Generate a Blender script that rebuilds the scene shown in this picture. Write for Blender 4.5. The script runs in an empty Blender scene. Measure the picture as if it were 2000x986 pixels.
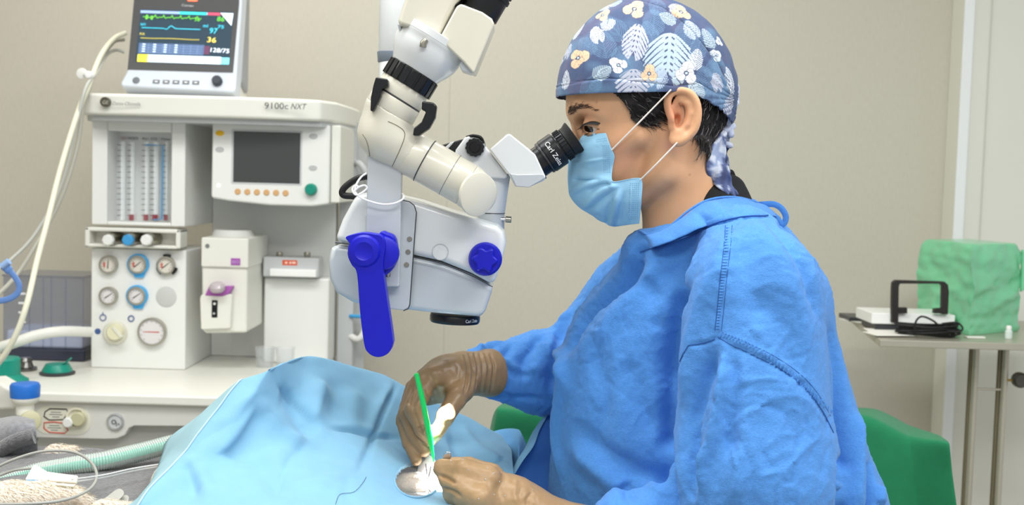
import bpy, math, random
import numpy as np
from mathutils import Vector, Matrix, noise
from mathutils.bvhtree import BVHTree
R = math.radians
random.seed(7)
rng = np.random.default_rng(7)
scene = bpy.context.scene
col = scene.collection
# ------------------------------------------------------------------ camera
F = 2200.0
CAM = Vector((0.0, 0.0, 1.2))
ROT = Matrix.Rotation(R(90 - 3.6), 3, 'X') @ Matrix.Rotation(R(1.6), 3, 'Z')
cd = bpy.data.cameras.new('camera')
cam = bpy.data.objects.new('camera', cd); col.objects.link(cam)
cam.matrix_world = Matrix.Translation(CAM) @ ROT.to_4x4()
cd.sensor_width = 36.0; cd.lens = F / 2000 * 36
cd.clip_start = 0.02; cd.clip_end = 50
cd.dof.use_dof = True; cd.dof.focus_distance = 1.42; cd.dof.aperture_fstop = 7.5
scene.camera = cam
# ------------------------------------------------------------------ world, lamps, exposure
w = bpy.data.worlds.new('world'); scene.world = w; w.use_nodes = True
w.node_tree.nodes['Background'].inputs[0].default_value = (0.98, 0.985, 1.0, 1)
w.node_tree.nodes['Background'].inputs[1].default_value = 0.42
def area(name, loc, rot, sx, sy, power, colr=(1, 1, 1)):
    l = bpy.data.lights.new(name, 'AREA'); l.shape = 'RECTANGLE'; l.size = sx; l.size_y = sy
    l.energy = power; l.color = colr
    o = bpy.data.objects.new(name, l); col.objects.link(o); o.location = loc; o.rotation_euler = [R(a) for a in rot]
    return o
area('ceiling_panel_lamp', (-0.35, 1.25, 2.62), (0, 0, 0), 1.1, 0.5, 19, (0.97, 1.0, 1.0))
area('ceiling_panel_lamp', (-1.5, 1.0, 2.62), (0, 0, 0), 1.2, 0.6, 11, (1.0, 0.98, 0.92))
area('ceiling_panel_lamp', (1.2, 0.6, 2.62), (0, 0, 0), 1.0, 0.5, 22, (0.98, 1.0, 1.0))
area('ceiling_panel_lamp', (0.2, -0.5, 2.62), (0, 0, 0), 1.6, 0.5, 26, (1.0, 0.99, 0.96))
area('ceiling_panel_lamp', (-0.5, 2.75, 2.62), (0, 0, 0), 1.6, 0.5, 10, (1.0, 0.98, 0.92))
scene.view_settings.view_transform = 'Standard'; scene.view_settings.look = 'None'
scene.view_settings.exposure = 0.5; scene.view_settings.gamma = 1
scene.view_settings.use_curve_mapping = False
# ------------------------------------------------------------------ picture <-> room helpers
def ray(px, py):
    return (ROT @ Vector(((px - 1000) / F, -(py - 493) / F, -1))).normalized()
def at(px, py, Y):
    d = ray(px, py); return CAM + d * (Y / d.y)
def m_at(px, Y):            # a length of px pixels at depth Y, in metres
    return px * Y / F
RI = ROT.transposed()
def to_px(v):               # numpy (N,3) -> (N,2) pixel positions, used only to find places on a surface
    p = (np.asarray(v, dtype=np.float64) - np.array(CAM)) @ np.array(ROT)
    return np.stack([1000 + F * p[:, 0] / -p[:, 2], 493 - F * p[:, 1] / -p[:, 2]], 1)
class Plane:
    def __init__(s, o, n=(0, -1, 0), up=(0, 0, 1)):
        s.o = Vector(o); s.n = Vector(n).normalized()
        s.u = Vector(up).cross(s.n).normalized(); s.v = s.n.cross(s.u)
    def hit(s, px, py, off=0.0):
        d = ray(px, py); o = s.o + s.n * off
        return CAM + d * ((o - CAM).dot(s.n) / d.dot(s.n))
    def loc(s, a, b, c=0.0):
        return s.o + s.u * a + s.v * b + s.n * c
def front(px, py, Y): return Plane(at(px, py, Y))
# ------------------------------------------------------------------ mesh builder
class MB:
    def __init__(s): s.v = []; s.f = []; s.mi = []; s.m = 0
    def add(s, vs, fs, m=None):
        k = len(s.v); s.v += [Vector(a) for a in vs]
        s.f += [tuple(i + k for i in f) for f in fs]; s.mi += [s.m if m is None else m] * len(fs)
    def box(s, a, b, m=None):
        x0, y0, z0 = a; x1, y1, z1 = b
        s.add([(x0,y0,z0),(x1,y0,z0),(x1,y1,z0),(x0,y1,z0),(x0,y0,z1),(x1,y0,z1),(x1,y1,z1),(x0,y1,z1)],
              [(0,3,2,1),(4,5,6,7),(0,1,5,4),(1,2,6,5),(2,3,7,6),(3,0,4,7)], m)
        return s
    def poly(s, pts, ext, m=None):      # closed prism: face pts, pushed along ext
        n = len(pts); ext = Vector(ext)
        pts = [Vector(p) for p in pts]
        nr = Vector((0, 0, 0))
        for i in range(n): nr += pts[i].cross(pts[(i + 1) % n])
        if nr.dot(ext) > 0: pts = pts[::-1]
        s.add(pts + [p + ext for p in pts], [tuple(range(n)), tuple(range(2 * n - 1, n - 1, -1))] +
              [(i, i + n, (i + 1) % n + n, (i + 1) % n) for i in range(n)], m)
        return s
    def lathe(s, o, ax, prof, n=32, m=None, cap=True):
        o = Vector(o); ax = Vector(ax).normalized()
        t = Vector((0, 0, 1)) if abs(ax.z) < .9 else Vector((1, 0, 0))
        u = ax.cross(t).normalized(); v = ax.cross(u)
        vs = []; fs = []
        for (r, h) in prof:
            for i in range(n):
                a = 2 * math.pi * i / n; vs.append(o + ax * h + (u * math.cos(a) + v * math.sin(a)) * r)
        for j in range(len(prof) - 1):
            for i in range(n):
                fs.append((j * n + i, j * n + (i + 1) % n, (j + 1) * n + (i + 1) % n, (j + 1) * n + i))
        if cap:
            fs.append(tuple(range(n - 1, -1, -1))); fs.append(tuple((len(prof) - 1) * n + i for i in range(n)))
        s.add(vs, fs, m); return s
    def cyl(s, a, b, r0, r1=None, n=28, m=None, bev=0.0):
        a = Vector(a); b = Vector(b); r1 = r0 if r1 is None else r1; L = (b - a).length
        pr = [(r0, 0), (r1, L)] if bev <= 0 else [(r0 - bev, 0), (r0 - bev * .3, bev * .3), (r0, bev), (r1, L - bev), (r1 - bev * .3, L - bev * .3), (r1 - bev, L)]
        return s.lathe(a, b - a, pr, n, m)
    def tube(s, pts, r, n=10, m=None, flat=None, close=False):
        pts = [Vector(p) for p in pts]; k = len(pts)
        rs = r if isinstance(r, (list, tuple)) else [r] * k
        vs = []; fs = []; prev = None
        for i, p in enumerate(pts):
            if close: t = pts[(i + 1) % k] - pts[i - 1]
            else: t = pts[min(i + 1, k - 1)] - pts[max(i - 1, 0)]
            t.normalize()
            if prev is None:
                prev = t.orthogonal().normalized()
                if flat is not None:
                    prev = (Vector(flat) - t * Vector(flat).dot(t)).normalized()
            u = prev - t * prev.dot(t)
            u = u.normalized() if u.length > 1e-6 else t.orthogonal().normalized()
            v = t.cross(u); prev = u
            fl = 1.0 if flat is None else 0.28
            for j in range(n):
                a = 2 * math.pi * j / n; vs.append(p + (u * math.cos(a) * fl + v * math.sin(a)) * rs[i])
        K = k if close else k - 1
        for i in range(K):
            for j in range(n):
                i2 = (i + 1) % k
                fs.append((i * n + j, i * n + (j + 1) % n, i2 * n + (j + 1) % n, i2 * n + j))
        if not close:
            fs.append(tuple(range(n - 1, -1, -1))); fs.append(tuple((k - 1) * n + j for j in range(n)))
        s.add(vs, fs, m); return s
    def sphere(s, o, r, n=24, k=14, m=None, M=None):
        o = Vector(o); r = Vector(r) if not isinstance(r, (int, float)) else Vector((r, r, r))
        vs = []; fs = []
        for j in range(k + 1):
            th = math.pi * j / k
            for i in range(n):
                a = 2 * math.pi * i / n
                q = Vector((r.x * math.sin(th) * math.cos(a), r.y * math.sin(th) * math.sin(a), r.z * math.cos(th)))
                vs.append(o + (M @ q if M else q))
        for j in range(k):
            for i in range(n):
                fs.append((j * n + i, (j + 1) * n + i, (j + 1) * n + (i + 1) % n, j * n + (i + 1) % n))
        s.add(vs, fs, m); return s
    def grid(s, P, m=None, flip=False):     # P: rows of points
        h = len(P); w_ = len(P[0]); vs = [q for r_ in P for q in r_]; fs = []
        for j in range(h - 1):
            for i in range(w_ - 1):
                q = (j * w_ + i, j * w_ + i + 1, (j + 1) * w_ + i + 1, (j + 1) * w_ + i)
                fs.append(q[::-1] if flip else q)
        s.add(vs, fs, m); return s
    def build(s, name, mats, parent=None, bevel=0.0, seg=2, angle=35, smooth=True):
        me = bpy.data.meshes.new(name)
        me.from_pydata([tuple(v) for v in s.v], [], s.f)
        for mt in (mats if isinstance(mats, (list, tuple)) else [mats]): me.materials.append(mt)
        me.polygons.foreach_set('material_index', s.mi)
        if smooth:
            me.polygons.foreach_set('use_smooth', [True] * len(me.polygons))
            me.set_sharp_from_angle(angle=R(angle))
        me.update()
        o = bpy.data.objects.new(name, me); col.objects.link(o)
        if bevel > 0:
            b = o.modifiers.new('bevel', 'BEVEL'); b.width = bevel; b.segments = seg; b.limit_method = 'ANGLE'; b.angle_limit = R(40)
            b.harden_normals = True
        put(o, parent); return o
def put(o, parent):
    if parent is not None:
        o.parent = parent
        o.matrix_parent_inverse = parent_inv(parent)
def parent_inv(p):
    m = Matrix.Translation(p.location) @ p.rotation_euler.to_matrix().to_4x4()
    if p.parent: m = parent_chain(p)
    return m.inverted()
def parent_chain(p):
    m = Matrix.Translation(p.location) @ p.rotation_euler.to_matrix().to_4x4()
    if p.parent: m = parent_chain(p.parent) @ p.matrix_parent_inverse @ m
    return m
def tag(o, label=None, cat=None, group=None, kind=None):
    if label: o['label'] = label
    if cat: o['category'] = cat
    if group: o['group'] = group
    if kind: o['kind'] = kind
    return o
def thing(name, label, cat, loc=(0, 0, 0), group=None):
    o = bpy.data.objects.new(name, None); o.empty_display_size = .05; col.objects.link(o); o.location = loc
    return tag(o, label, cat, group)
def struct(o): o['kind'] = 'structure'; return o
def np_obj(name, v, f, mats, parent=None, colors=None, smooth=True, quads=True, uv=None):
    me = bpy.data.meshes.new(name)
    v = np.asarray(v, dtype=np.float32); f = np.asarray(f, dtype=np.int32)
    k = f.shape[1]
    me.vertices.add(len(v)); me.vertices.foreach_set('co', v.ravel())
    me.loops.add(f.size); me.loops.foreach_set('vertex_index', f.ravel())
    me.polygons.add(len(f)); me.polygons.foreach_set('loop_start', np.arange(0, f.size, k, dtype=np.int32))
    me.polygons.foreach_set('loop_total', np.full(len(f), k, dtype=np.int32))
    me.update(calc_edges=True); me.validate()
    me.polygons.foreach_set('use_smooth', np.full(len(me.polygons), smooth))
    for mt in (mats if isinstance(mats, (list, tuple)) else [mats]): me.materials.append(mt)
    if colors is not None:
        a = me.color_attributes.new('tint', 'FLOAT_COLOR', 'POINT')
        c = np.ones((len(v), 4), dtype=np.float32); c[:, :3] = colors; a.data.foreach_set('color', c.ravel())
    o = bpy.data.objects.new(name, me); col.objects.link(o); put(o, parent); return o
# ------------------------------------------------------------------ outlines
def rr(pl, cx, cy, wpx, hpx, rpx=0, off=0.0, n=6):      # upright rounded rectangle on a plane, centred where pixel (cx,cy) lands
    c = pl.hit(cx, cy, off); s = (c - CAM).y / F
    return rrm(c, pl.u, pl.v, wpx * s, hpx * s, rpx * s, n)
def rrm(c, u, v, w_, h, r, n=6):
    out = []
    r = min(r, w_ / 2 - 1e-5, h / 2 - 1e-5)
    if r <= 0:
        return [c + u * (a * w_ / 2) + v * (b * h / 2) for a, b in ((-1, -1), (1, -1), (1, 1), (-1, 1))]
    for sx, sy, a0 in ((1, 1, 0), (-1, 1, 90), (-1, -1, 180), (1, -1, 270)):
        for i in range(n + 1):
            a = R(a0 + 90 * i / n)
            out.append(c + u * (sx * (w_ / 2 - r) + r * math.cos(a)) + v * (sy * (h / 2 - r) + r * math.sin(a)))
    return out
def hits(pl, pts, off=0.0): return [pl.hit(x, y, off) for x, y in pts]
def circ(c, u, v, r, n=32): return [c + u * (r * math.cos(2 * math.pi * i / n)) + v * (r * math.sin(2 * math.pi * i / n)) for i in range(n)]
def catmull(pts, n=8, close=False, ten=0.0):
    P = [np.array(p, dtype=float) for p in pts]; out = []
    K = len(P)
    for i in range(K if close else K - 1):
        if close: p0, p1, p2, p3 = P[i - 1], P[i], P[(i + 1) % K], P[(i + 2) % K]
        else:
            p1, p2 = P[i], P[i + 1]
            p0 = P[i - 1] if i > 0 else 2 * p1 - p2
            p3 = P[i + 2] if i + 2 < K else 2 * p2 - p1
        for k in range(n):
            t = k / n
            m1 = (p2 - p0) * .5 * (1 - ten); m2 = (p3 - p1) * .5 * (1 - ten)
            out.append((2 * t ** 3 - 3 * t * t + 1) * p1 + (t ** 3 - 2 * t * t + t) * m1 + (3 * t * t - 2 * t ** 3) * p2 + (t ** 3 - t * t) * m2)
    if not close: out.append(P[-1])
    return [tuple(float(c) for c in o) for o in out]
def patch(ctrl, nu, nv, ten=0.0):        # ctrl rows x cols of points -> dense rows x cols
    rows = [catmull(r_, nu, False, ten) for r_ in ctrl]
    cols = [catmull([rows[j][i] for j in range(len(rows))], nv, False, ten) for i in range(len(rows[0]))]
    return [[Vector(cols[i][j]) for i in range(len(cols))] for j in range(len(cols[0]))]
def path3(pts, n=8, close=False):     # (px,py,Y) pixel way-points -> smooth room points
    return [Vector(p) for p in catmull([at(*p) for p in pts], n, close)]
# ------------------------------------------------------------------ materials
def lin(c):
    if isinstance(c, str): c = tuple(int(c[i:i + 2], 16) for i in (0, 2, 4))
    return tuple(((x / 255) / 12.92 if x <= 10 else ((x / 255 + .055) / 1.055) ** 2.4) for x in c)
MATS = {}
def mat(name, c, rough=.5, metal=0., bump=0., bscale=200., var=0., vscale=20., trans=0., alpha=1., emit=0., coat=0., sss=0., spec=.5, sheen=0., attr=None, ior=1.45, stretch=None, detail=4., bump2=None, dist=0.001):
    if name in MATS: return MATS[name]
    m = bpy.data.materials.new(name); m.use_nodes = True; nt = m.node_tree; N = nt.nodes; L = nt.links
    b = N['Principled BSDF']; cl = lin(c)
    I = b.inputs
    I['Base Color'].default_value = (*cl, 1); I['Roughness'].default_value = rough; I['Metallic'].default_value = metal
    I['Transmission Weight'].default_value = trans; I['Alpha'].default_value = alpha; I['Coat Weight'].default_value = coat
    I['Coat Roughness'].default_value = .08
    I['Subsurface Weight'].default_value = sss; I['Specular IOR Level'].default_value = spec; I['IOR'].default_value = ior
    if sss: I['Subsurface Radius'].default_value = (.012, .005, .003); I['Subsurface Scale'].default_value = .6
    I['Sheen Weight'].default_value = sheen
    if emit: I['Emission Color'].default_value = (*cl, 1); I['Emission Strength'].default_value = emit
    tc = N.new('ShaderNodeTexCoord'); mp = N.new('ShaderNodeMapping'); L.new(tc.outputs['Object'], mp.inputs['Vector'])
    if stretch: mp.inputs['Scale'].default_value = stretch
    src = None
    if attr:
        at_ = N.new('ShaderNodeAttribute'); at_.attribute_name = attr; src = at_.outputs['Color']
    if var:
        nz = N.new('ShaderNodeTexNoise'); nz.inputs['Scale'].default_value = vscale; nz.inputs['Detail'].default_value = detail
        L.new(mp.outputs[0], nz.inputs['Vector'])
        hs = N.new('ShaderNodeMapRange'); hs.inputs[1].default_value = .25; hs.inputs[2].default_value = .75
        hs.inputs[3].default_value = 1 - var; hs.inputs[4].default_value = 1 + var
        L.new(nz.outputs[0], hs.inputs[0])
        mx = N.new('ShaderNodeMix'); mx.data_type = 'RGBA'; mx.blend_type = 'MULTIPLY'; mx.inputs[0].default_value = 1
        if src: L.new(src, mx.inputs[6])
        else: mx.inputs[6].default_value = (*cl, 1)
        L.new(hs.outputs[0], mx.inputs[7]); src = mx.outputs[2]
    if src: L.new(src, I['Base Color'])
    if bump:
        nz = N.new('ShaderNodeTexNoise'); nz.inputs['Scale'].default_value = bscale; nz.inputs['Detail'].default_value = 5
        L.new(mp.outputs[0], nz.inputs['Vector'])
        bp = N.new('ShaderNodeBump'); bp.inputs['Strength'].default_value = bump; bp.inputs['Distance'].default_value = dist
        L.new(nz.outputs[0], bp.inputs['Height'])
        if bump2:
            n2 = N.new('ShaderNodeTexNoise'); n2.inputs['Scale'].default_value = bump2[0]; n2.inputs['Detail'].default_value = 3; n2.inputs['Distortion'].default_value = 1.2
            L.new(mp.outputs[0], n2.inputs['Vector'])
            b2 = N.new('ShaderNodeBump'); b2.inputs['Strength'].default_value = bump2[1]; b2.inputs['Distance'].default_value = bump2[2]
            L.new(n2.outputs[0], b2.inputs['Height']); L.new(b2.outputs[0], bp.inputs['Normal'])
        L.new(bp.outputs[0], I['Normal'])
    MATS[name] = m; return m
WALLM = mat('woven wallpaper', (204, 199, 185), .85, bump=.25, bscale=350, var=.035, vscale=160, stretch=(1, 1, .35))
WHITEP = mat('white painted panel', (226, 226, 216), .45, var=.015, vscale=3)
MW = mat('machine white plastic', (236, 236, 232), .38, var=.012, vscale=6)
MW2 = mat('machine cream plastic', (232, 231, 222), .4, var=.015, vscale=8)
MG = mat('machine grey plastic', (200, 202, 203), .4, var=.02, vscale=8)
DG = mat('dark grey plastic', (58, 60, 64), .35, var=.05, vscale=60)
BLK = mat('black plastic', (18, 19, 22), .32, bump=.06, bscale=700)
BLKR = mat('black rubber', (16, 16, 18), .55, bump=.2, bscale=500)
SCW = mat('microscope enamel', (220, 223, 224), .24, coat=.35, var=.012, vscale=30)
SCC = mat('microscope cream enamel', (214, 210, 195), .28, coat=.3, var=.02, vscale=30)
SCG = mat('microscope grey enamel', (188, 194, 199), .28, coat=.3, var=.012, vscale=20)
BLUE = mat('blue silicone', (15, 17, 178), .38, spec=.45, bump=.05, bscale=300, var=.05, vscale=40)
STEEL = mat('brushed steel', (190, 190, 185), .28, metal=1., var=.06, vscale=60, stretch=(1, 1, .1))
CHROME = mat('polished steel', (215, 215, 218), .12, metal=1.)
KNURL = mat('nickel', (165, 162, 150), .3, metal=1.)
GLASS = mat('clear glass', (245, 250, 250), .03, trans=1., alpha=.35)
CLEARP = mat('clear plastic', (235, 240, 244), .08, trans=.7, alpha=.28)
TINK = mat('black print', (52, 52, 54), .6)
WPRINT = mat('white print', (236, 236, 238), .5)
TEAL = mat('teal plastic', (18, 142, 122), .35)
# ------------------------------------------------------------------ lettering
def text(s_, name, pl, px, py, off, hpx, m, parent, align='LEFT', rot=0.0, shear=0.0, width=None, space=1.0, depth=.0003, flipx=False):
    cu = bpy.data.curves.new(name, 'FONT'); cu.body = s_; cu.align_x = align; cu.extrude = .5; cu.shear = shear; cu.space_character = space
    cu.resolution_u = 3
    o = bpy.data.objects.new(name, cu); col.objects.link(o)
    dg = bpy.context.evaluated_depsgraph_get()
    me = bpy.data.meshes.new_from_object(o.evaluated_get(dg)); bpy.data.objects.remove(o)
    c = pl.hit(px, py, off); s = (c - CAM).y / F * hpx / .7
    u = pl.u * math.cos(rot) + pl.v * math.sin(rot); v = -pl.u * math.sin(rot) + pl.v * math.cos(rot)
    sx = 1.0
    xs = [q.co.x for q in me.vertices] or [0, 1]
    if width: sx = (width * (c - CAM).y / F) / ((max(xs) - min(xs)) * s)
    for q in me.vertices:
        x, y, z = q.co; q.co = c + u * (x * s * sx) + v * (y * s) + pl.n * (depth if z > 0 else 0)
    me.materials.clear(); me.materials.append(m)
    o = bpy.data.objects.new(name, me); col.objects.link(o); put(o, parent); return o
# ------------------------------------------------------------------ distance-field modelling of soft shapes
def sm(a, b, k):
    h = np.maximum(k - np.abs(a - b), 0) / k; return np.minimum(a, b) - h * h * k * .25
def smax(a, b, k): return -sm(-a, -b, k)
def d_cone(P, a, b, ra, rb):
    a = np.array(a, dtype=np.float32); b = np.array(b, dtype=np.float32); ab = b - a
    t = np.clip(((P - a) @ ab) / max(float(ab @ ab), 1e-9), 0, 1)
    q = P - a - t[:, None] * ab
    return np.sqrt((q * q).sum(1)) - (ra + (rb - ra) * t)
def d_ell(P, c, r, M=None):
    q = P - np.array(c, dtype=np.float32)
    if M is not None: q = q @ np.array(M, dtype=np.float32)
    r = np.array(r, dtype=np.float32)
    k0 = np.sqrt(((q / r) ** 2).sum(1)); k1 = np.sqrt(((q / (r * r)) ** 2).sum(1)) + 1e-9
    return k0 * (k0 - 1) / k1
def surf(fn, lo, hi, h):
    lo = np.array(lo, dtype=np.float32); n = np.ceil((np.array(hi) - lo) / h).astype(int) + 1
    B = 8; nb = -(-n // B); n = nb * B
    g = [(np.arange(nb[i], dtype=np.float32) * B + (B - 1) / 2) * h + lo[i] for i in range(3)]
    C = np.stack(np.meshgrid(*g, indexing='ij'), -1).reshape(-1, 3)
    dc = fn(C)
    act = np.abs(dc) < B * h * .87 * 1.35 + h * 2
    V = np.repeat(np.repeat(np.repeat(np.where(act, 0, np.sign(dc)).astype(np.float32).reshape(nb), B, 0), B, 1), B, 2) * 1.0
    idx = np.argwhere(act.reshape(nb))
    off = np.stack(np.meshgrid(*([np.arange(B)] * 3), indexing='ij'), -1).reshape(-1, 3)
    for s in range(0, len(idx), 1500):
        ii = (idx[s:s + 1500, None, :] * B + off[None]).reshape(-1, 3)
        V[ii[:, 0], ii[:, 1], ii[:, 2]] = fn(ii.astype(np.float32) * h + lo)
    V[0] = V[-1] = 1; V[:, 0] = V[:, -1] = 1; V[:, :, 0] = V[:, :, -1] = 1
    S = V < 0
    cs = np.zeros(tuple(n - 1), dtype=np.int8)
    for dx in (0, 1):
        for dy in (0, 1):
            for dz in (0, 1):
                cs += S[dx:n[0] - 1 + dx, dy:n[1] - 1 + dy, dz:n[2] - 1 + dz]
    cell = (cs > 0) & (cs < 8)
    ci = np.argwhere(cell); ID = np.full(cell.shape, -1, dtype=np.int32); ID[cell] = np.arange(len(ci))
    acc = np.zeros((len(ci), 3), dtype=np.float32); cnt = np.zeros(len(ci), dtype=np.float32)
    cor = [(0,0,0),(1,0,0),(0,1,0),(1,1,0),(0,0,1),(1,0,1),(0,1,1),(1,1,1)]
    vals = [V[ci[:, 0] + a, ci[:, 1] + b, ci[:, 2] + c] for a, b, c in cor]
    for i in range(8):
        for j in range(i + 1, 8):
            if sum(abs(cor[i][k] - cor[j][k]) for k in range(3)) != 1: continue
            m_ = (vals[i] < 0) != (vals[j] < 0)
            t = vals[i] / (vals[i] - vals[j] + 1e-12)
            p = np.array(cor[i], dtype=np.float32) + t[:, None] * (np.array(cor[j]) - np.array(cor[i]))
            acc[m_] += p[m_]; cnt[m_] += 1
    v = (ci + acc / cnt[:, None]) * h + lo
    fs = []
    for ax in range(3):
        a, b = [k for k in range(3) if k != ax]
        sl0 = [slice(None)] * 3; sl1 = [slice(None)] * 3; sl0[ax] = slice(0, -1); sl1[ax] = slice(1, None)
        e = np.argwhere(S[tuple(sl0)] != S[tuple(sl1)])
        e = e[(e[:, a] > 0) & (e[:, b] > 0) & (e[:, a] < n[a] - 1) & (e[:, b] < n[b] - 1)]
        q = []
        for da, db in ((1, 1), (0, 1), (0, 0), (1, 0)):
            k = e.copy(); k[:, a] -= da; k[:, b] -= db
            q.append(ID[k[:, 0], k[:, 1], k[:, 2]])
        q = np.stack(q, 1); inside = S[e[:, 0], e[:, 1], e[:, 2]]
        if ax == 1: inside = ~inside
        q[~inside] = q[~inside][:, ::-1]
        fs.append(q)
    f = np.concatenate(fs); f = f[(f >= 0).all(1)]
    return v.astype(np.float32), f
def relax(v, f, it=1, lam=.5):
    e = np.concatenate([f[:, [0, 1]], f[:, [1, 2]], f[:, [2, 3]], f[:, [3, 0]]])
    for _ in range(it):
        s = np.zeros_like(v); c = np.zeros(len(v), dtype=np.float32)
        for k in range(3):
            s[:, k] = np.bincount(e[:, 0], v[e[:, 1], k], len(v)) + np.bincount(e[:, 1], v[e[:, 0], k], len(v))
        c = np.bincount(e[:, 0], minlength=len(v)) + np.bincount(e[:, 1], minlength=len(v))
        v = v + lam * (s / np.maximum(c, 1)[:, None] - v)
    return v.astype(np.float32)
def vnormals(v, f):
    a, b, c, d = v[f[:, 0]], v[f[:, 1]], v[f[:, 2]], v[f[:, 3]]
    fn = np.cross(c - a, d - b); n = np.zeros_like(v)
    for i in range(4):
        for k in range(3): n[:, k] += np.bincount(f[:, i], fn[:, k], len(v))
    return n / (np.linalg.norm(n, axis=1)[:, None] + 1e-12)
def bvh(v, f): return BVHTree.FromPolygons([Vector(p) for p in v.tolist()], f.tolist())
def onto(tree, px, py, lift=0.0, d0=0.0):
    d = ray(px, py); h = tree.ray_cast(CAM + d * d0, d)
    if h[0] is None: return None
    return h[0] + h[1] * lift if h[1].dot(d) < 0 else h[0] - h[1] * lift
def polydist(v, pts):       # distance to a polyline and place along it
    best = np.full(len(v), 9., dtype=np.float32); tt = np.zeros(len(v), dtype=np.float32); L = 0
    pts = [np.array(p, dtype=np.float32) for p in pts]
    tot = sum(np.linalg.norm(pts[i + 1] - pts[i]) for i in range(len(pts) - 1)) + 1e-9
    lo = np.min(pts, 0) - .12; hi = np.max(pts, 0) + .12
    sel = np.where(((v > lo) & (v < hi)).all(1))[0]; P = v[sel]
    bb = best[sel]; t2 = tt[sel]
    for i in range(len(pts) - 1):
        ab = pts[i + 1] - pts[i]; l2 = float(ab @ ab)
        if l2 < 1e-12: continue
        t = np.clip(((P - pts[i]) @ ab) / l2, 0, 1)
        d = np.linalg.norm(P - pts[i] - t[:, None] * ab, axis=1)
        m_ = d < bb; bb[m_] = d[m_]; t2[m_] = (L + t[m_] * math.sqrt(l2)) / tot
        L += math.sqrt(l2)
    best[sel] = bb; tt[sel] = t2
    return best, tt
def folds(v, f, tree, lst, taper=True, sharp=False):      # lst of (pixel polyline, width m, height m); pushed along the surface normals
    N = vnormals(v, f); disp = np.zeros(len(v), dtype=np.float32)
    for pts, w_, a in lst:
        q = []
        P = catmull([(x, y) for x, y in pts], 5) if len(pts) > 2 else [tuple(np.array(pts[0]) + (np.array(pts[1]) - np.array(pts[0])) * t / 6) for t in range(7)]
        for x, y in P:
            h = onto(tree, x, y)
            if h is not None: q.append(tuple(h))
        if len(q) < 2: continue
        d, t = polydist(v, q)
        e = np.exp(-np.abs(d / w_) ** (1.15 if sharp else 2))
        if taper: e *= np.clip(np.minimum(t, 1 - t) * 5 + .12, 0, 1)
        disp += a * e
    return v + N * disp[:, None]
def np_noise(v, scale, seed=0, octs=2):
    rr_ = np.random.default_rng(seed); out = np.zeros(len(v)); amp = 1.; G = 32
    for o in range(octs):
        T = rr_.random((G, G, G)).astype(np.float32) * 2 - 1
        p = v * scale * (2 ** o) + seed * 7.3; i = np.floor(p).astype(int); fr = p - i; fr = fr * fr * (3 - 2 * fr)
        r_ = 0
        for a in (0, 1):
            for b in (0, 1):
                for c in (0, 1):
                    w_ = (fr[:, 0] if a else 1 - fr[:, 0]) * (fr[:, 1] if b else 1 - fr[:, 1]) * (fr[:, 2] if c else 1 - fr[:, 2])
                    r_ = r_ + w_ * T[(i[:, 0] + a) % G, (i[:, 1] + b) % G, (i[:, 2] + c) % G]
        out += amp * r_; amp *= .5
    return out.astype(np.float32)
# ------------------------------------------------------------------ room
YB = 3.35
b = MB().box((-3.2, -1.2, -.06), (2.6, YB + .4, 0)).build('floor', mat('grey vinyl floor', (178, 176, 168), .35, var=.05, vscale=8)); struct(b)
b = MB().box((-3.2, -1.2, 2.66), (2.6, YB + .4, 2.72)).build('ceiling', mat('ceiling paint', (240, 240, 236), .8, var=.02, vscale=2)); struct(b)
xr = at(1846, 300, YB).x
b = MB().box((-3.2, YB + .012, 0), (2.6, YB + .1, 2.66)).build('wall_back', mat('wall core', (190, 188, 178), .8, var=.02, vscale=4)); struct(b)
seam = at(872, 450, YB).x
xs = [-3.2, seam - 1.9, seam, xr]
xs = [x for x in xs if x <= xr]
for i in range(len(xs) - 1):
    MB().box((xs[i] + .00025, YB, .1), (xs[i + 1] - .00025, YB + .012, 2.66)).build('wall_panel', WALLM, b)
s = MB().box((-3.2, YB - .012, 0), (xr, YB, .1)).build('baseboard_back', mat('grey vinyl skirting', (120, 120, 116), .5, var=.02, vscale=5)); struct(s)
s = MB().box((xr, YB - .09, 0), (2.6, YB + .012, 2.66)).build('wall_right', WHITEP, bevel=.004); struct(s)
s = MB().box((xr - .001, YB - .095, 0), (xr + .028, YB - .09, 2.66)).build('trim_1', mat('bright white trim', (240, 243, 243), .35, var=.01, vscale=5), bevel=.001); struct(s)
s = MB().box((xr + .075, YB - .0925, 0), (xr + .079, YB - .09, 2.66)).build('trim_2', mat('pale grey joint', (205, 205, 196), .6, var=.01, vscale=5)); struct(s)
s = MB().box((-3.26, -1.2, 0), (-3.2, YB + .4, 2.66)).build('wall_left', WALLM); struct(s)
# ------------------------------------------------------------------ anaesthesia machine
MY = 2.72
mc = thing('anesthesia_machine', 'large white anaesthesia workstation with gauges, flow tubes, a dark display and overhead shelf', 'medical machine', (at(420, 700, 2.9).x, 2.75, 0))
zt = at(300, 772, 2.40).z            # worktop surface
p = Plane(at(300, 690, MY))
def X(px, Y): return at(px, 450, Y).x
xl = X(178, MY); x2 = X(364, MY); xb = X(655, 2.95); yb = 3.0
wx0 = -1.32; wx1 = X(655, 2.95) + .0
# lower cabinet
m = MB(); m.box((wx0 + .1, 2.47, .1), (wx1 - .02, yb, zt - .12))
m.build('cabinet', MG, mc, bevel=.006)
for x in (wx0 + .2, wx1 - .12):
    for y in (2.58, yb - .12):
        m = MB(); m.cyl((x - .015, y, .05), (x + .015, y, .05), .05, n=24, bev=.006); m.cyl((x, y, .06), (x, y, .1), .012)
        m.build('caster', BLKR, mc)
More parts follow.
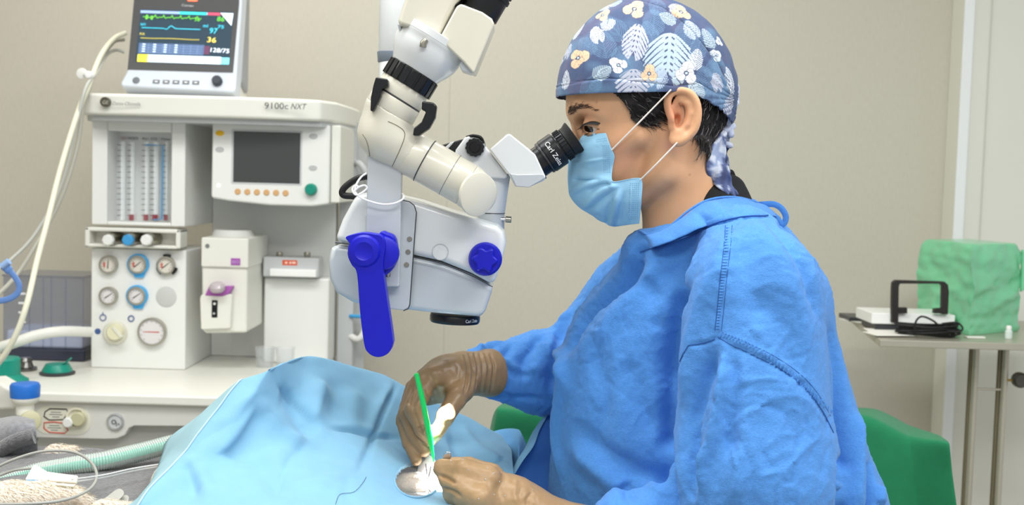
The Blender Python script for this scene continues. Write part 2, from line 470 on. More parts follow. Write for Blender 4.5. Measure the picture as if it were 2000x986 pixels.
# fascia below the worktop lip with its stepped lower edge
fp = Plane(at(300, 800, 2.415))
pts = hits(fp, [(-60, 776), (60, 777), (75, 780), (430, 786), (560, 787), (560, 835), (262, 832), (252, 836), (244, 850), (228, 857), (205, 858), (80, 855), (-60, 852)])
MB().poly(pts, (0, .06, 0)).build('fascia', mat('fascia warm grey plastic', (214, 213, 207), .42, var=.01, vscale=6), mc, bevel=.003)
MB().box((X(70, 2.44), 2.45, at(300, 905, 2.44).z), (wx1, 2.6, at(300, 832, 2.44).z)).build('lower_trim', mat('fascia shade grey', (196, 196, 190), .45, var=.01, vscale=6), mc, bevel=.003)
# worktop
fl = [(wx0, yb), (wx1, yb), (wx1, 2.5), (wx1 - .03, 2.43), (wx1 - .08, 2.40), (wx0 + .2, 2.40), (wx0, 2.40)]
MB().poly([Vector((x, y, zt)) for x, y in fl], (0, 0, -.022)).build('worktop', MW2, mc, bevel=.006, seg=3)
# labels and recess of the fascia
def fdisc(pl, cx, cy, prof, name, m_, parent=mc, n=32):
    o = pl.hit(cx, cy); s = (o - CAM).y / F
    return MB().lathe(o, pl.n, [(r * s, h * s) for r, h in prof], n).build(name, m_, parent)
MB().poly(rr(fp, 122, 821, 112, 56, 27, .001), (0, .001, 0)).build('connector_plate', mat('pale label plate', (224, 222, 206), .5, var=.02, vscale=40), mc)
def outline(pl, pts, r, m_, name, parent, off=.0015, close=True):
    return MB().tube(hits(pl, pts, off), r, 6, close=close).build(name, m_, parent)
RED = mat('red print', (208, 74, 60), .5)
outline(fp, [(88, 804), (97, 798), (130, 799), (133, 805), (124, 819), (96, 820), (86, 813)], .0013, TINK, 'label_outline', mc)
outline(fp, [(86, 825), (105, 824), (123, 826), (133, 840), (126, 846), (96, 844), (86, 836)], .0013, RED, 'label_outline', mc)
mat('grey print', (120, 124, 124), .6)
for lx_, ly_ in ((95, 809), (92, 835)):
    for j, w2_ in enumerate((20, 26, 14)): MB().poly(rr(fp, lx_ + 14, ly_ - 4 + 4.5 * j, w2_, 1.6, 0, .0014), (0, .0004, 0)).build('label_line', MATS['grey print'], mc)
fdisc(fp, 151, 815, [(21, .5), (21, 6), (17, 6), (17, 2)], 'socket_ring', mat('ivory socket', (224, 220, 200), .4), mc)
fdisc(fp, 157, 816, [(14, 1), (14, 14), (12, 16), (0.5, 16)], 'socket_knob', mat('aged ivory plug', (196, 192, 158), .4), mc)
fdisc(fp, 138, 822, [(10, 1), (10, 16), (8, 18), (.5, 18)], 'socket_plug', MW, mc)
fdisc(fp, 226, 823, [(17, .5), (17, 4), (14, 5), (13, 2)], 'port_ring', mat('satin ring', (205, 207, 207), .25, metal=.7), mc)
fdisc(fp, 226, 823, [(13, 1), (13, 3), (.5, 3)], 'port_face', MG, mc)
text('O', 'label_print', fp, 217, 828, .0045, 9, TINK, mc); text('2+', 'label_print', fp, 225, 831, .0045, 6, TINK, mc)
# rear panel
MB().box((x2, 2.95, zt), (xb, 3.0, at(500, 235, 2.95).z)).build('back_panel', MW, mc, bevel=.004)
MB().box((X(517, 2.86), 2.86, zt), (X(645, 2.86), 2.955, at(560, 542, 2.86).z)).build('lower_back_panel', MW, mc, bevel=.006)
# left column: gauge panel, trough, flow-tube housing
ztop = at(300, 222, MY).z
def slab(x0, y0, x1, y1, Y, d, name, m_, r=4, parent=mc, bev=.004):
    pl = front(x0, y1, Y)
    return MB().poly(rr(pl, (x0 + x1) / 2, (y0 + y1) / 2, x1 - x0, y1 - y0, r), (0, d, 0)).build(name, m_, parent, bevel=bev)
MB().box((xl, MY, zt), (x2, MY + .24, at(300, 487, MY).z)).build('gauge_panel', MW, mc, bevel=.004)
# housing around the flow tubes: frame with a real opening
hz1 = at(270, 232, MY).z; hz0 = at(270, 440, MY).z
ox0, ox1, oz1, oz0 = X(213, MY), X(337, MY), at(270, 257, MY).z, at(270, 433, MY).z
xl2 = X(183, MY)
m = MB(); yy = (MY - .015, MY + .24)
m.box((xl2, yy[0], hz0), (ox0, yy[1], hz1)); m.box((ox1, yy[0], hz0), (x2, yy[1], hz1))
m.box((ox0, yy[0], oz1), (ox1, yy[1], hz1)); m.box((ox0, yy[0], hz0), (ox1, yy[1], oz0))
m.build('flow_tube_housing', MW, mc, bevel=.003)
rp = Plane((0, MY + .05, 0))
MB().box((ox0, MY + .05, oz0), (ox1, MY + .06, oz1)).build('flow_scale_plate', mat('scale plate', (226, 228, 226), .5, var=.02, vscale=20), mc)
tp = Plane((0, MY + .035, 0))
for k, (cx, wd) in enumerate(((240, 20), (259, 18), (287, 18), (305, 22), (326, 14))):
    t_ = MB(); a = tp.hit(cx, 277); c = tp.hit(cx, 430); r_ = m_at(wd * .27, MY)
    t_.cyl((a.x, a.y, a.z), (a.x, a.y, c.z), r_, n=16)
    tb = t_.build('flow_tube', mat('flow tube acrylic', (236, 240, 240), .12, trans=.0, coat=.6), mc)
    g = MB()
    for j in range(14):
        z = a.z + (c.z - a.z) * (j + .6) / 14.5
        g.box((a.x - r_ * .9 - .004, a.y - r_ - .0012, z - .0008), (a.x - r_ * .3, a.y - r_ - .0004, z + .0008))
    g.build('scale_marks', TINK, tb)
    if k != 0:
        MB().cyl((a.x, a.y - .004, c.z + .0), (a.x, a.y - .004, c.z + .014), r_ * .95, n=12).build('float_mark', mat('red float', (150, 40, 55), .4), tb)
outline(tp, [(284, 283), (318, 284), (316, 428), (300, 429)], .0022, mat('blue line', (72, 160, 215), .4), 'oxygen_outline', mc, off=.016, close=False)
text('N2O', 'label_print', rp, 236, 272, .002, 5, mat('dark red print', (170, 50, 70), .5), mc, width=10)
text('N2O   Air  O2   Flow', 'label_print', rp, 250, 272, .002, 5, TINK, mc, width=82)
MB().box((ox0, MY - .012, oz0), (ox1, MY - .0105, oz1)).build('flow_window', mat('clear acrylic window', (250, 252, 252), .04, trans=1, alpha=.16), mc)
# trough with the three flow knobs
m = MB(); ty = MY - .03
a = at(165, 443, ty); c = at(352, 487, ty)
m.box((a.x, ty, c.z), (a.x + .012, MY + .03, a.z)); m.box((c.x - .012, ty, c.z), (c.x, MY + .03, a.z))
m.box((a.x, ty, a.z - .01), (c.x, MY + .03, a.z)); m.box((a.x, ty, c.z), (c.x, MY + .03, c.z + .008)); m.box((a.x + .004, MY + .012, c.z), (c.x - .004, MY + .03, a.z))
m.build('knob_trough', MW2, mc, bevel=.005, seg=3)
kp = Plane((0, MY + .012, 0))
for cx, cl in ((230, MW), (268, mat('sky blue plastic', (66, 156, 214), .4)), (303, MW)):
    fdisc(kp, cx, 466, [(15, 0), (15, 16), (13, 20), (12, 42), (10, 46), (.5, 46)], 'flow_knob', KNURL, mc)
    o = kp.hit(cx, 466); s = .00124
    MB().lathe(o, (0, -1, 0), [(11 * s, 46.5 * s), (11 * s, 56 * s), (9 * s, 58 * s), (.2 * s, 58 * s)], 8).build('knob_cap', cl, mc)
# gauges
gp = Plane((0, MY, 0))
bl = mat('gauge blue surround', (70, 168, 226), .35); gf = mat('gauge face', (222, 216, 204), .35); gf2 = mat('pale gauge face', (226, 222, 222), .3)
for cx, cy, r_, ring, face in ((214, 516, 16, None, gf), (271, 516, 16, bl, gf), (326, 518, 16, BLK, gf), (214, 577, 16, None, gf2), (269, 577, 16, bl, gf2), (299, 647, 26, None, gf2)):
    g = fdisc(gp, cx, cy, [(r_ + 2, 0), (r_ + 2, 10), (r_, 12), (r_ - 1.5, 12), (r_ - 2, 8), (.3, 8)], 'gauge', mat('gauge rim', (176, 172, 160), .3, metal=.6), mc, n=36)
    o = gp.hit(cx, cy); s = (o - CAM).y / F
    MB().lathe(o, (0, -1, 0), [((r_ - 2) * s, 8.1 * s), ((r_ - 2) * s, 8.8 * s), (.2 * s, 8.8 * s)], 32).build('gauge_face', face, g)
    n_ = MB(); q = o + Vector((0, -9.6 * s, 0)); an = -2.4 if r_ < 20 else math.pi
    an = {(214, 516): 1.5, (271, 516): .7, (326, 518): .7}.get((cx, cy), an if r_ > 20 else .6)
    d = Vector((math.cos(an), 0, math.sin(an))); k = Vector((-d.z, 0, d.x)); L_ = (r_ - 5) * s
    n_.poly([q - d * L_ * .7 + k * .0012, q - d * L_ * .7 - k * .0012, q + d * L_ * .8 - k * .0006, q + d * L_ * .8 + k * .0006], (0, .0006, 0))
    n_.build('needle', TINK if r_ < 20 else RED, g)
    mk = MB()
    for j in range(11):
        a_ = R(225 - 27 * j); e = Vector((math.cos(a_), 0, math.sin(a_))); k = Vector((-e.z, 0, e.x))
        c0 = q + e * (r_ - 4.2) * s; c1 = q + e * (r_ - 6.2) * s
        mk.poly([c0 + k * .0005, c0 - k * .0005, c1 - k * .0005, c1 + k * .0005], (0, .0006, 0))
    mk.build('scale_marks', TINK, g)
    if cy < 530:
        MB().poly([q + Vector((x * s, 0, z * s)) for x, z in ((-9, 1), (-8, 5), (-5, 4), (-6, 0), (-5, -5), (-8, -5))], (0, .0005, 0)).build('red_zone', RED, g)
    if ring is bl:
        fdisc(gp, cx, cy, [(21, 0), (21, 7), (19, 8), (17.5, 8)], 'gauge_surround', ring, g, n=36)
        MB().poly([gp.hit(x, y, .006) for x, y in ((cx - 11, cy + 17), (cx + 12, cy + 17), (cx + 9, cy + 26), (cx - 8, cy + 26))], (0, .006, 0)).build('surround_tab', ring, g)
    if ring is BLK:
        for a0 in (90, 215, 325):
            arc = [gp.hit(cx + 19.5 * math.cos(R(a0 + t)), cy - 19.5 * math.sin(R(a0 + t)), .007) for t in range(-22, 23, 6)]
            MB().tube(arc, .0034, 8).build('clamp', BLK, g)
fdisc(gp, 325, 579, [(20, 0), (20, 1.5), (18.5, 2.2), (.3, 2.2)], 'blank_cover', mat('cover grey', (202, 203, 200), .5), mc)
g = fdisc(gp, 226, 649, [(24, 0), (23, 8), (20, 11), (.3, 11)], 'system_switch', mat('ivory dial', (224, 222, 206), .4), mc)
o = gp.hit(228, 647, .013); s = .00124
MB().lathe(o, (0, -1, 0), [(16 * s, 0), (16 * s, 12 * s), (14 * s, 15 * s), (.3 * s, 15 * s)], 28).build('switch_cap', mat('aged cream dial', (226, 222, 190), .35), g)
MB().poly([gp.hit(x, y, .034) for x, y in ((216, 640), (222, 637), (240, 657), (234, 661))], (0, .012, 0)).build('switch_grip', mat('ivory dial', (0, 0, 0)), g, bevel=.002)
NB = mat('navy print', (70, 96, 150), .5)
outline(gp, [(201 + 6 * math.cos(t), 620 - 6 * math.sin(t)) for t in np.linspace(0, 6.28, 17)[:-1]], .0011, NB, 'power_symbol', mc)
outline(gp, [(201, 616), (201, 609)], .0009, NB, 'power_symbol', mc, close=False)
outline(gp, [(256 + 5.5 * math.cos(t), 622 - 5.5 * math.sin(t)) for t in np.linspace(0, 6.28, 17)[:-1]], .0014, NB, 'standby_symbol', mc)
fdisc(gp, 191, 647, [(6, 0), (6, .6), (.2, .6)], 'air_symbol', NB, mc, n=16)
# side post
for x0, x1, Yp in ((657, 688, 2.96),):
    a = at(x0, 700, Yp); c = at(x1, 700, Yp)
    MB().box((a.x, Yp, .1), (c.x, Yp + .06, at(670, 235, Yp).z)).build('side_post', MG, mc, bevel=.004)
MB().box((at(690, 700, 3.02).x, 3.0, zt - .3), (at(712, 700, 3.02).x, 3.03, at(700, 245, 3.0).z)).build('rear_rail', mat('pale rail', (198, 200, 198), .3, metal=.3), mc, bevel=.004)
MB().tube(path3([(682, 655, 2.97), (700, 662, 2.95), (712, 645, 2.95), (716, 615, 2.95)]), .0085, 12).build('rail_hook', MW, mc)
MB().tube(path3([(688, 318, 2.97), (703, 320, 2.95), (714, 338, 2.95), (716, 356, 2.97)]), .008, 12).build('hose_arm', MG, mc)
MB().tube(path3([(684, 617, 2.96), (712, 618, 2.93)]), .005, 10).build('blue_nipple', bl, mc)
# overhead shelf (rounded plan, bowed front)
st = at(300, 186, 2.66).z; sb = at(300, 228, 2.66).z
def fx(px, Y): return at(px, 200, Y).x
plan = [(fx(160, 2.70), 2.72), (fx(163, 2.68), 2.665), (fx(176, 2.66), 2.64), (fx(300, 2.63), 2.625), (fx(450, 2.63), 2.625), (fx(560, 2.63), 2.635), (fx(625, 2.65), 2.66), (fx(660, 2.72), 2.73), (fx(690, 2.90), 2.90), (fx(702, 3.0), 3.02), (fx(220, 3.02), 3.02), (fx(200, 2.9), 2.9)]
sh = MB().poly([Vector((x, y, st)) for x, y in plan], (0, 0, sb - st)).build('overhead_shelf', MW2, mc, bevel=.008, seg=3)
MB().poly([Vector((x * .985 - .008, y + .02, sb)) for x, y in plan], (0, 0, -.012)).build('shelf_underside', MG, mc)
sp = Plane((0, 2.624, 0))
fdisc(sp, 205, 199, [(9.5, -12), (9.5, 1.0), (.2, 1.0)], 'maker_badge', mat('badge bronze', (92, 88, 74), .35, metal=.4), mc)
sp2 = Plane((0, 2.621, 0))
text('GE', 'badge_print', sp2, 199, 203, .0015, 7, mat('badge silver', (190, 188, 172), .4), mc, width=12, shear=.2)
text('Datex-Ohmeda', 'maker_print', sp, 219, 205, .003, 7, mat('grey print', 0), mc, width=54, shear=.2)
text('9100c', 'model_print', sp, 516, 212, .002, 12, TINK, mc, width=46)
text('NXT', 'model_print', sp, 567, 213, .002, 11, TINK, mc, width=31, shear=.3)
# display box
dy = 2.70
db = MB(); dp = Plane((0, dy, 0))
xa, xc = X(412, dy), X(641, dy); za, zc = at(500, 240, dy).z, at(500, 392, dy).z
fr = [(xa, dy + .1), (xa, dy + .004), (xa + .04, dy), ((xa + xc) / 2, dy - .004), (xc - .02, dy + .002), (xc, dy + .008), (xc + .003, dy + .1)]
pts = [Vector((xa, dy, za)), Vector((xc, dy, za)), Vector((xc, dy, zc - .004)), Vector((xc - .04, dy, zc - .010)), Vector(((xa + xc) / 2, dy, zc - .010)), Vector((xa + .04, dy, zc - .002)), Vector((xa - .001, dy, zc + .004))]
dsp = MB().poly(pts, (0, .16, 0)).build('display_unit', MW, mc, bevel=.006, seg=3)
MB().box((xc + .001, dy + .015, zc - .0), (xc + .024, dy + .25, za)).build('display_side_cover', MW2, mc, bevel=.003)
scr = slab(456, 258, 586, 357, dy - .001, .004, 'display_screen', mat('dark display glass', (62, 66, 64), .12, coat=.5), r=1, parent=dsp, bev=.0006)
slab(452, 254, 590, 361, dy - .0004, .003, 'screen_surround', MG, r=3, parent=dsp, bev=.0006)
bt = mat('oval key grey', (188, 188, 188), .5)
for cx, cy, mm_ in ((429, 260, mat('amber key', (240, 190, 20), .5)), (429, 292, bt), (612, 266, bt), (611, 328, bt)):
    o = dp.hit(cx, cy, .001); s = .00123
    MB().poly([o + Vector((8.5 * s * math.cos(t), 0, 5.5 * s * math.sin(t))) for t in np.linspace(0, 6.28, 21)[:-1]], (0, .003, 0)).build('oval_key', mm_, dsp, bevel=.0006)
for k in range(6):
    fdisc(dp, 464.5 + 18.7 * k, 374 + .6 * k, [(6, -1), (6, 1), (5, 2), (.2, 2)], 'menu_key', mat('tan key', (216, 170, 118), .5), dsp, n=20)
fdisc(dp, 608, 370, [(12, 0), (12, 6), (10.5, 12), (9, 14), (.3, 14)], 'control_knob', TEAL, dsp, n=28)
fdisc(dp, 427, 362, [(2.6, 0), (2.6, .8), (.2, .8)], 'power_light', mat('lit green indicator', (235, 255, 190), .4, emit=2.5), dsp, n=14)
# manifold with the second bay (empty)
my_ = 2.86
a = at(517, 500, my_); c = at(625, 542, my_)
MB().box((a.x, my_ - .02, c.z), (c.x, my_ + .05, a.z)).build('vaporizer_bay', MG, mc, bevel=.004)
MB().box((a.x + .02, my_ - .035, c.z + .003), (c.x - .004, my_ + .0, c.z + .022)).build('bay_rail', mat('bright white plastic', (248, 248, 246), .35), mc, bevel=.003)
mp_ = Plane((0, my_ - .02, 0))
MB().poly(rr(mp_, 566, 513, 29, 10, 0, .0008), (0, .001, 0)).build('bay_label', mat('vermilion label', (226, 92, 62), .5), mc)
for lx_, w2_ in ((559, 5), (567, 4), (574, 7)): MB().poly(rr(mp_, lx_, 513, w2_, 4, 0, .0014), (0, .0005, 0)).build('label_mark', mat('pale print', (250, 214, 196), .5), mc)
for cx in (546, 600):
    o = at(cx, 502, my_ + .01)
    MB().cyl(o - Vector((0, 0, .003)), o + Vector((0, 0, .013)), .0085, n=16, bev=.002).build('port_valve', KNURL, mc)
# ------------------------------------------------------------------ vaporizer
vy = 2.70
vp = thing('vaporizer', 'cream boxy vaporizer with purple dial plate below the dark display of the white machine', 'vaporizer', (at(450, 650, vy).x, vy + .05, at(450, 650, vy).z))
vpl = Plane((0, vy, 0))
A = at(393, 650, vy); Bq = at(484, 468, vy)
MB().poly([vpl.hit(x, y) for x, y in ((393, 470), (484, 468), (482, 650), (402, 651), (394, 645))], (0, .17, 0)).build('body', MW2, vp, bevel=.007, seg=3)
MB().poly([Vector((A.x - .001, vy - .006, at(430, 522, vy).z)), Vector((Bq.x + .003, vy - .006, at(430, 522, vy).z)), Vector((Bq.x + .003, vy - .006, Bq.z + .003)), Vector((A.x - .001, vy - .006, Bq.z + .003))], (0, .21, 0)).build('top_cover', MW2, vp, bevel=.004)
o = at(455, 466, vy + .09)
MB().lathe(o, (0, 0, 1), [(.052, 0), (.052, .006), (.048, .016), (.044, .022), (.001, .022)], 36).build('locking_dial', mat('ridged grey dial', (205, 205, 200), .5, bump=.4, bscale=600), vp)
vf = Plane((0, vy - .007, 0))
text('ISO', 'label_print', vf, 453, 514, .0022, 6, mat('lilac print', (216, 190, 226), .5), vp, width=13)
MB().poly(rr(vf, 460, 511, 18, 13, 0, .001), (0, .001, 0)).build('purple_label', mat('purple label', (168, 84, 178), .5), vp)
fdisc(vf, 405, 480, [(4, -1), (4, .8), (.2, .8)], 'maker_badge', mat('grey print', 0), vp, n=18)
MB().poly([vpl.hit(x, y, .02) for x, y in ((400, 577), (408, 559), (455, 559), (448, 573), (434, 579))], (0, .02, 0)).build('dial_plate', mat('purple plate', (172, 96, 176), .4), vp, bevel=.002)
MB().poly([vpl.hit(x, y) for x, y in ((394, 582), (396, 574), (452, 572), (457, 576), (453, 640), (396, 642))], (0, -.018, 0)).build('lower_block', MW2, vp, bevel=.006, seg=3)
o = at(425, 567, vy - .03)
MB().lathe(o, (0, -.35, 1), [(.016, 0), (.0185, .004), (.0185, .012), (.014, .018), (.001, .020)], 28).build('dial_knob', mat('clear grey knob', (190, 180, 184), .2, coat=.4), vp)
MB().poly(rr(vpl, 419, 603, 11, 34, 1, .0195), (0, .003, 0)).build('level_window', BLK, vp)
fdisc(Plane((0, vy - .02, 0)), 419, 593, [(2.6, 0), (2.6, .8), (.2, .8)], 'window_screw', MW, vp, n=12); fdisc(Plane((0, vy - .02, 0)), 418, 612, [(2.2, 0), (2.2, .8), (.2, .8)], 'window_screw', MG, vp, n=12)
# ------------------------------------------------------------------ two clear cups on the worktop
for k, (cx, lb) in enumerate(((518, 'left one of two small clear plastic cups on the white worktop'), (557, 'right one of two small clear plastic cups on the white worktop'))):
    o = at(cx, 686, 2.80); o.z = zt + .0005; r_ = m_at(19, 2.8)
    c = MB().lathe(o, (0, 0, 1), [(r_ * .88, 0), (r_, .046), (r_ * 1.06, .048), (r_ * 1.06, .05), (r_ * .95, .0495), (r_ * .84, .002), (.0005, .002)], 32).build('medicine_cup', CLEARP)
    tag(c, lb, 'cup', 'clear cups on the worktop')
# ------------------------------------------------------------------ patient monitor on the shelf
Q = [at(264, -30, 2.80), at(474, -30, 2.80), at(459, 179, 2.70), at(235, 166, 2.70)]
mo = thing('patient_monitor', 'silver framed patient monitor with coloured traces standing on the white shelf', 'monitor', (at(350, 178, 2.72).x, 2.74, st))
nrm = (Q[2] - Q[3]).cross(Q[0] - Q[3]).normalized(); nrm = nrm if nrm.y < 0 else -nrm
pm = Plane(at(350, 165, 2.70), nrm, (0, 0, 1))
ALU = mat('silver bezel plastic', (206, 212, 222), .35, var=.01, vscale=10)
body = hits(pm, [(268, -34), (475, -34), (472, 20), (461, 173), (456, 180), (238, 168), (235, 162), (247, 140), (255, 100), (264, 2)])
MB().poly(body, -nrm * .05).build('bezel', ALU, mo, bevel=.005, seg=3)
inner = hits(pm, [(285, -30), (478, -30), (474, 160), (262, 160)], -.05)
MB().poly(inner, -nrm * .07).build('rear_housing', mat('grey housing', (150, 152, 156), .5), mo, bevel=.008)
MB().poly(hits(pm, [(264, -26), (468, -26), (467, 8), (455, 142), (249, 136)], .0006), -nrm * .003).build('screen_frame', mat('charcoal frame', (82, 82, 84), .25), mo)
sq = [(275, 18), (456, 24), (447, 126), (264, 120)]
MB().poly(hits(pm, sq, .0012), -nrm * .0015).build('screen', mat('lit lcd background', (46, 62, 74), .12, emit=.55, coat=.3), mo)
def S(u, v, off=.0016):      # place on the screen, u right v down
    x = (sq[0][0] * (1 - u) + sq[1][0] * u) * (1 - v) + (sq[3][0] * (1 - u) + sq[2][0] * u) * v
    y = (sq[0][1] * (1 - u) + sq[1][1] * u) * (1 - v) + (sq[3][1] * (1 - u) + sq[2][1] * u) * v
    return pm.hit(x, y, off)
def em(n, c, e=1.0): return mat('lcd ' + n, c, .4, emit=e)
def srect(mb, u0, v0, u1, v1, m_=0, off=.0016): mb.add([S(u0, v1, off), S(u1, v1, off), S(u1, v0, off), S(u0, v0, off)], [(0, 1, 2, 3)], m_)
g = MB()
srect(g, 0, .02, .42, .07, 0); srect(g, .42, .02, .72, .07, 1); srect(g, .72, .02, .86, .07, 2)
srect(g, .02, .86, .13, 1, 3); srect(g, .13, .86, .91, 1, 4); srect(g, .91, .87, 1, 1, 5)
srect(g, .02, .64, .72, .84, 6)
for i in range(9): srect(g, .05 + .075 * i, .65, .052 + .075 * i, .83, 7, .0018)
for j in range(4): srect(g, .03, .68 + .045 * j, .70, .683 + .045 * j, 7, .0018)
for i in range(4):
    for j in range(4): srect(g, .06 + .115 * i, .655 + .045 * j, .09 + .115 * i, .672 + .045 * j, 4, .002)
srect(g, .72, .66, .78, .82, 8)
g.add([S(.86, .02), S(.99, .26), S(1, .02)], [(0, 1, 2)], 4)
srect(g, .945, .04, .985, .14, 4)
g.build('screen_blocks', [em('periwinkle', (136, 160, 205), .8), em('turquoise', (54, 196, 196), .9), em('crimson', (196, 70, 96), .8), em('yellow', (235, 215, 60), 1.), em('pale blue', (205, 225, 240), 1.0), em('aqua', (110, 200, 215), .9), em('slate', (74, 96, 132), .6), em('light slate', (140, 165, 195), .7), em('plum', (90, 50, 80), .6)], mo, smooth=False)
def wave(fn, m_, r_=.0009, u0=.03, u1=.66, name='trace'):
    MB().tube([S(u0 + (u1 - u0) * i / 90, fn(i / 90), .0022) for i in range(91)], r_, 5).build(name, m_, mo)
G_ = em('green', (100, 190, 60), .9); CY = em('cyan', (60, 190, 215), .9); YL = em('amber', (190, 175, 80), .8)
wave(lambda t: .14 - .05 * math.exp(-((t * 7 % 1 - .5) / .07) ** 2) + .02 * math.exp(-((t * 7 % 1 - .75) / .1) ** 2), G_)
wave(lambda t: .35 - .05 * math.exp(-((t - .5) / .05) ** 2) + .02 * math.exp(-((t - .43) / .04) ** 2), CY)
wave(lambda t: .545 + .004 * math.sin(t * 9), YL)
text('86', 'reading', pm, 423, 41, .002, 10, G_, mo, rot=-.05, width=14); text('36', 'reading', pm, 379, 41, .002, 8, G_, mo, width=10, rot=-.05)
text('ll', 'reading', pm, 281, 37, .002, 8, G_, mo, rot=-.05, width=14)
text('97', 'reading', pm, 408, 65, .002, 12, CY, mo, rot=-.05, width=15); text('ml', 'reading', pm, 396, 53, .002, 7, CY, mo, width=9, rot=-.05); text('SpO2', 'reading', pm, 274, 49, .002, 5, CY, mo, width=10, rot=-.05)
text('75', 'reading', pm, 424, 55, .002, 7, CY, mo, width=12, rot=-.05)
text('36', 'reading', pm, 403, 82, .002, 11, em('bright amber', (235, 205, 90), 1.), mo, width=17, rot=-.05); text('RR', 'reading', pm, 272, 68, .002, 5, YL, mo, width=10, rot=-.05)
text('128/75', 'reading', pm, 408, 101, .002, 9, em('white', (225, 235, 245), 1.), mo, rot=-.05, width=36)
text('Comen', 'maker_print', pm, 354, 12, .0012, 5, mat('pale grey print', (200, 202, 205), .4), mo, width=23, rot=-.04)
MB().poly(hits(pm, [(366, -2), (386, -1.4), (385, 2.5), (367, 2)], .0012), -nrm * .002).build('alarm_light', mat('red alarm light', (255, 90, 60), .4, emit=2.0), mo)
for k in range(5):
    x, y = 305 + 19.3 * k, 159 + .5 * k
    MB().poly(hits(pm, [(x - 6, y - 3.5), (x + 7, y - 3), (x + 6, y + 4), (x - 7, y + 3.5)], .0012), -nrm * .002).build('panel_key', mat('key grey', (110, 114, 120), .5), mo)
    MB().poly(hits(pm, [(x - 3, y - 1.2), (x + 3, y - 1), (x + 3, y + 1.2), (x - 3, y + 1)], .0018), -nrm * .001).build('key_mark', WPRINT, mo)
o = pm.hit(266, 157); MB().lathe(o, nrm, [(.0085, 0), (.0085, .0012), (.0068, .0016), (.0002, .0016)], 22).build('power_key', mat('key grey', 0), mo)
o = pm.hit(425, 160); MB().lathe(o, nrm, [(.0125, 0), (.012, .012), (.010, .015), (.0002, .015)], 10).build('selector_knob', mat('dark blue grey knob', (52, 58, 70), .35), mo)
bk = at(479, 180, 2.86)
MB().poly([at(471, 35, 2.86), at(481, 30, 2.9), at(478, 181, 2.9), at(470, 181, 2.86)], (-.01, .06, 0)).build('rear_bracket', DG, mo, bevel=.002)
MB().box((at(452, 178, 2.80).x, 2.78, st), (at(473, 178, 2.8).x, 2.84, st + .045)).build('foot_block', MW2, mo, bevel=.003)
# cables of the monitor
cb = MB().tube(path3([(246, 64, 2.84), (222, 76, 2.82), (196, 110, 2.72), (172, 170, 2.62), (150, 225, 2.58), (118, 330, 2.5), (93, 430, 2.42), (72, 510, 2.36), (52, 595, 2.3), (28, 660, 2.28), (-6, 712, 2.28), (-60, 760, 2.3)], 10), .0062, 12).build('sensor_cable', mat('cream cable', (226, 224, 202), .45))
tag(cb, 'thick cream cable hanging from the monitor down to the lower left, in front', 'cable')
cb = MB().tube(path3([(243, 77, 2.86), (222, 82, 2.84), (200, 112, 2.74), (182, 150, 2.66), (162, 215, 2.62), (150, 290, 2.6), (120, 385, 2.56), (75, 470, 2.5), (30, 540, 2.46), (-20, 590, 2.4)], 10), .0048, 12).build('sensor_cable', mat('grey cable', (178, 176, 164), .45))
tag(cb, 'grey cable hanging from the monitor just behind the thick cream cable', 'cable')
cb = MB().tube(path3([(243, 102, 2.86), (226, 98, 2.85), (208, 108, 2.78), (190, 140, 2.68), (168, 170, 2.60), (152, 230, 2.58), (120, 360, 2.54), (70, 455, 2.5), (20, 508, 2.46), (-30, 545, 2.4)], 10), .004, 12).build('sensor_cable', mat('light grey cable', (188, 188, 180), .45))
tag(cb, 'thin light grey cable crossing the wall behind the other monitor cables', 'cable')
ck = thing('cable_clip', 'round white cable clip on the cables beside the monitor', 'clip', at(161, 145, 2.66))
o = at(161, 144, 2.665); MB().cyl(o, o + Vector((0, -.006, 0)), .013, n=24, bev=.002).build('disc', MW, ck)
o = at(178, 147, 2.64); MB().cyl(o, o + Vector((0, -.02, 0)), .0085, n=20, bev=.002).build('button', mat('bright white plastic', 0), ck)
MB().tube([at(164, 146, 2.655), at(178, 148, 2.65)], .004, 8).build('bridge', MG, ck)
# ------------------------------------------------------------------ absorber canister, hose, valves on the worktop
ab = thing('absorber_canister', 'smoky clear square absorber canister at the left edge with white granules', 'canister', (at(85, 690, 2.86).x, 2.86, zt))
smoky = mat('smoky clear plastic', (158, 168, 200), .06, trans=.8, alpha=.30, ior=1.2)
a = at(6, 540, 2.80); c = at(163, 690, 2.80)
x0, x1, z1 = a.x, c.x, a.z; ya, yc = 2.80, 2.95
m = MB(); t_ = .003
m.box((x0, ya, zt + .03), (x1, ya + t_, z1)); m.box((x0, yc - t_, zt + .03), (x1, yc, z1)); m.box((x0, ya, zt + .03), (x0 + t_, yc, z1)); m.box((x1 - t_, ya, zt + .03), (x1, yc, z1))
for k in (.33, .5, .6, .78): xx = x0 + (x1 - x0) * k; m.box((xx - .002, ya - .002, zt + .03), (xx + .002, ya, z1))
m.build('canister_wall', smoky, ab, bevel=.002)
MB().box((x0 - .002, ya - .003, z1), (x1 + .002, yc + .003, z1 + .006)).build('lid', mat('smoky lid', (120, 126, 150), .1, trans=.5, alpha=.6), ab, bevel=.002)
MB().box((x0 + .004, ya + .005, zt + .03), (x1 - .004, yc - .005, zt + .075)).build('granules', mat('white granules', (222, 226, 236), .8, bump=1., bscale=500), ab, bevel=.008)
MB().box((x0 - .004, ya - .004, zt + .0005), (x1 + .004, yc + .004, zt + .03)).build('base', mat('dark translucent base', (52, 56, 72), .2), ab, bevel=.004)
for j in range(4):
    q = at(40, 574 + 18.5 * j, 2.79)
    MB().box((q.x - .009, ya - .0015, q.z - .0025), (q.x + .009, ya, q.z + .0025)).build('level_mark', WPRINT, ab)
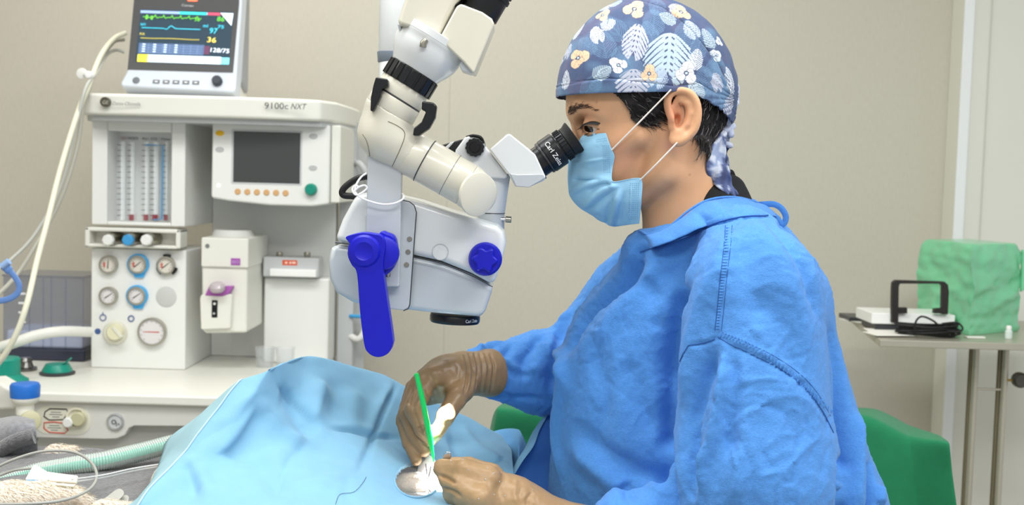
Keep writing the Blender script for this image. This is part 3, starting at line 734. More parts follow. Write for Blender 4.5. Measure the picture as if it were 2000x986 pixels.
hs = MB().tube(path3([(-40, 690, 2.55), (20, 672, 2.55), (70, 655, 2.57), (120, 647, 2.60), (176, 648, 2.68)], 12), m_at(10.5, 2.58), 18).build('white_hose', mat('white hose', (230, 229, 222), .4, bump=.2, bscale=200))
tag(hs, 'smooth white hose running left to right in front of the smoky canister', 'hose')
TE2 = TEAL
for cx, cy, Y, sc, hnd, lb in ((112, 689, 2.62, 1.0, True, 'low green valve cap with angled lever beside the gauge column on the worktop'), (10, 716, 2.50, 1.35, False, 'tall green valve cap at the far left edge of the worktop')):
    o = at(cx, cy, Y); o.z = zt + .0005; t = thing('valve_cap', lb, 'valve', o)
    s = sc
    if hnd:
        MB().lathe(o, (0, 0, 1), [(.039, 0), (.040, .004), (.034, .007), (.002, .007)], 36).build('base_ring', DG, t)
        MB().lathe(o, (0, 0, 1), [(.034, .007), (.033, .012), (.028, .020), (.026, .024), (.002, .026)], 36).build('cap', TE2, t)
        MB().tube([o + Vector((.012, -.006, .022)), o + Vector((.025, -.008, .030)), o + Vector((.036, -.01, .040))], [.008, .0065, .0055], 12, flat=(0, 0, 1)).build('lever', TE2, t)
    else:
        MB().lathe(o, (0, 0, 1), [(.050, 0), (.049, .006), (.038, .013), (.032, .018), (.032, .052), (.029, .056), (.002, .056)], 36).build('cap', TE2, t)
o = at(50, 695, 2.66); o.z = zt + .0005
t = MB().lathe(o, (0, 0, 1), [(.026, 0), (.026, .006), (.018, .008), (.014, .02), (.016, .022), (.012, .03), (.002, .03)], 28).build('steel_fitting', mat('dark chrome', (120, 118, 116), .2, metal=.9))
tag(t, 'small dark metal fitting between the two green valve caps', 'fitting')
# adjustable valve with a blue cap, standing off the worktop corner
vy2 = 2.30
ap = thing('relief_valve', 'white valve elbow with bright blue cap at the front left corner of the worktop', 'valve', at(48, 800, vy2))
o = at(49, 808, vy2); s = m_at(1, vy2)
MB().lathe(o, (0, 0, 1), [(17 * s, 0), (17 * s, 14 * s), (16 * s, 18 * s), (24 * s, 24 * s), (27 * s, 32 * s), (26 * s, 36 * s), (.5 * s, 36 * s)], 32).build('neck', MW2, ap)
MB().lathe(o, (0, 0, 1), [(27.5 * s, 34 * s), (28 * s, 40 * s), (28.5 * s, 56 * s), (26 * s, 61 * s), (.5 * s, 62 * s)], 20).build('blue_cap', mat('bright blue plastic', (36, 112, 205), .4, var=.03, vscale=30), ap)
MB().cyl(at(49, 820, vy2 + .07), at(60, 822, vy2 - .03), m_at(20, vy2), n=24, bev=.004).build('elbow', mat('aged ivory plug', 0), ap)
MB().tube([at(49, 800, vy2), at(49, 824, vy2 + .02), at(53, 824, vy2 + .085)], m_at(15, vy2), 16).build('stem', MW2, ap)
MB().poly(hits(front(0, 790, vy2 + .03), [(-60, 745), (-10, 742), (30, 765), (30, 800), (-60, 803)]), (0, .06, 0)).build('bracket', MW2, ap, bevel=.008)
hk = thing('blue_hook', 'translucent blue plastic hose hook hanging at the left edge', 'hook', at(20, 560, 2.2))
MB().tube(path3([(6, 517, 2.2), (14, 524, 2.2), (27, 538, 2.2), (37, 556, 2.2), (34, 572, 2.2), (16, 584, 2.2), (-14, 588, 2.2), (-60, 585, 2.2)]), [.009] * 12 + [.006] * 45, 12, flat=(0, 1, 0)).build('strap', mat('translucent blue plastic', (110, 150, 215), .3, trans=.2), hk)
o = at(11, 516, 2.2); MB().cyl(o - Vector((.007, 0, .005)), o + Vector((.007, 0, .006)), .007, n=16).build('clasp', mat('pale blue plastic', (150, 180, 225), .3), hk)
# ------------------------------------------------------------------ surgical microscope
YM = 1.40
ms = thing('surgical_microscope', 'white operating microscope with blue handle and knob hanging in front of the surgeon', 'microscope', at(800, 500, 1.46))
def pr(pts, Y, d, name, m_, bev=.003, seg=3, parent=ms, smoothpts=0, off=0.0, angle=35):
    pl = Plane((0, Y, 0)); q = catmull(pts, smoothpts, True) if smoothpts else pts
    return MB().poly(hits(pl, q), (0, d, 0)).build(name, m_, parent, bevel=bev, seg=seg, angle=angle)
def cy(p0, p1, r0, Y, name, m_, r1=None, bev=.001, Y1=None, n=40, parent=ms):
    Y1 = Y1 or Y
    return MB().cyl(at(*p0, Y), at(*p1, Y1), m_at(r0, Y), m_at(r1 if r1 else r0, Y1), n, bev=bev).build(name, m_, parent)
lower = [(655, 478), (805, 500), (860, 512), (920, 535), (964, 560), (946, 614), (936, 619), (860, 613), (790, 605), (690, 592), (656, 572), (643, 545), (640, 510), (646, 485)]
pr(lower, 1.408, .105, 'lower_housing', SCG, .010, 4)
upper = [(652, 471), (668, 428), (690, 388), (700, 378), (730, 374), (782, 385), (812, 392), (880, 414), (972, 440), (984, 452), (989, 474), (983, 500), (964, 558), (920, 534), (860, 510), (800, 497), (720, 486)]
up = pr(upper, 1.40, .12, 'upper_housing', SCW, .009, 4)
MB().tube(hits(Plane((0, 1.3985, 0)), catmull([(808, 502), (860, 514), (920, 538), (962, 560)], 8)), .0006, 6).build('seam', DG, ms)
MB().tube([Plane((0, 1.3995, 0)).hit(860 + 15.5 * math.cos(t), 492 + 15.5 * math.sin(t)) for t in np.linspace(0, 6.28, 40)[:-1]], .0005, 6, close=True).build('round_inlay', SCG, ms)
MB().cyl(Plane((0, 1.3998, 0)).hit(860, 492), Plane((0, 1.405, 0)).hit(860, 492), m_at(15, 1.4)).build('round_cover', SCW, ms)
MB().tube([Plane((0, 1.402, 0)).hit(x, y) for x, y in ((655, 473), (690, 477), (715, 480))], .0012, 6).build('seam', DG, ms)
plate = [(713, 420), (783, 391), (798, 393), (809, 401), (813, 415), (811, 440), (800, 595), (797, 602), (788, 606), (714, 598)]
pr(plate, 1.392, .012, 'side_plate', SCG, .0015, 2)
MB().tube(hits(Plane((0, 1.3925, 0)), [(786, 391), (800, 394), (809, 401), (813.5, 415), (811.5, 440), (800.5, 595), (797, 603), (788, 607)]), .0006, 6).build('seam', DG, ms)
for x, y in ((800, 467), (797, 492), (794, 517)):
    o = Plane((0, 1.392, 0)).hit(x, y)
    sc_ = MB().lathe(o, (0, -1, 0), [(.0031, 0), (.0031, .0008), (.0026, .0014), (.0016, .0014), (.0015, .0004), (.0002, .0004)], 20).build('screw', KNURL, ms)
# square support column in front of the housing
a = at(716, 300, 1.378); c = at(783, 594, 1.378)
colm = MB().poly(hits(Plane((0, 1.376, 0)), [(718, 240), (788, 240), (785, 300), (782, 440), (779, 560), (712, 560), (715, 440), (718, 300)]), (0, .018, 0)).build('support_column', SCG, ms, bevel=.0015)
# blue handle
ha = [(675, 463), (690, 457), (709, 454), (728, 456), (746, 461), (752, 480), (750, 500), (748, 520), (750, 545), (766, 655), (766, 674), (760, 688), (748, 696), (733, 697), (719, 689), (711, 672), (703, 610), (697, 535), (687, 518), (680, 503), (679, 490), (686, 481), (680, 472)]
hnd = pr(ha, 1.334, .022, 'handle', BLUE, .0075, 5, angle=80, smoothpts=4)
o = Plane((0, 1.337, 0)).hit(712, 490)
MB().lathe(o, (0, -1, 0), [(.0195, -.006), (.0195, .003), (.017, .006), (.011, .0072), (.009, .0062), (.0002, .0058)], 40).build('handle_hub', BLUE, hnd)
MB().cyl(Plane((0, 1.345, 0)).hit(746, 494), Plane((0, 1.375, 0)).hit(746, 494), m_at(34, 1.36), n=44, bev=.004).build('hub_disc', BLUE, hnd)
pr([(740, 457), (757, 455), (770, 462), (775, 480), (776, 500), (770, 520), (758, 534), (744, 538)], 1.352, .02, 'hub_skirt', BLUE, .004, 3, parent=hnd, smoothpts=3)
cy((757, 541), (757, 533), 6, 1.37, 'hub_pin', KNURL)
# blue focus knob
o = Plane((0, 1.40, 0)).hit(948, 505); s = 1.4 / F
kb = MB().lathe(o, (0, -1, 0), [(31 * s, 0), (33 * s, 6 * s), (32.5 * s, 18 * s), (29 * s, 24 * s), (.5 * s, 25 * s)], 44).build('focus_knob', BLUE, ms)
star = []
for i in range(72):
    t = 2 * math.pi * i / 72; r_ = (22.5 + 3.2 * math.cos(6 * t + .5)) * s; star.append(o + Vector((r_ * math.cos(t), -24 * s, r_ * math.sin(t))))
MB().poly(star, (0, -10 * s, 0)).build('knob_grip', BLUE, kb, bevel=.003, seg=4, angle=70)
# objective
ob = Vector(at(889, 612, 1.45)); axd = Vector((-.03, 0, -1))
lens = MB().lathe(ob, axd, [(.031, 0), (.0325, .003), (.0325, .009), (.031, .0115), (.026, .0115), (.026, .004), (.0004, .004)], 56).build('objective_ring', BLK, ms)
MB().lathe(ob + Vector((0, 0, -.0045)), axd, [(.0255, 0), (.02, .0012), (.0004, .0018)], 40).build('objective_lens', mat('coated lens', (30, 40, 70), .03, coat=1.), lens)
def bent_text(s_, name, C, A, P, r, hgt, m_, parent, start=0.0, wid=None, off=.0003):
    cu = bpy.data.curves.new(name, 'FONT'); cu.body = s_; cu.extrude = .5; cu.resolution_u = 3
    o = bpy.data.objects.new(name, cu); col.objects.link(o)
    me = bpy.data.meshes.new_from_object(o.evaluated_get(bpy.context.evaluated_depsgraph_get())); bpy.data.objects.remove(o)
    k = hgt / .7; W = max(q.co.x for q in me.vertices); kx = wid / W if wid else k; Nn = P.cross(A).normalized(); Nn = Nn if Nn.y < 0 else -Nn
    for q in me.vertices:
        x, y, z = q.co; th = (start + x * kx) / r; rr_ = r + off + (.0003 if z > 0 else 0)
        q.co = C + A * (y * k) + P * (math.sin(th) * rr_) + Nn * (math.cos(th) * rr_)
    me.materials.clear(); me.materials.append(m_)
    o = bpy.data.objects.new(name, me); col.objects.link(o); put(o, parent)
bent_text('Carl Zeiss', 'maker_print', ob + axd * .0085, Vector((0, 0, 1)), Vector((1, 0, 0)), .0325, .0042, WPRINT, lens, start=.0155, wid=.020)
# main tube stack below the eyepieces
cy((964, 338), (960, 418), 33, 1.47, 'beam_tube', SCW, r1=26, bev=.002)
cy((960, 416), (957, 452), 26, 1.47, 'beam_collar', SCG, r1=28, bev=.0015)
MB().tube([at(960, 416, 1.47) + Vector((m_at(26.3, 1.47) * math.cos(t), m_at(26.3, 1.47) * math.sin(t), 0)) for t in np.linspace(0, 6.28, 40)[:-1]], .0005, 5, close=True).build('seam', DG, ms)
o = at(984, 428, 1.46); MB().cyl(o - Vector((.004, 0, 0)), o + Vector((.003, 0, 0)), .0022, n=12).build('screw_shaft', CHROME, ms)
MB().lathe(o + Vector((.002, 0, 0)), (1, 0, -.05), [(.0036, 0), (.0042, .0005), (.0042, .007), (.0036, .0078), (.0002, .0078)], 14).build('thumb_screw', KNURL, ms)
pr([(885, 312), (890, 292), (908, 268), (922, 264), (946, 282), (992, 342), (988, 349), (925, 347)], 1.442, .055, 'prism_body', SCW, .004, 3)
pr([(855, 285), (905, 271), (912, 276), (893, 302), (868, 296)], 1.452, .03, 'cable_block', BLKR, .002, 2)
pr([(880, 278), (888, 276), (872, 294), (864, 292)], 1.449, .006, 'cable_clamp', MG, .001, 2)
o = Plane((0, 1.442, 0)).hit(928, 288); s = 1.44 / F
knr = []
kb2 = MB().lathe(o, (0, -1, 0), [(20 * s, 0), (20 * s, 5 * s)], 40).build('knob_ring', SCG, ms)
for i in range(84):
    t = 2 * math.pi * i / 84; r_ = (17.6 + (.9 if i % 7 < 4 else -.4)) * s; knr.append(o + Vector((r_ * math.cos(t), -5 * s, r_ * math.sin(t))))
MB().poly(knr, (0, -11 * s, 0)).build('diopter_knob', BLK, ms, bevel=.001)
MB().lathe(o + Vector((0, -15.8 * s, 0)), (0, -1, 0), [(11 * s, 0), (10 * s, 2 * s), (.3 * s, 2.4 * s)], 30).build('knob_face', mat('glossy black', (14, 14, 16), .15), kb2)
MB().tube(path3([(912, 268, 1.452), (924, 265, 1.44), (938, 268, 1.438), (944, 278, 1.44), (946, 288, 1.445)]), .002, 10).build('knob_cable', BLKR, ms)
# binocular head towards the surgeon
eb = MB().poly(hits(Plane((0, 1.430, 0)), [(956, 292), (990, 262), (996, 261), (1036, 293), (1046, 302), (1066, 345), (1064, 352), (1032, 366), (1006, 364), (994, 342)]), (0, .12, 0)).build('eyepiece_block', SCW, ms, bevel=.005, seg=4)
pr([(996, 339), (1012, 341), (1060, 340), (1066, 347), (1033, 366), (1008, 364)], 1.4275, .004, 'block_facet', SCG, .001, 2)
AX = (at(1053 + .82 * 100, 318 - .57 * 100, 1.465) - at(1053, 318, 1.465)).normalized()
for Ye, nm in ((1.467, 'near'), (1.535, 'far')):
    o = at(1045, 322, Ye); s = Ye / F
    ey = MB().lathe(o, AX, [(34 * s, -4 * s), (34 * s, 4 * s), (30 * s, 5 * s), (30 * s, 20 * s), (33 * s, 21 * s), (33 * s, 27 * s), (34.5 * s, 28 * s), (34.5 * s, 55 * s), (33 * s, 57 * s), (29 * s, 58 * s), (29 * s, 61 * s)], 48).build('eyepiece', BLK, ms)
    kn = MB(); kn.lathe(o + AX * 60 * s, AX, [(29 * s, 0), (31 * s, 1 * s), (31 * s, 14 * s), (29 * s, 15 * s)], 48)
    for i in range(30):
        t = 2 * math.pi * i / 30; U = Vector((0, 1, 0)); V = AX.cross(U)
        q = o + AX * (61 * s) + (U * math.cos(t) + V * math.sin(t)) * 31.2 * s
        kn.cyl(q, q + AX * 12 * s, 1.6 * s, n=6)
    kn.build('focus_ring', BLK, ey)
    MB().lathe(o + AX * 74 * s, AX, [(28 * s, 0), (30 * s, 2 * s), (30 * s, 8 * s), (34 * s, 17 * s), (34.5 * s, 20 * s), (31 * s, 20 * s), (24 * s, 10 * s), (.5 * s, 10 * s)], 48).build('eyecup', BLKR, ey)
    if nm == 'near':
        Pd = Vector((.57, 0, -.82)); Pd = (Pd - AX * Pd.dot(AX)).normalized()
        bent_text('Carl Zeiss', 'maker_print', o + AX * 37 * s, AX, Pd, 34.6 * s, 9.5 * s, WPRINT, ey, start=-25 * s, wid=56 * s)
    MB().tube([o + AX * 24 * s + (Vector((0, 1, 0)) * math.cos(t) + AX.cross(Vector((0, 1, 0))) * math.sin(t)) * 33.4 * s for t in np.linspace(0, 6.28, 40)[:-1]], .0006, 5, close=True).build('barrel_ring', DG, ey)
# main suspension arm behind, upper left
cy((777, -60), (775, 104), 33, 1.50, 'suspension_arm', SCW, r1=36)
cy((775, 60), (775, 62), 34.6, 1.50, 'arm_joint', SCG, r1=34.6, bev=.0002)
cy((774, 103), (773, 124), 37, 1.50, 'arm_ring', mat('blue grey ring', (112, 122, 134), .35), r1=35)
cy((773, 123), (768, 300), 33, 1.50, 'lower_arm', SCW, r1=24, Y1=1.45)
MB().tube(path3([(776, 116, 1.46), (762, 132, 1.44), (752, 150, 1.43)]), .0042, 12).build('spiral_cable', mat('ribbed black cable', (30, 30, 32), .5, bump=1, bscale=900), ms)
# assistant tube: dish, black ring, elbow, oblique cylinder
YA = 1.385
cen = np.array((812, 135.)); ad = np.array((-.52, .855))
def AP(t, Y=YA): q = cen + ad * t; return at(q[0], q[1], Y)
def seg(t0, t1, r0, r1, name, m_, bev=.001, n=56, parent=ms): return MB().cyl(AP(t0), AP(t1), m_at(r0, YA), m_at(r1, YA), n, bev=bev).build(name, m_, parent)
axv = (AP(10) - AP(0)).normalized(); s = YA / F
dish = MB().lathe(AP(-78), axv, [(60 * s, 0), (69 * s, 3 * s), (71 * s, 8 * s), (71 * s, 17 * s), (69 * s, 20 * s), (69 * s, 32 * s), (67 * s, 46 * s), (61 * s, 60 * s), (54 * s, 72 * s), (50 * s, 80 * s)], 60).build('tube_dish', SCW, ms)
MB().lathe(AP(-79), axv, [(68 * s, 0), (71.6 * s, 1.5 * s), (71.6 * s, 14 * s), (70 * s, 15.5 * s)], 60).build('dish_rim', SCW, dish)
MB().tube(hits(Plane((0, 1.339, 0)), [(826, 92), (827, 84), (833, 77)]), [.0042, .0042, .003], 12).build('pupil_lever', KNURL, ms)
rg = MB(); rg.cyl(AP(2), AP(38), m_at(51, YA), m_at(51, YA), 60, bev=.0015)
U = Vector((0, 1, 0)); V = axv.cross(U)
for i in range(20):
    t = 2 * math.pi * (i + .3) / 20
    P0 = [AP(4) + (U * math.cos(t + da) + V * math.sin(t + da)) * 53 * s for da in (-.11, .11)]
    q = [P0[0], P0[1], P0[1] + axv * 33 * s, P0[0] + axv * 33 * s]
    nn = -(U * math.cos(t) + V * math.sin(t))
    rg.poly(q, nn * .004)
rg.build('knurled_ring', BLK, ms, bevel=.0008)
seg(37, 66, 48.5, 49.5, 'tube_segment', SCC); seg(66, 69, 49, 49, 'joint_line', DG, .0002); seg(69, 98, 50, 51, 'tube_segment', SCC)
def elbow_f(P):
    a = np.array(AP(97)); b_ = np.array(at(752, 262, YA)); c_ = np.array(at(806, 301, YA))
    d = d_cone(P, a, b_, 51 * s, 49 * s); d = sm(d, d_cone(P, b_, c_, 49 * s, 44 * s), .012)
    ax1 = np.array((AP(10) - AP(0)).normalized()); d = np.maximum(d, -((P - a) @ ax1))
    ax2 = np.array((at(925, 368, YA) - at(806, 301, YA)).normalized()); return np.maximum(d, (P - c_) @ ax2)
lo = at(690, 360, YA); hi = at(860, 190, YA)
v, f = surf(elbow_f, (lo.x, YA - .05, lo.z), (hi.x, YA + .05, hi.z), .0016)
v = relax(v, f, 2); np_obj('elbow', v, f, SCC, ms); ELT = bvh(v, f)
for ln in ([(758, 237), (775, 245), (788, 255), (790, 268), (780, 295), (766, 325), (760, 338)], [(708, 262), (716, 275), (721, 295), (723, 314)]):
    q = [onto(ELT, x, y, .0001) for x, y in catmull(ln, 5)]; q = [a for a in q if a is not None]
    if len(q) > 3: MB().tube(q, .0005, 5).build('seam', mat('seam brown', (120, 110, 92), .7), ms)
def rim(p, axis, r, name='joint_line', th=.0006, m_=DG):
    axis = axis.normalized(); u = axis.cross(Vector((0, 1, 0))).normalized(); w_ = axis.cross(u)
    MB().tube([p + (u * math.cos(t) + w_ * math.sin(t)) * r for t in np.linspace(0, 2 * math.pi, 61)[:-1]], th, 5, close=True).build(name, m_, ms)
b0 = at(800, 297.5, YA); b1 = at(912, 361, YA); bx = b1 - b0
MB().cyl(b0, at(829, 314, YA), 44 * s, 44 * s, 56, bev=.0004).build('oblique_tube', SCC, ms)
MB().cyl(at(830, 314.5, YA), b1, 44 * s, 43 * s, 56, bev=.0004).build('oblique_tube', SCC, ms)
rim(at(829.5, 314.2, YA), bx, 43.7 * s, th=.0009); rim(at(879, 342, YA), bx, 43.6 * s, th=.0003)
def cap_f(P):
    a = np.array(b1); e = np.array(at(931, 377, YA - .012)); ax2 = np.array(bx.normalized())
    d = d_cone(P, a, e, 43 * s, 41 * s); d = np.maximum(d, -((P - a) @ ax2))
    n_ = Vector((.62, -.76, -.12)).normalized(); return smax(d, (P - np.array(at(931, 379, YA - .026))) @ np.array(n_) - .004, .006)
v, f = surf(cap_f, (b1.x - .03, YA - .06, b1.z - .06), (b1.x + .06, YA + .06, b1.z + .05), .0015)
np_obj('tube_end', relax(v, f, 2), f, SCC, ms)
nn = Vector((.62, -.76, -.12)).normalized(); ec = at(931, 379, YA - .026) + nn * .0036
MB().lathe(at(930, 379, YA - .026) + nn * .0030, nn, [(.0262, -.003), (.0266, 0), (.0262, .0012), (.0225, .0026), (.012, .0040), (.0002, .0044)], 60).build('end_cover', SCC, ms)
# levers on the tube
def lever(pts, Y, name, d=.016): return pr(pts, Y, d, name, BLK, .0035, 4)
lever([(824, 197), (847, 200), (853, 207), (850, 230), (838, 251), (818, 265), (806, 265), (808, 250), (823, 238), (831, 220), (830, 216), (823, 215)], 1.345, 'clamp_lever')
lever([(734, 150), (757, 154), (759, 168), (745, 173), (744, 188), (729, 217), (723, 217), (724, 190), (729, 166)], 1.345, 'clamp_lever')
# twin housings of the assistant binocular
lb = pr([(806, -50), (920, -24), (889, 7), (857, 73), (782, 50), (775, 44)], 1.350, .05, 'binocular_housing', SCC, .006, 4)
pr([(776, 46), (784, 51), (783, 62), (779, 58)], 1.36, .03, 'housing_foot', SCG, .001, 2)
rb = pr([(892, 12), (900, 7), (942, 23), (961, 36), (966, 47), (928, 140), (924, 143), (905, 121), (857, 76)], 1.345, .055, 'binocular_housing', SCC, .006, 4)
pr([(904, 112), (925, 143), (918, 143), (902, 138), (897, 128)], 1.352, .03, 'housing_foot', SCG, .001, 2)
for (c0, c1, nm, r_) in (((936, 28), (986, -55), 'e', 37), ((868, 4), (905, -60), 'e', 34)):
    a = at(*c0, 1.375); c = at(*c1, 1.375)
    e_ = MB().cyl(a, c, r_ * s, r_ * s * .98, 48, bev=.001).build('assistant_eyepiece', BLK, ms)
    dv = (c - a).normalized()
    for t in (.42, .55, .68): MB().lathe(a + (c - a) * t, dv, [(r_ * s, 0), (r_ * s * 1.06, .0008), (r_ * s * 1.06, .005), (r_ * s, .006)], 48).build('grip_ring', BLKR, e_)
# cable loop and white tie
MB().tube(path3([(722, 344, 1.42), (700, 348, 1.42), (680, 360, 1.42), (669, 372, 1.42), (671, 381, 1.42), (688, 383, 1.42), (712, 384, 1.42)], 8), .0042, 12).build('cable_loop', BLKR, ms)
WS = mat('white cord', (240, 240, 240), .6)
MB().tube(path3([(716, 338, 1.37), (706, 345, 1.37), (697, 358, 1.368), (693, 372, 1.368), (702, 384, 1.366), (722, 393, 1.366), (748, 399, 1.366), (770, 397, 1.366), (785, 390, 1.368), (789, 383, 1.372), (785, 378, 1.38)], 8), .0012, 8).build('tie_cord', WS, ms)
MB().tube(path3([(690, 376, 1.368), (700, 366, 1.366), (712, 362, 1.367), (716, 368, 1.368), (704, 378, 1.366), (694, 380, 1.367), (688, 370, 1.368), (694, 362, 1.368), (702, 366, 1.368)], 6), .0012, 8).build('tie_cord', WS, ms)
# light of the microscope
sl = bpy.data.lights.new('field_lamp', 'SPOT'); sl.energy = 70.0; sl.spot_size = R(17); sl.spot_blend = .25; sl.shadow_soft_size = .006; sl.color = (1, .97, .92)
so = bpy.data.objects.new('field_lamp', sl); col.objects.link(so); so.location = ob + Vector((0, 0, -.022))
so.rotation_euler = (at(862, 900, 1.455) - so.location).to_track_quat('-Z', 'Y').to_euler()
# ------------------------------------------------------------------ surgeon
YH = 1.50                                  # her mid plane
pz = thing('person', 'seated surgeon in blue gown, patterned cap and blue mask looking into the microscope eyepieces', 'person', (at(1400, 900, 1.5).x, 1.5, 0))
S0 = YH / F
def HP(x, y, dy=0.0): q = at(x, y, YH); return np.array((q.x, YH + dy, q.z), dtype=np.float32)
def Ry(deg): a = R(deg); return np.array([[math.cos(a), 0, -math.sin(a)], [0, 1, 0], [math.sin(a), 0, math.cos(a)]])   # tilts in the side view
EYE = HP(1156, 249, .0405)
GD = np.array((-.66, .72, -.24)); GD /= np.linalg.norm(GD); GS = np.cross(GD, (0, 0, 1)); GS /= np.linalg.norm(GS); GU = np.cross(GS, GD)
if GU[2] < 0: GU = -GU
def head_core(P):
    q = P.copy(); q[:, 1] = YH + np.abs(P[:, 1] - YH)      # both halves alike
    def E(x, y, dy, rx, ry, rz, rot=0): return d_ell(q, HP(x, y, dy), (rx * S0, ry, rz * S0), Ry(rot) if rot else None)
    def C(a, b, ra, rb): return d_cone(q, HP(*a), HP(*b), ra * S0, rb * S0)
    d = E(1268, 160, 0, 152, .074, 143)
    d = sm(d, E(1335, 215, 0, 74, .060, 86), .02)
    d = sm(d, E(1192, 205, .0, 84, .064, 80), .02)
    d = sm(d, E(1205, 290, 0, 76, .056, 118, -14), .022)
    d = sm(d, C((1285, 335, .046), (1205, 405, .016), 26, 24), .02)
    d = sm(d, C((1292, 270, .050), (1285, 335, .047), 30, 26), .02)
    d = sm(d, C((1172, 290, .036), (1235, 268, .056), 27, 20), .016)
    d = sm(d, C((1125, 218, .010), (1140, 206, .036), 14, 16), .010)
    d = sm(d, C((1140, 206, .036), (1172, 222, .052), 15, 14), .010)
    d = sm(d, C((1134, 238, 0), (1137, 300, 0), 13, 15), .008)
    d = sm(d, E(1137, 306, .009, 16, .010, 13), .006)
    d = sm(d, C((1150, 352, 0), (1156, 358, .02), 16, 10), .006)
    d = sm(d, C((1160, 372, 0), (1164, 374, .016), 14, 10), .006)
    d = sm(d, E(1186, 404, 0, 28, .024, 26), .012)
    d = smax(d, -d_ell(q, HP(1133, 250, .040), (21 * S0, .018, 17 * S0)), .008)
    # lids around the eyeball, opened along the lid line
    e_ = EYE; p_ = q - e_; rad = np.sqrt((p_ ** 2).sum(1))
    la, lb_ = p_ @ GS, p_ @ GU
    mid = -.0018 - .0010 * (la / .010) ; half = .0040 * np.clip(1 - (la / .0135) ** 2, -.5, 1)
    op = np.maximum(np.abs(lb_ - mid) - half, -(p_ @ GD))
    lids = smax(rad - .0146, -op, .0014)
    d = sm(d, lids, .005)
    d = np.maximum(d, -np.maximum(np.maximum(rad - .024, op), .0122 - rad))
    # neck
    d = sm(d, C((1318, 300, 0), (1354, 470, 0), 68, 83), .02); d = sm(d, C((1284, 400, 0), (1292, 470, 0), 24, 27), .02)
    d = sm(d, C((1355, 290, .045), (1285, 450, .022), 13, 13), .018)
    d = sm(d, C((1350, 470, 0), (1385, 600, 0), 74, 60), .03)
    d = sm(d, E(1400, 610, 0, 120, .10, 90), .03)
    return d
EARO = catmull([(1299, 244), (1291, 230), (1287, 210), (1292, 194), (1307, 187), (1325, 192), (1337, 209), (1340, 233), (1335, 257), (1323, 273), (1309, 281), (1299, 281)], 3)
AHX = [(1309, 205), (1323, 212), (1328, 230), (1322, 250), (1309, 263), (1301, 262)]
def ear(P):
    q = P.copy(); q[:, 1] = np.abs(P[:, 1] - YH) - (.079 + .016 * (P[:, 0] - HP(1288, 230)[0]) / (55 * S0)) + YH
    d = d_ell(q, HP(1316, 233, 0), (26 * S0, .0042, 48 * S0), Ry(-6))
    d = smax(d, -d_ell(q, HP(1310, 232, .008), (15 * S0, .0125, 32 * S0), Ry(-10)), .003)
    for i in range(len(EARO) - 1):
        a, b_ = EARO[i], EARO[i + 1]; r0 = 6.2
        d = sm(d, d_cone(q, HP(a[0], a[1], .0035), HP(b_[0], b_[1], .0035), r0 * S0, r0 * S0), .002)
    for i in range(len(AHX) - 1):
        d = sm(d, d_cone(q, HP(*AHX[i], .001), HP(*AHX[i + 1], .001), 4 * S0, 4.4 * S0), .003)
    d = sm(d, d_ell(q, HP(1306, 275, .002), (16 * S0, .0055, 15 * S0)), .005)
    d = sm(d, d_cone(q, HP(1295, 240, .001), HP(1296, 254, .001), 6 * S0, 7 * S0), .003)
    d = sm(d, d_ell(P * np.array((1, 0, 1), dtype=np.float32) + np.stack([P[:, 0] * 0, YH + np.abs(P[:, 1] - YH), P[:, 0] * 0], 1).astype(np.float32), HP(1306, 235, .070), (15 * S0, .012, 36 * S0)), .004)
    return smax(d, -d_ell(q, HP(1306, 240, .002), (7 * S0, .014, 12 * S0)), .003)
def body_f(P): return sm(head_core(P), ear(P), .004)
lo = HP(1085, 650); hi = HP(1640, -10)
v, f = surf(body_f, (lo[0], 1.35, lo[2]), (hi[0], 1.65, hi[2]), .0016)
v = relax(v, f, 1, .5)
pxv = to_px(v)
base = np.array(lin((214, 166, 128))); c = np.tile(base, (len(v), 1))
def blob(x, y, r_, colr, k):
    wgt = np.exp(-(((pxv[:, 0] - x) ** 2 + (pxv[:, 1] - y) ** 2) / r_ ** 2)) * k
    c[:] = c * (1 - wgt[:, None]) + np.array(lin(colr)) * wgt[:, None]
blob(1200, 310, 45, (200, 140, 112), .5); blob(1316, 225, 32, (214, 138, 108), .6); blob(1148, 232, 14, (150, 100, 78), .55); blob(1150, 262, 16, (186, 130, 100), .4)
blob(1308, 284, 12, (224, 160, 134), .6); blob(1145, 212, 16, (196, 144, 110), .5)
for x, y in ((1165, 200), (1347, 341)): blob(x, y, 2.0, (140, 92, 64), .6)
c *= (1 + .05 * np_noise(v, 60, 3, 2))[:, None]
SKIN = mat('skin', (214, 166, 128), .48, sss=.12, attr='tint', bump=.12, bscale=900, spec=.35)
body = np_obj('body', v, f, SKIN, pz, colors=c)
BT = bvh(v, f); bn = vnormals(v, f)
# eyes, lids, brows, lashes
EW = mat('shaded eye white', (196, 180, 168), .15, coat=.6); IR = mat('dark brown iris', (40, 24, 16), .08, coat=1.)  # eye white darkened in its colour for the shade around the eye
for sgn in (-1, 1):
    e = Vector((EYE[0], YH + sgn * (EYE[1] - YH), EYE[2]))
    ey = MB().sphere(e, .0124, 32, 22).build('eye', EW, pz)
    gd = Vector((-.70, .62 * sgn, -.42)).normalized()
    MB().lathe(e + gd * .0104, gd, [(.0074, -.0006), (.0070, .0008), (.0045, .0021), (.0002, .0026)], 26).build('iris', IR, ey)
def strands(mb, lst, r_=.00022, n=4):
    for pts in lst: mb.tube(pts, [r_, r_ * .9] + [r_ * .35] * (len(pts) - 2), n)
HB = mat('black brown hair', (30, 25, 24), .5, var=.2, vscale=300)
def surf_pt(x, y, lift=.0006, tree=None):
    h = onto(tree or BT, x, y, lift); return h
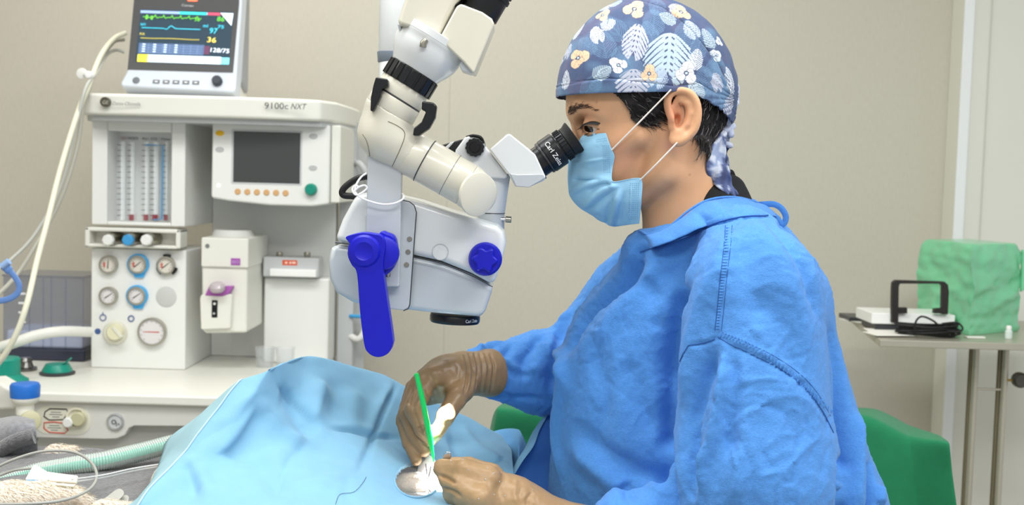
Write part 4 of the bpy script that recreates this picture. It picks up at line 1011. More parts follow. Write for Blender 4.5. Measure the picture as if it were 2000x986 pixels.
for nm, lst in (('eyebrow', [((1110, 222), (1114, 206), 1.), ((1114, 222), (1124, 203), 1.), ((1119, 218), (1136, 203), .8), ((1128, 210), (1148, 208), .6), ((1140, 207), (1165, 217), .4)]),):
    m = MB()
    for (x0, y0), (x1, y1), dn in lst:
        for k in range(int(38 * dn) + 8):
            t = random.random(); s_ = random.uniform(-3.8, 3.8) * (1 if dn > .5 else .45)
            x = x0 + (x1 - x0) * t + random.uniform(-1, 1); y = y0 + (y1 - y0) * t + s_
            q = [surf_pt(x, y, .0004), surf_pt(x + 3.0, y - 2.0, .0009), surf_pt(x + 7, y - 2.2 + random.uniform(-1, 2.5), .0006)]
            if all(a is not None for a in q): m.tube(q, [.00024, .0002, .00008], 3)
    m.build(nm, mat('brow hair', (66, 50, 42), .6), pz)
m = MB()
for (P0, P1, ln) in (((1135, 249), (1171, 240), 1.),):
    for k in range(60):
        t = k / 59; x = P0[0] + (P1[0] - P0[0]) * t; y = P0[1] + (P1[1] - P0[1]) * t - 7.0 * math.sin(math.pi * t)
        a = surf_pt(x, y, .0006)
        if a is None: continue
        dx = (-9 + 5 * t); dz = 6 + 2 * math.sin(3 * t)
        e = a + Vector((dx * S0, -.004 * (1 - .3 * t), -dz * S0 * .8))
        m.tube([a, (a + e) / 2 + Vector((0, -.001, -.0006)), e], [.00035, .00025, .00008], 3)
for k in range(9):
    t = k / 21; x = 1143 + 22 * t; y = 262 - 9 * t
    a = surf_pt(x, y, .0003)
    if a is not None: m.tube([a, a + Vector((-.0025, -.001, -.003))], [.0002, .00008], 3)
m.build('eyelashes', mat('lash black', (14, 10, 9), .5), pz)
liner = [surf_pt(x, y, .0004) for x, y in catmull([(1133, 250), (1141, 243), (1152, 239), (1163, 238), (1172, 241)], 4)]
liner = [a for a in liner if a is not None]
if len(liner) > 3: MB().tube(liner, .0009, 6).build('lash_line', MATS['lash black'], pz)
# ---------------------------------------------------------------- hair: a close cap of short strands on the sides and the nape
def inpoly(pts, poly):
    x, y = pts[:, 0], pts[:, 1]; r_ = np.zeros(len(x), bool); n = len(poly)
    for i in range(n):
        x0, y0 = poly[i]; x1, y1 = poly[(i + 1) % n]
        if y0 == y1: continue
        r_ ^= ((y0 > y) != (y1 > y)) & (x < (x1 - x0) * (y - y0) / (y1 - y0) + x0)
    return r_
side = np.stack([pxv[:, 0], pxv[:, 1]], 1)
flat = v.copy(); flat[:, 1] = YH; sp_ = to_px(flat)
P_side = [(1186, 150), (1190, 192), (1206, 205), (1218, 222), (1222, 240), (1232, 250), (1248, 254), (1262, 252), (1276, 247), (1290, 240), (1300, 222), (1296, 150)]
P_nape = [(1296, 150), (1330, 188), (1342, 205), (1344, 235), (1338, 262), (1346, 280), (1354, 296), (1368, 303), (1385, 300), (1430, 270), (1430, 150)]
hd = head_core(v); core = np.abs(hd) < .0025
hm = core & (inpoly(sp_, P_side) | inpoly(sp_, P_nape) | ((sp_[:, 0] > 1375) & (sp_[:, 1] < 292) & (sp_[:, 1] > 150)))
fm = hm[f].all(1); ff = f[fm]; used, inv = np.unique(ff, return_inverse=True)
hv = v[used] + bn[used] * (.0032 + .0016 * np_noise(v[used], 120, 5, 2))[:, None]
hair = np_obj('hair', hv, inv.reshape(ff.shape), mat('hair base', (26, 22, 22), .6, bump=.8, bscale=900, stretch=(1, 1, .4)), pz)
m = MB(); idx = rng.choice(used, 2600)
for n_, i in enumerate(idx):
    p0 = Vector(v[i]); nn_ = Vector(bn[i]); X0, Y0 = sp_[i]
    if X0 < 1300: fl = Vector((.9, 0, -.42 - .3 * (X0 < 1225)))
    else: fl = Vector((-.35 + .5 * (X0 > 1380), 0, -1))
    fl = (fl + Vector((random.uniform(-.3, .3), random.uniform(-.3, .3), random.uniform(-.3, .3)))); fl = (fl - nn_ * fl.dot(nn_)).normalized()
    L_ = random.uniform(.010, .020); sd = nn_.cross(fl) * random.uniform(-.35, .35)
    q = [p0 + nn_ * .001, p0 + nn_ * .0045 + fl * L_ * .4 + sd * L_ * .3, p0 + nn_ * .0045 + fl * L_ * .8 + sd * L_ * .8, p0 + nn_ * .0035 + fl * L_ + sd * L_ * 1.3]
    m.m = 1 if random.random() < .10 else 0
    m.tube(q, [.0004, .0004, .0003, .0001], 3)
m.build('hair_strands', [HB, mat('grey hair', (150, 142, 138), .5)], hair)
# ---------------------------------------------------------------- surgical cap, printed cotton
def rimY(x):        # lower edge of the cap in the side view
    return np.interp(x, [1080, 1098, 1180, 1290, 1300, 1345, 1385, 1420, 1440], [188, 189, 188.5, 188, 187, 196, 216, 240, 252])
cx0, cy0 = 1266., 172.
def capR(P):        # distance field of the cap
    q = P.copy(); q[:, 1] = YH + np.abs(P[:, 1] - YH)
    d = d_ell(q, HP(1262, 168), (166 * S0, .084, 170 * S0))
    d = sm(d, d_ell(q, HP(1300, 190), (134 * S0, .084, 142 * S0)), .02)
    d = sm(d, d_ell(q, HP(1200, 190), (101 * S0, .074, 120 * S0)), .02)
    return d
NA, NP = 620, 330
tt_, pp_ = np.meshgrid(np.linspace(0, 2 * math.pi, NA, endpoint=False), np.linspace(.004, math.pi - .004, NP), indexing='ij')
dirs = np.stack([np.sin(pp_) * np.cos(tt_), -np.cos(pp_), np.sin(pp_) * np.sin(tt_)], -1).reshape(-1, 3).astype(np.float32)
cc = HP(cx0, cy0)
r_ = np.full(len(dirs), .09, dtype=np.float32)
for _ in range(9):
    dd = capR(cc + dirs * r_[:, None]); r_ = r_ - dd
cv = cc + dirs * r_[:, None]
cfl = cv.copy(); cfl[:, 1] = YH; cp = to_px(cfl)
# soft gathers and creases
g_ = np_noise(cv * np.array((1, 1, .55)), 26, 11, 3) * .0016
ang = np.arctan2(cp[:, 1] - 200, cp[:, 0] - 1425); dist = np.hypot(cp[:, 0] - 1425, cp[:, 1] - 200)
g_ += np.sin(ang * 26 + 2 * np_noise(cv, 14, 4, 1)) * .0013 * np.exp(-dist / 70)
sl_ = np.abs(cp[:, 1] - (rimY(cp[:, 0]) - np.interp(cp[:, 0], [1100, 1180, 1300, 1345, 1420], [18, 25, 8, 22, 18])))
g_ -= .0012 * np.exp(-(sl_ / 2.2) ** 2)
g_ += .0012 * (cp[:, 1] > rimY(cp[:, 0]) - 22)
# crown seam running over the top to the back
seamL = [(1190, -4), (1240, 8), (1283, 24), (1312, 45), (1340, 75), (1362, 105), (1385, 135), (1402, 165), (1412, 195)]
def pdist(p, poly):
    b = np.full(len(p), 1e3)
    for i in range(len(poly) - 1):
        a = np.array(poly[i]); e = np.array(poly[i + 1]) - a; t = np.clip(((p - a) @ e) / (e @ e), 0, 1)
        b = np.minimum(b, np.linalg.norm(p - a - t[:, None] * e, axis=1))
    return b
sd_ = pdist(cp, seamL); near = cv[:, 1] < YH
g_ += np.where(near, -.0022 * np.exp(-(sd_ / 2.0) ** 2) + .0008 * np.exp(-((sd_ - 6) / 4) ** 2), 0)
cv = cv + dirs * g_[:, None]
# the print, in the cloth's own coordinates (unrolled about the side of the head)
psi = np.arccos(np.clip(-dirs[:, 1], -1, 1)); RR = 165.
ux, uz = dirs[:, 0] / (np.sin(psi) + 1e-6), dirs[:, 2] / (np.sin(psi) + 1e-6)
U_ = np.stack([ux * psi * RR, -uz * psi * RR], 1)
def toU(x, y):
    dx, dy = x - cx0, y - cy0; rho = math.hypot(dx, dy) + 1e-6; Rm = 168 if dy > -90 else 172
    s_ = RR * math.asin(min(rho / Rm, .995)); return np.array((dx / rho * s_, dy / rho * s_))
navy = np.array(lin((68, 84, 120))); cl_ = np.tile(navy, (len(cv), 1))
nz_ = np_noise(cv, 34, 21, 2); k_ = np.clip(nz_ * 1.6, 0, 1)[:, None]; cl_ = cl_ * (1 - k_) + np.array(lin((92, 124, 158))) * k_
k_ = np.clip(-np_noise(cv, 40, 27, 2) * 1.2 - .1, 0, .6)[:, None]; cl_ = cl_ * (1 - k_) + np.array(lin((96, 92, 126))) * k_
def paint(mask, colr, k=1.0):
    m_ = np.clip(mask, 0, 1)[:, None] * k; cl_[:] = cl_ * (1 - m_) + np.array(lin(colr)) * m_
def loc_(c, rot, sx, sy):
    d = U_ - c; a = R(rot); x = (d[:, 0] * math.cos(a) + d[:, 1] * math.sin(a)) / sx; y = (-d[:, 0] * math.sin(a) + d[:, 1] * math.cos(a)) / sy
    return x, y
def monstera(c, rot, w_, h, colr, n=6, k=1.):      # x across, y along the midrib (-1 tip .. 1 base)
    x, y = loc_(c, rot, w_, h); ax = np.abs(x); yy = -y      # yy=1 at the stalk end
    prof = np.sqrt(np.clip(1 - ((yy - .10) / 1.0) ** 2, 0, 1)) * (1 - .30 * np.clip(-yy - .1, 0, 1))
    edge = prof * (1 - .05 * np.cos(((yy - ax * .55) * n * .55) * 2 * math.pi))
    notch = (yy > .55) & (ax < (yy - .55) * .55)
    inside = (ax < edge) & (np.abs(yy) < 1.1) & ~notch
    ph = (yy - ax * (.55 + .35 * ax)) * n * .55 + .2; fr = ph - np.floor(ph); fr = np.abs(fr - .5)
    hw = .035 + .14 * np.clip((ax - .25) / .5, 0, 1)
    slit = (fr < hw) & (ax > .24) & (np.abs(yy - .1) < .93) & (ax < 2 * prof)
    hole = (fr > .34) & (ax > .07) & (ax < .19)
    paint((inside & ~slit & ~hole).astype(float), colr, k)
def fern(c, rot, w_, h, colr, n=9, k=1.):
    x, y = loc_(c, rot, w_, h); ax = np.abs(x); prof = np.sqrt(np.clip(1 - y * y, 0, 1)) * (1 - .25 * (-y))
    ph = (y + ax * .75) * n * .5; fr = ph - np.floor(ph)
    paint(((ax < prof) & (np.abs(y) < 1) & ((fr < .60) | (ax < .05))).astype(float), colr, k)
def orchid(c, s_, colr, rot=0, core=(70, 78, 104)):
    x, y = loc_(c, rot, s_, s_)
    for a, d_, rx, ry in ((90, .62, .55, .50), (-35, .6, .52, .42), (215, .6, .52, .42), (30, .42, .36, .30), (150, .42, .36, .30)):
        px_, py_ = x - d_ * math.cos(R(a)), y + d_ * math.sin(R(a)); ca, sa = math.cos(R(a)), -math.sin(R(a))
        u, w2 = px_ * ca + py_ * sa, -px_ * sa + py_ * ca; e = (u / ry) ** 2 + (w2 / rx) ** 2
        paint((e < 1.16).astype(float), (90, 92, 108), .75); paint((e < 1).astype(float), colr)
        paint(((np.abs(w2) < .035) & (e < .5)).astype(float), (160, 130, 112), .5)
    paint(((x ** 2 + y ** 2) < .055).astype(float), core); paint(((x ** 2 + y ** 2) < .015).astype(float), (190, 205, 220))
PL, GB, WH, PE = (184, 188, 204), (176, 194, 206), (214, 219, 228), (228, 192, 160)
for x, y in ((1160, 95), (1370, 165), (1260, 40), (1330, 60), (1210, 140), (1395, 215), (1180, 60)): fern(toU(x, y), random.uniform(-40, 40), 26, 34, (104, 138, 170), 12, .55)
for x, y in ((1135, 100), (1190, 110), (1250, 60), (1355, 95), (1385, 140), (1395, 190), (1270, 15), (1140, 180), (1245, 175), (1370, 200)): fern(toU(x, y), random.uniform(-60, 60), 20, 30, (112, 146, 180), 12, .5)
monstera(toU(1218, 78), 192, 31, 44, PL, 6.5)
monstera(toU(1293, 112), 184, 58, 64, GB, 7.5)
monstera(toU(1212, 172), 178, 38, 34, PL, 5)
monstera(toU(1340, 55), 150, 20, 26, (176, 188, 208), 8); monstera(toU(1270, 160), 200, 22, 26, (170, 186, 208), 8); monstera(toU(1150, 75), 160, 17, 24, WH, 7); monstera(toU(1170, 15), 120, 18, 22, GB, 7); monstera(toU(1310, 20), 90, 20, 24, PL, 8); monstera(toU(1112, 110), 190, 16, 24, PL, 7)
monstera(toU(1350, 185), 150, 18, 22, GB, 7); monstera(toU(1390, 165), 170, 15, 22, PL, 7)
fern(toU(1352, 119), 12, 16, 26, WH, 9)
fern(toU(1154, 153), 55, 17, 21, GB, 9); fern(toU(1172, 54), 60, 15, 18, WH, 8); fern(toU(1375, 75), -22, 16, 28, GB, 8); fern(toU(1290, 34), -60, 14, 22, GB, 8)
fern(toU(1412, 160), -10, 14, 32, WH, 9); fern(toU(1410, 205), 20, 17, 26, PL, 7); fern(toU(1106, 165), 0, 13, 24, WH, 8); fern(toU(1128, 70), 25, 14, 28, WH, 8)
fern(toU(1195, 18), 70, 14, 20, GB, 8); fern(toU(1240, -2), 95, 14, 24, PL, 8)
orchid(toU(1224, 24), 26, PE, 30); orchid(toU(1318, 25), 24, PE, 120); orchid(toU(1122, 125), 25, PE, 80); orchid(toU(1168, 40), 19, PE, 40)
orchid(toU(1181, 135), 19, WH, -50); orchid(toU(1248, 152), 20, PE, 5); orchid(toU(1332, 150), 25, WH, 15); orchid(toU(1388, 112), 16, (205, 218, 228), 60); orchid(toU(1396, 82), 13, WH, 0)
for i in range(46):
    a = random.uniform(0, 6.28); rr_ = random.uniform(255, 505); q = np.array((math.cos(a) * rr_, math.sin(a) * rr_))
    k = random.random()
    if k < .4: fern(q, random.uniform(0, 360), 20, 30, random.choice([PL, GB, WH]), 9)
    elif k < .65: monstera(q, random.uniform(0, 360), 34, 42, random.choice([PL, GB]), 7)
    else: orchid(q, 22, random.choice([PE, WH]), random.uniform(0, 360))
cl_ *= (1 + .08 * np_noise(cv, 500, 9, 1))[:, None]
seamw = near & (sd_ < 1.2); cl_[seamw] *= .25
# faces above the rim
I_ = np.arange(NA * NP).reshape(NA, NP); a_ = I_; b_ = np.roll(I_, -1, 0)
cf = np.stack([a_[:, :-1], a_[:, 1:], b_[:, 1:], b_[:, :-1]], -1).reshape(-1, 4)
ry_ = rimY(cp[:, 0]); keepv = cp[:, 1] < ry_ + 3
over = keepv & (cp[:, 1] > ry_); cv[over, 2] += ((cp[over, 1] - ry_[over]) * S0)
kf = keepv[cf].all(1); cf = cf[kf]; used, inv = np.unique(cf, return_inverse=True); cf = inv.reshape(cf.shape)
CAPM = mat('printed cap cotton', (70, 88, 124), .8, attr='tint', bump=.35, bscale=1500, sheen=.1)
capo = np_obj('surgical_cap', cv[used], cf[:, ::-1], CAPM, pz, colors=cl_[used])
so_ = capo.modifiers.new('thickness', 'SOLIDIFY'); so_.thickness = .0012; so_.offset = -1
CT = bvh(cv[used], cf[:, ::-1])
CS = mat('cap cloth pale', (186, 194, 216), .8, var=.35, vscale=70, bump=.4, bscale=600)
o = onto(CT, 1358, 197, 0) or Vector(HP(1358, 197, -.08))
o = o + Vector((0, -.0035, 0))
bt_ = MB().lathe(o + Vector((0, .001, 0)), Vector((.28, -1, .1)), [(.0088, -.004), (.0092, .0012), (.0086, .0024), (.006, .0018), (.0002, .0018)], 32).build('cap_button', mat('cream button', (238, 234, 216), .25, coat=.4), capo)
mm = MB()
for dx, dz in ((-.0018, .0018), (.0018, .0018), (-.0018, -.0018), (.0018, -.0018)):
    c_ = o + Vector((.28, -1, .1)).normalized() * .0014 + Vector((dx, 0, dz)); mm.cyl(c_, c_ + Vector((.28, -1, .1)).normalized() * .0006, .0007, n=8)
mm.build('button_holes', DG, bt_)
# gathered knot and hanging tie ends
def ribbon(pts, wd, name, m_, parent, th=.0012, wav=.0, close=False):
    P = path3(pts, 8, close); n = len(P); mb = MB(); rows = []
    ws = np.interp(np.linspace(0, 1, n), np.linspace(0, 1, len(wd)), wd)
    for i, p in enumerate(P):
        t = (P[min(i + 1, n - 1)] - P[max(i - 1, 0)]).normalized(); s_ = Vector((0, -1, 0)).cross(t).normalized()
        tw = .5 * math.sin(i * .33) ; s_ = (s_ * math.cos(tw) + Vector((0, -1, 0)) * math.sin(tw))
        rows.append([p + s_ * ws[i] * k + Vector((0, -1, 0)) * (wav * math.sin(k * 6 + i * .7)) for k in np.linspace(-1, 1, 9)])
    mb.grid(rows); o = mb.build(name, m_, parent, angle=80); s_ = o.modifiers.new('thickness', 'SOLIDIFY'); s_.thickness = th; s_.offset = 0; return o
def knot_f(P):
    d = d_cone(P, HP(1418, 232, -.01), HP(1424, 262, -.012), 10 * S0, 8 * S0); d = sm(d, d_cone(P, HP(1428, 175, -.01), HP(1420, 240, -.01), 13 * S0, 10 * S0), .006)
    d = sm(d, d_cone(P, HP(1432, 180, .01), HP(1431, 205, -.02), 7 * S0, 7 * S0), .004)
    d = sm(d, d_cone(P, HP(1410, 255, -.02), HP(1428, 246, .0), 6 * S0, 6 * S0), .003); return sm(d, d_cone(P, HP(1412, 282, -.02), HP(1424, 285, -.01), 3 * S0, 4.5 * S0), .003)
a = HP(1380, 300); b_ = HP(1455, 150)
v1, f1 = surf(knot_f, (a[0], 1.42, a[2]), (b_[0], 1.56, b_[2]), .0016)
v1 = v1 + vnormals(v1, f1) * (np_noise(v1 * np.array((2.4, 2.4, .7)), 70, 31, 2) * .0022)[:, None]
np_obj('cap_knot', v1, f1, CS, capo)
def printed_ribbon(pts, wd, name):
    o = ribbon(pts, wd, name, mat('cap cloth print', (196, 202, 220), .8, attr='tint', bump=.35, bscale=1500), capo, wav=.0016)
    vv = np.array([tuple(q.co) for q in o.data.vertices]); k_ = np_noise(vv * np.array((1, 1, .8)), 75, 41, 2)
    cc_ = np.where((k_ > .05)[:, None], np.array(lin((206, 212, 226))), np.array(lin((86, 98, 140)))); cc_[(k_ > -.12) & (k_ <= .05)] = lin((150, 164, 196))
    at2 = o.data.color_attributes.new('tint', 'FLOAT_COLOR', 'POINT'); q4 = np.ones((len(vv), 4), dtype=np.float32); q4[:, :3] = cc_; at2.data.foreach_set('color', q4.ravel())
printed_ribbon([(1416, 256, 1.475), (1404, 285, 1.468), (1399, 320, 1.462), (1408, 345, 1.458), (1420, 365, 1.455), (1436, 384, 1.452)], [.003, .010, .0155, .0135, .009, .005], 'cap_tie')
printed_ribbon([(1420, 262, 1.49), (1418, 282, 1.49), (1412, 300, 1.49), (1414, 320, 1.49), (1418, 350, 1.49), (1430, 378, 1.48)], [.003, .005, .006, .007, .007, .004], 'cap_tie')
# ---------------------------------------------------------------- mask
rows = [[(1122, 281, 0), (1145, 279, .018), (1170, 274, .036), (1193, 271, .046)],
        [(1112, 305, 0), (1136, 305, .026), (1168, 304, .044), (1200, 302, .054)],
        [(1110, 345, 0), (1136, 348, .032), (1168, 352, .050), (1197, 353, .059)],
        [(1114, 380, 0), (1146, 384, .033), (1188, 364, .054), (1252, 348, .066)],
        [(1137, 407, 0), (1166, 412, .030), (1206, 398, .052), (1253, 392, .0645)],
        [(1190, 439, 0), (1207, 440, .018), (1228, 438, .034), (1249, 436, .048)]]
def MP(x, y, dy): q = at(x, y, YH - dy); return (q.x, YH - dy, q.z)
def MPf(x, y, dy): q = at(x, y, YH - dy); return (q.x, YH + dy, q.z)
ctrl = [[MPf(*q) for q in r_[:0:-1]] + [MP(*q) for q in r_] for r_ in rows]
G = patch(ctrl, 16, 18, .35); H_, W_ = len(G), len(G[0])
mv = np.array([[tuple(q) for q in r_] for r_ in G], dtype=np.float32).reshape(-1, 3)
mf = np.array([(j * W_ + i, j * W_ + i + 1, (j + 1) * W_ + i + 1, (j + 1) * W_ + i) for j in range(H_ - 1) for i in range(W_ - 1)])
for _ in range(4):
    d_ = head_core(mv); e = .0008
    g3 = np.stack([head_core(mv + np.eye(3, dtype=np.float32)[k] * e) - d_ for k in range(3)], 1) / e
    mv = mv + g3 * np.maximum(.0022 - d_, 0)[:, None]
mtree = bvh(mv, mf)
mfold = [([(1114, 376), (1140, 364), (1168, 352), (1192, 352)], .0035, -.0022), ([(1118, 352), (1150, 352), (1185, 351)], .003, .0022),
         ([(1192, 353), (1196, 362), (1205, 366)], .003, -.002), ([(1140, 405), (1160, 385), (1185, 368), (1205, 362)], .004, -.002), ([(1150, 411), (1172, 392), (1200, 372)], .004, .0026),
         ([(1196, 438), (1198, 420), (1204, 395), (1212, 368)], .0035, -.0034), ([(1186, 436), (1189, 412), (1197, 385)], .004, .0022), ([(1208, 436), (1212, 405), (1220, 370)], .005, .0018),
         ([(1150, 374), (1170, 362), (1195, 358)], .003, .0018), ([(1118, 320), (1145, 316), (1190, 308)], .002, -.0009), ([(1118, 290), (1150, 284), (1188, 276)], .002, -.0009), ([(1235, 352), (1232, 395), (1228, 436)], .0018, -.0009)]
mv = folds(mv, mf, mtree, [(p_, w2, a2 * 1.7) for p_, w2, a2 in mfold])
nN = vnormals(mv, mf); mv = mv + nN * (np_noise(mv, 45, 51, 2) * .0008)[:, None]
MASKM = mat('pale blue mask fabric', (150, 200, 230), .75, bump=.25, bscale=1400, var=.02, vscale=80, sss=.0)
mk = np_obj('face_mask', mv, mf, MASKM, pz); s_ = mk.modifiers.new('thickness', 'SOLIDIFY'); s_.thickness = .0011; s_.offset = 1 if nN[:, 1][len(nN) // 2 + W_ // 4] < 0 else -1
mtree = bvh(mv, mf)
m = MB()
def stitch(a, b_, n):
    for k in range(n):
        t = (k + .5) / n; q = onto(mtree, a[0] + (b_[0] - a[0]) * t, a[1] + (b_[1] - a[1]) * t, .0014)
        if q is not None: m.sphere(q, (.0006, .0003, .0004), 6, 4)
for k in range(4): stitch((1178 + 3.6 * k, 283), (1181 + 3.6 * k, 338), 15)
for k in range(5): stitch((1232 + 4 * k, 356), (1229 + 4 * k, 428), 18)
for k in range(2): stitch((1164, 274 + 4 * k), (1186, 270 + 4 * k), 7)
m.build('weld_dots', mat('mask weld blue', (96, 140, 176), .7), mk)
for a, b_, mid, e in (((1190, 276), (1292, 186), (1240, 231), .010), ((1238, 349), (1303, 283), (1270, 316), .006)):
    A_ = Vector(mv[(10 if e > .008 else 3 * 18 + 2) * W_ + W_ - 2]) + Vector((0, -.001, 0)); hB = Vector(HP(b_[0], b_[1], -.083))
    n_ = 16; P = [A_ * (1 - k / n_) + hB * (k / n_) for k in range(n_ + 1)]; need = 0
    for k in range(1, n_ + 1):
        h = onto(BT, *to_px(np.array([tuple(P[k])]))[0], 0.)
        if h is not None: need = max(need, (P[k].y - h.y + (.0075 if k > 5 and mid[1] < 250 else .0016)) / max(math.sin(math.pi * min(k / n_, .5)), .35))
    P = [Vector((q.x, q.y - need * math.sin(math.pi * min(k / n_, .5)), q.z)) for k, q in enumerate(P)]
    MB().tube(P, .00105, 8).build('ear_loop', mat('white elastic', (236, 226, 216), .7), mk)
# ---------------------------------------------------------------- undershirt collar
TS = mat('black ribbed shirt', (26, 27, 30), .9, bump=.5, bscale=500)
def col_f(P):
    q = P.copy()
    ax_ = np.array((.34, 0, 1.)); ax_ /= np.linalg.norm(ax_)
    c_ = HP(1400, 400, 0); d = d_ell(q, HP(1392, 420, 0), (66 * S0, .064, 72 * S0))
    d = sm(d, d_cone(q, HP(1425, 372, 0), HP(1440, 420, 0), 30 * S0, 36 * S0), .02)
    nh = (q - HP(1350, 400, 0)) @ np.array((.70, 0, .71)); nh2 = -nh
    d = smax(d, -((q - HP(1347, 398, 0)) @ np.array((.82, 0, -.57))) , .004)
    return d
a = HP(1330, 480); b_ = HP(1560, 320)
v2, f2 = surf(col_f, (a[0], 1.36, a[2]), (b_[0], 1.64, b_[2]), .0024)
np_obj('undershirt', relax(v2, f2, 2), f2, TS, pz)
MB().poly([at(1421, 331, 1.50), at(1433, 330, 1.50), at(1441, 350, 1.50), at(1449, 380, 1.50), at(1472, 400, 1.50), at(1430, 400, 1.5), at(1424, 360, 1.50)], (0, .03, 0)).build('shirt_collar_tab', TS, pz, bevel=.004)
# ---------------------------------------------------------------- gown
def W3(x, y, Y): q = at(x, y, Y); return np.array(tuple(q), dtype=np.float32)
def gown_f(P):
    def E(x, y, Y, rx, ry, rz, rot=0): return d_ell(P, W3(x, y, Y), (rx, ry, rz), Ry(rot) if rot else None)
    def C(a, b, ra, rb): return d_cone(P, W3(*a), W3(*b), ra, rb)
    d = E(1318, 735, 1.54, .155, .150, .165, 4)
    d = sm(d, E(1342, 965, 1.54, .193, .17, .33), .05)
    d = sm(d, E(1428, 672, 1.53, .122, .165, .185), .05)
    d = sm(d, C((1370, 455, 1.50), (1380, 560, 1.51), .068, .12), .04)
    d = sm(d, C((1305, 492, 1.485), (1330, 560, 1.50), .060, .105), .04)
    d = sm(d, C((1445, 482, 1.395), (1470, 575, 1.332), .053, .082), .035)          # near shoulder
    d = sm(d, C((1470, 575, 1.332), (1472, 930, 1.30), .082, .093), .006)          # near upper arm
    d = sm(d, C((1476, 930, 1.31), (1470, 1090, 1.31), .094, .085), .03)
    d = sm(d, C((1470, 1075, 1.31), (1230, 1035, 1.33), .080, .050), .03)          # near forearm
    d = sm(d, C((1522, 585, 1.53), (1612, 1000, 1.52), .062, .078), .008)          # loose back of the gown
    d = sm(d, C((1610, 1000, 1.52), (1640, 1500, 1.52), .080, .12), .03)
    d = sm(d, C((1455, 470, 1.52), (1522, 590, 1.52), .048, .064), .03)
    d = sm(d, C((1278, 525, 1.66), (1235, 590, 1.69), .058, .068), .03)          # far shoulder
    d = sm(d, C((1235, 590, 1.69), (1105, 730, 1.70), .068, .062), .02)
    d = sm(d, C((1105, 730, 1.70), (1052, 725, 1.66), .062, .060), .02)
    d = sm(d, C((1052, 730, 1.66), (935, 724, 1.60), .058, .034), .015)          # far forearm
    d = sm(d, C((1300, 1300, 1.45), (1150, 1500, 1.45), .16, .17), .05)            # lap
    d = sm(d, C((1450, 1400, 1.52), (1450, 1600, 1.52), .22, .23), .05)
    # neck opening
    nk = d_cone(P, W3(1325, 300, 1.50), W3(1350, 450, 1.50), .057, .062)
    ax = np.array((.42, 0, .91)); top = (P - W3(1350, 442, 1.5)) @ ax
    d = smax(d, -nk, .006)
    top = (P - W3(1340, 425, 1.5)) @ np.array((-.40, 0, .917))
    d = smax(d, np.where(np.abs(P[:, 1] - 1.5) < .2, top - .012 - .0 * top, -1), .02)
    d = smax(d, -((P - W3(1262, 452, 1.5)) @ np.array((.55, 0, -.83))) - .02, .02) if False else d
    d = np.maximum(d, W3(1400, 2200, 1.5)[2] * 0 + .52 - P[:, 2])
    return d
a = W3(900, 700, 1.6); b_ = W3(1760, 360, 1.5)
gv, gfc = surf(gown_f, (a[0] - .03, 1.17, .50), (b_[0] + .06, 1.82, b_[2] + .03), .0031)
gv = relax(gv, gfc, 2)
GT = bvh(gv, gfc)
mmf = .001
big = [ # long soft folds: (pixel polyline, width m, height m)
 ([(1350, 540), (1326, 600), (1316, 660), (1311, 740), (1309, 860), (1305, 985), (1300, 1100)], .012, -.014),
 ([(1440, 450), (1405, 520), (1370, 600), (1345, 700), (1335, 800)], .018, .006),
 ([(1400, 668), (1385, 720), (1362, 780), (1350, 860), (1356, 985)], .012, -.009),
 ([(1412, 672), (1412, 740), (1404, 800), (1390, 860), (1370, 905), (1362, 985)], .008, .008), ([(1430, 690), (1438, 760), (1432, 840), (1425, 900)], .008, -.006),
 ([(1440, 690), (1440, 780), (1448, 870), (1430, 985)], .014, .005),
 ([(1618, 640), (1640, 720), (1647, 800), (1646, 900), (1642, 1000), (1640, 1100)], .011, -.014),
 ([(1640, 620), (1660, 690), (1674, 800), (1676, 1000)], .011, .007),
 ([(1640, 600), (1672, 690), (1690, 790), (1698, 900), (1700, 1040)], .006, -.010),
 ([(1620, 540), (1680, 680), (1705, 800), (1716, 985)], .010, .007),
 ([(1250, 470), (1240, 520), (1190, 570), (1140, 620), (1105, 690)], .014, -.012),
 ([(1300, 500), (1240, 570), (1180, 640), (1130, 700)], .018, .006),
 ([(1160, 640), (1165, 700), (1180, 790), (1160, 860)], .016, -.0045),
 ([(1120, 690), (1095, 760), (1085, 850), (1100, 940)], .014, .005),
 ([(1215, 700), (1250, 780), (1290, 850)], .020, -.005), ([(1120, 830), (1180, 880), (1260, 930), (1300, 940)], .013, -.006), ([(1110, 870), (1180, 930), (1240, 970)], .014, .006),
 ([(1215, 940), (1225, 965), (1240, 986)], .010, -.008), ([(1230, 950), (1270, 948), (1300, 965)], .010, .006),
 ([(1290, 600), (1300, 680), (1296, 760)], .016, -.005), ([(1200, 560), (1260, 560), (1290, 590)], .012, -.0035),
 ([(1470, 430), (1520, 500), (1560, 600), (1590, 700)], .016, .004), ([(1500, 430), (1560, 510), (1600, 620)], .010, -.0045),
 ([(1440, 470), (1470, 560), (1490, 640)], .014, -.003), ([(1480, 560), (1530, 660), (1570, 760)], .014, -.003),
 # far sleeve
 ([(1090, 640), (1085, 700), (1078, 770)], .010, -.010), ([(1068, 620), (1100, 700), (1110, 770)], .010, .008),
 ([(1060, 655), (1030, 690), (1020, 740)], .008, -.006), ([(1000, 672), (985, 700), (1000, 725), (1040, 735)], .006, -.004),
 ([(975, 690), (1010, 720), (1060, 720)], .007, .003), ([(945, 765), (990, 775), (1060, 780)], .006, -.004), ([(960, 672), (950, 690), (965, 700)], .006, -.004),
 ([(930, 680), (950, 668), (985, 672)], .006, .003), ([(1040, 655), (1075, 690), (1090, 730)], .006, .004), ([(1120, 600), (1085, 650), (1075, 700)], .008, .006),
]
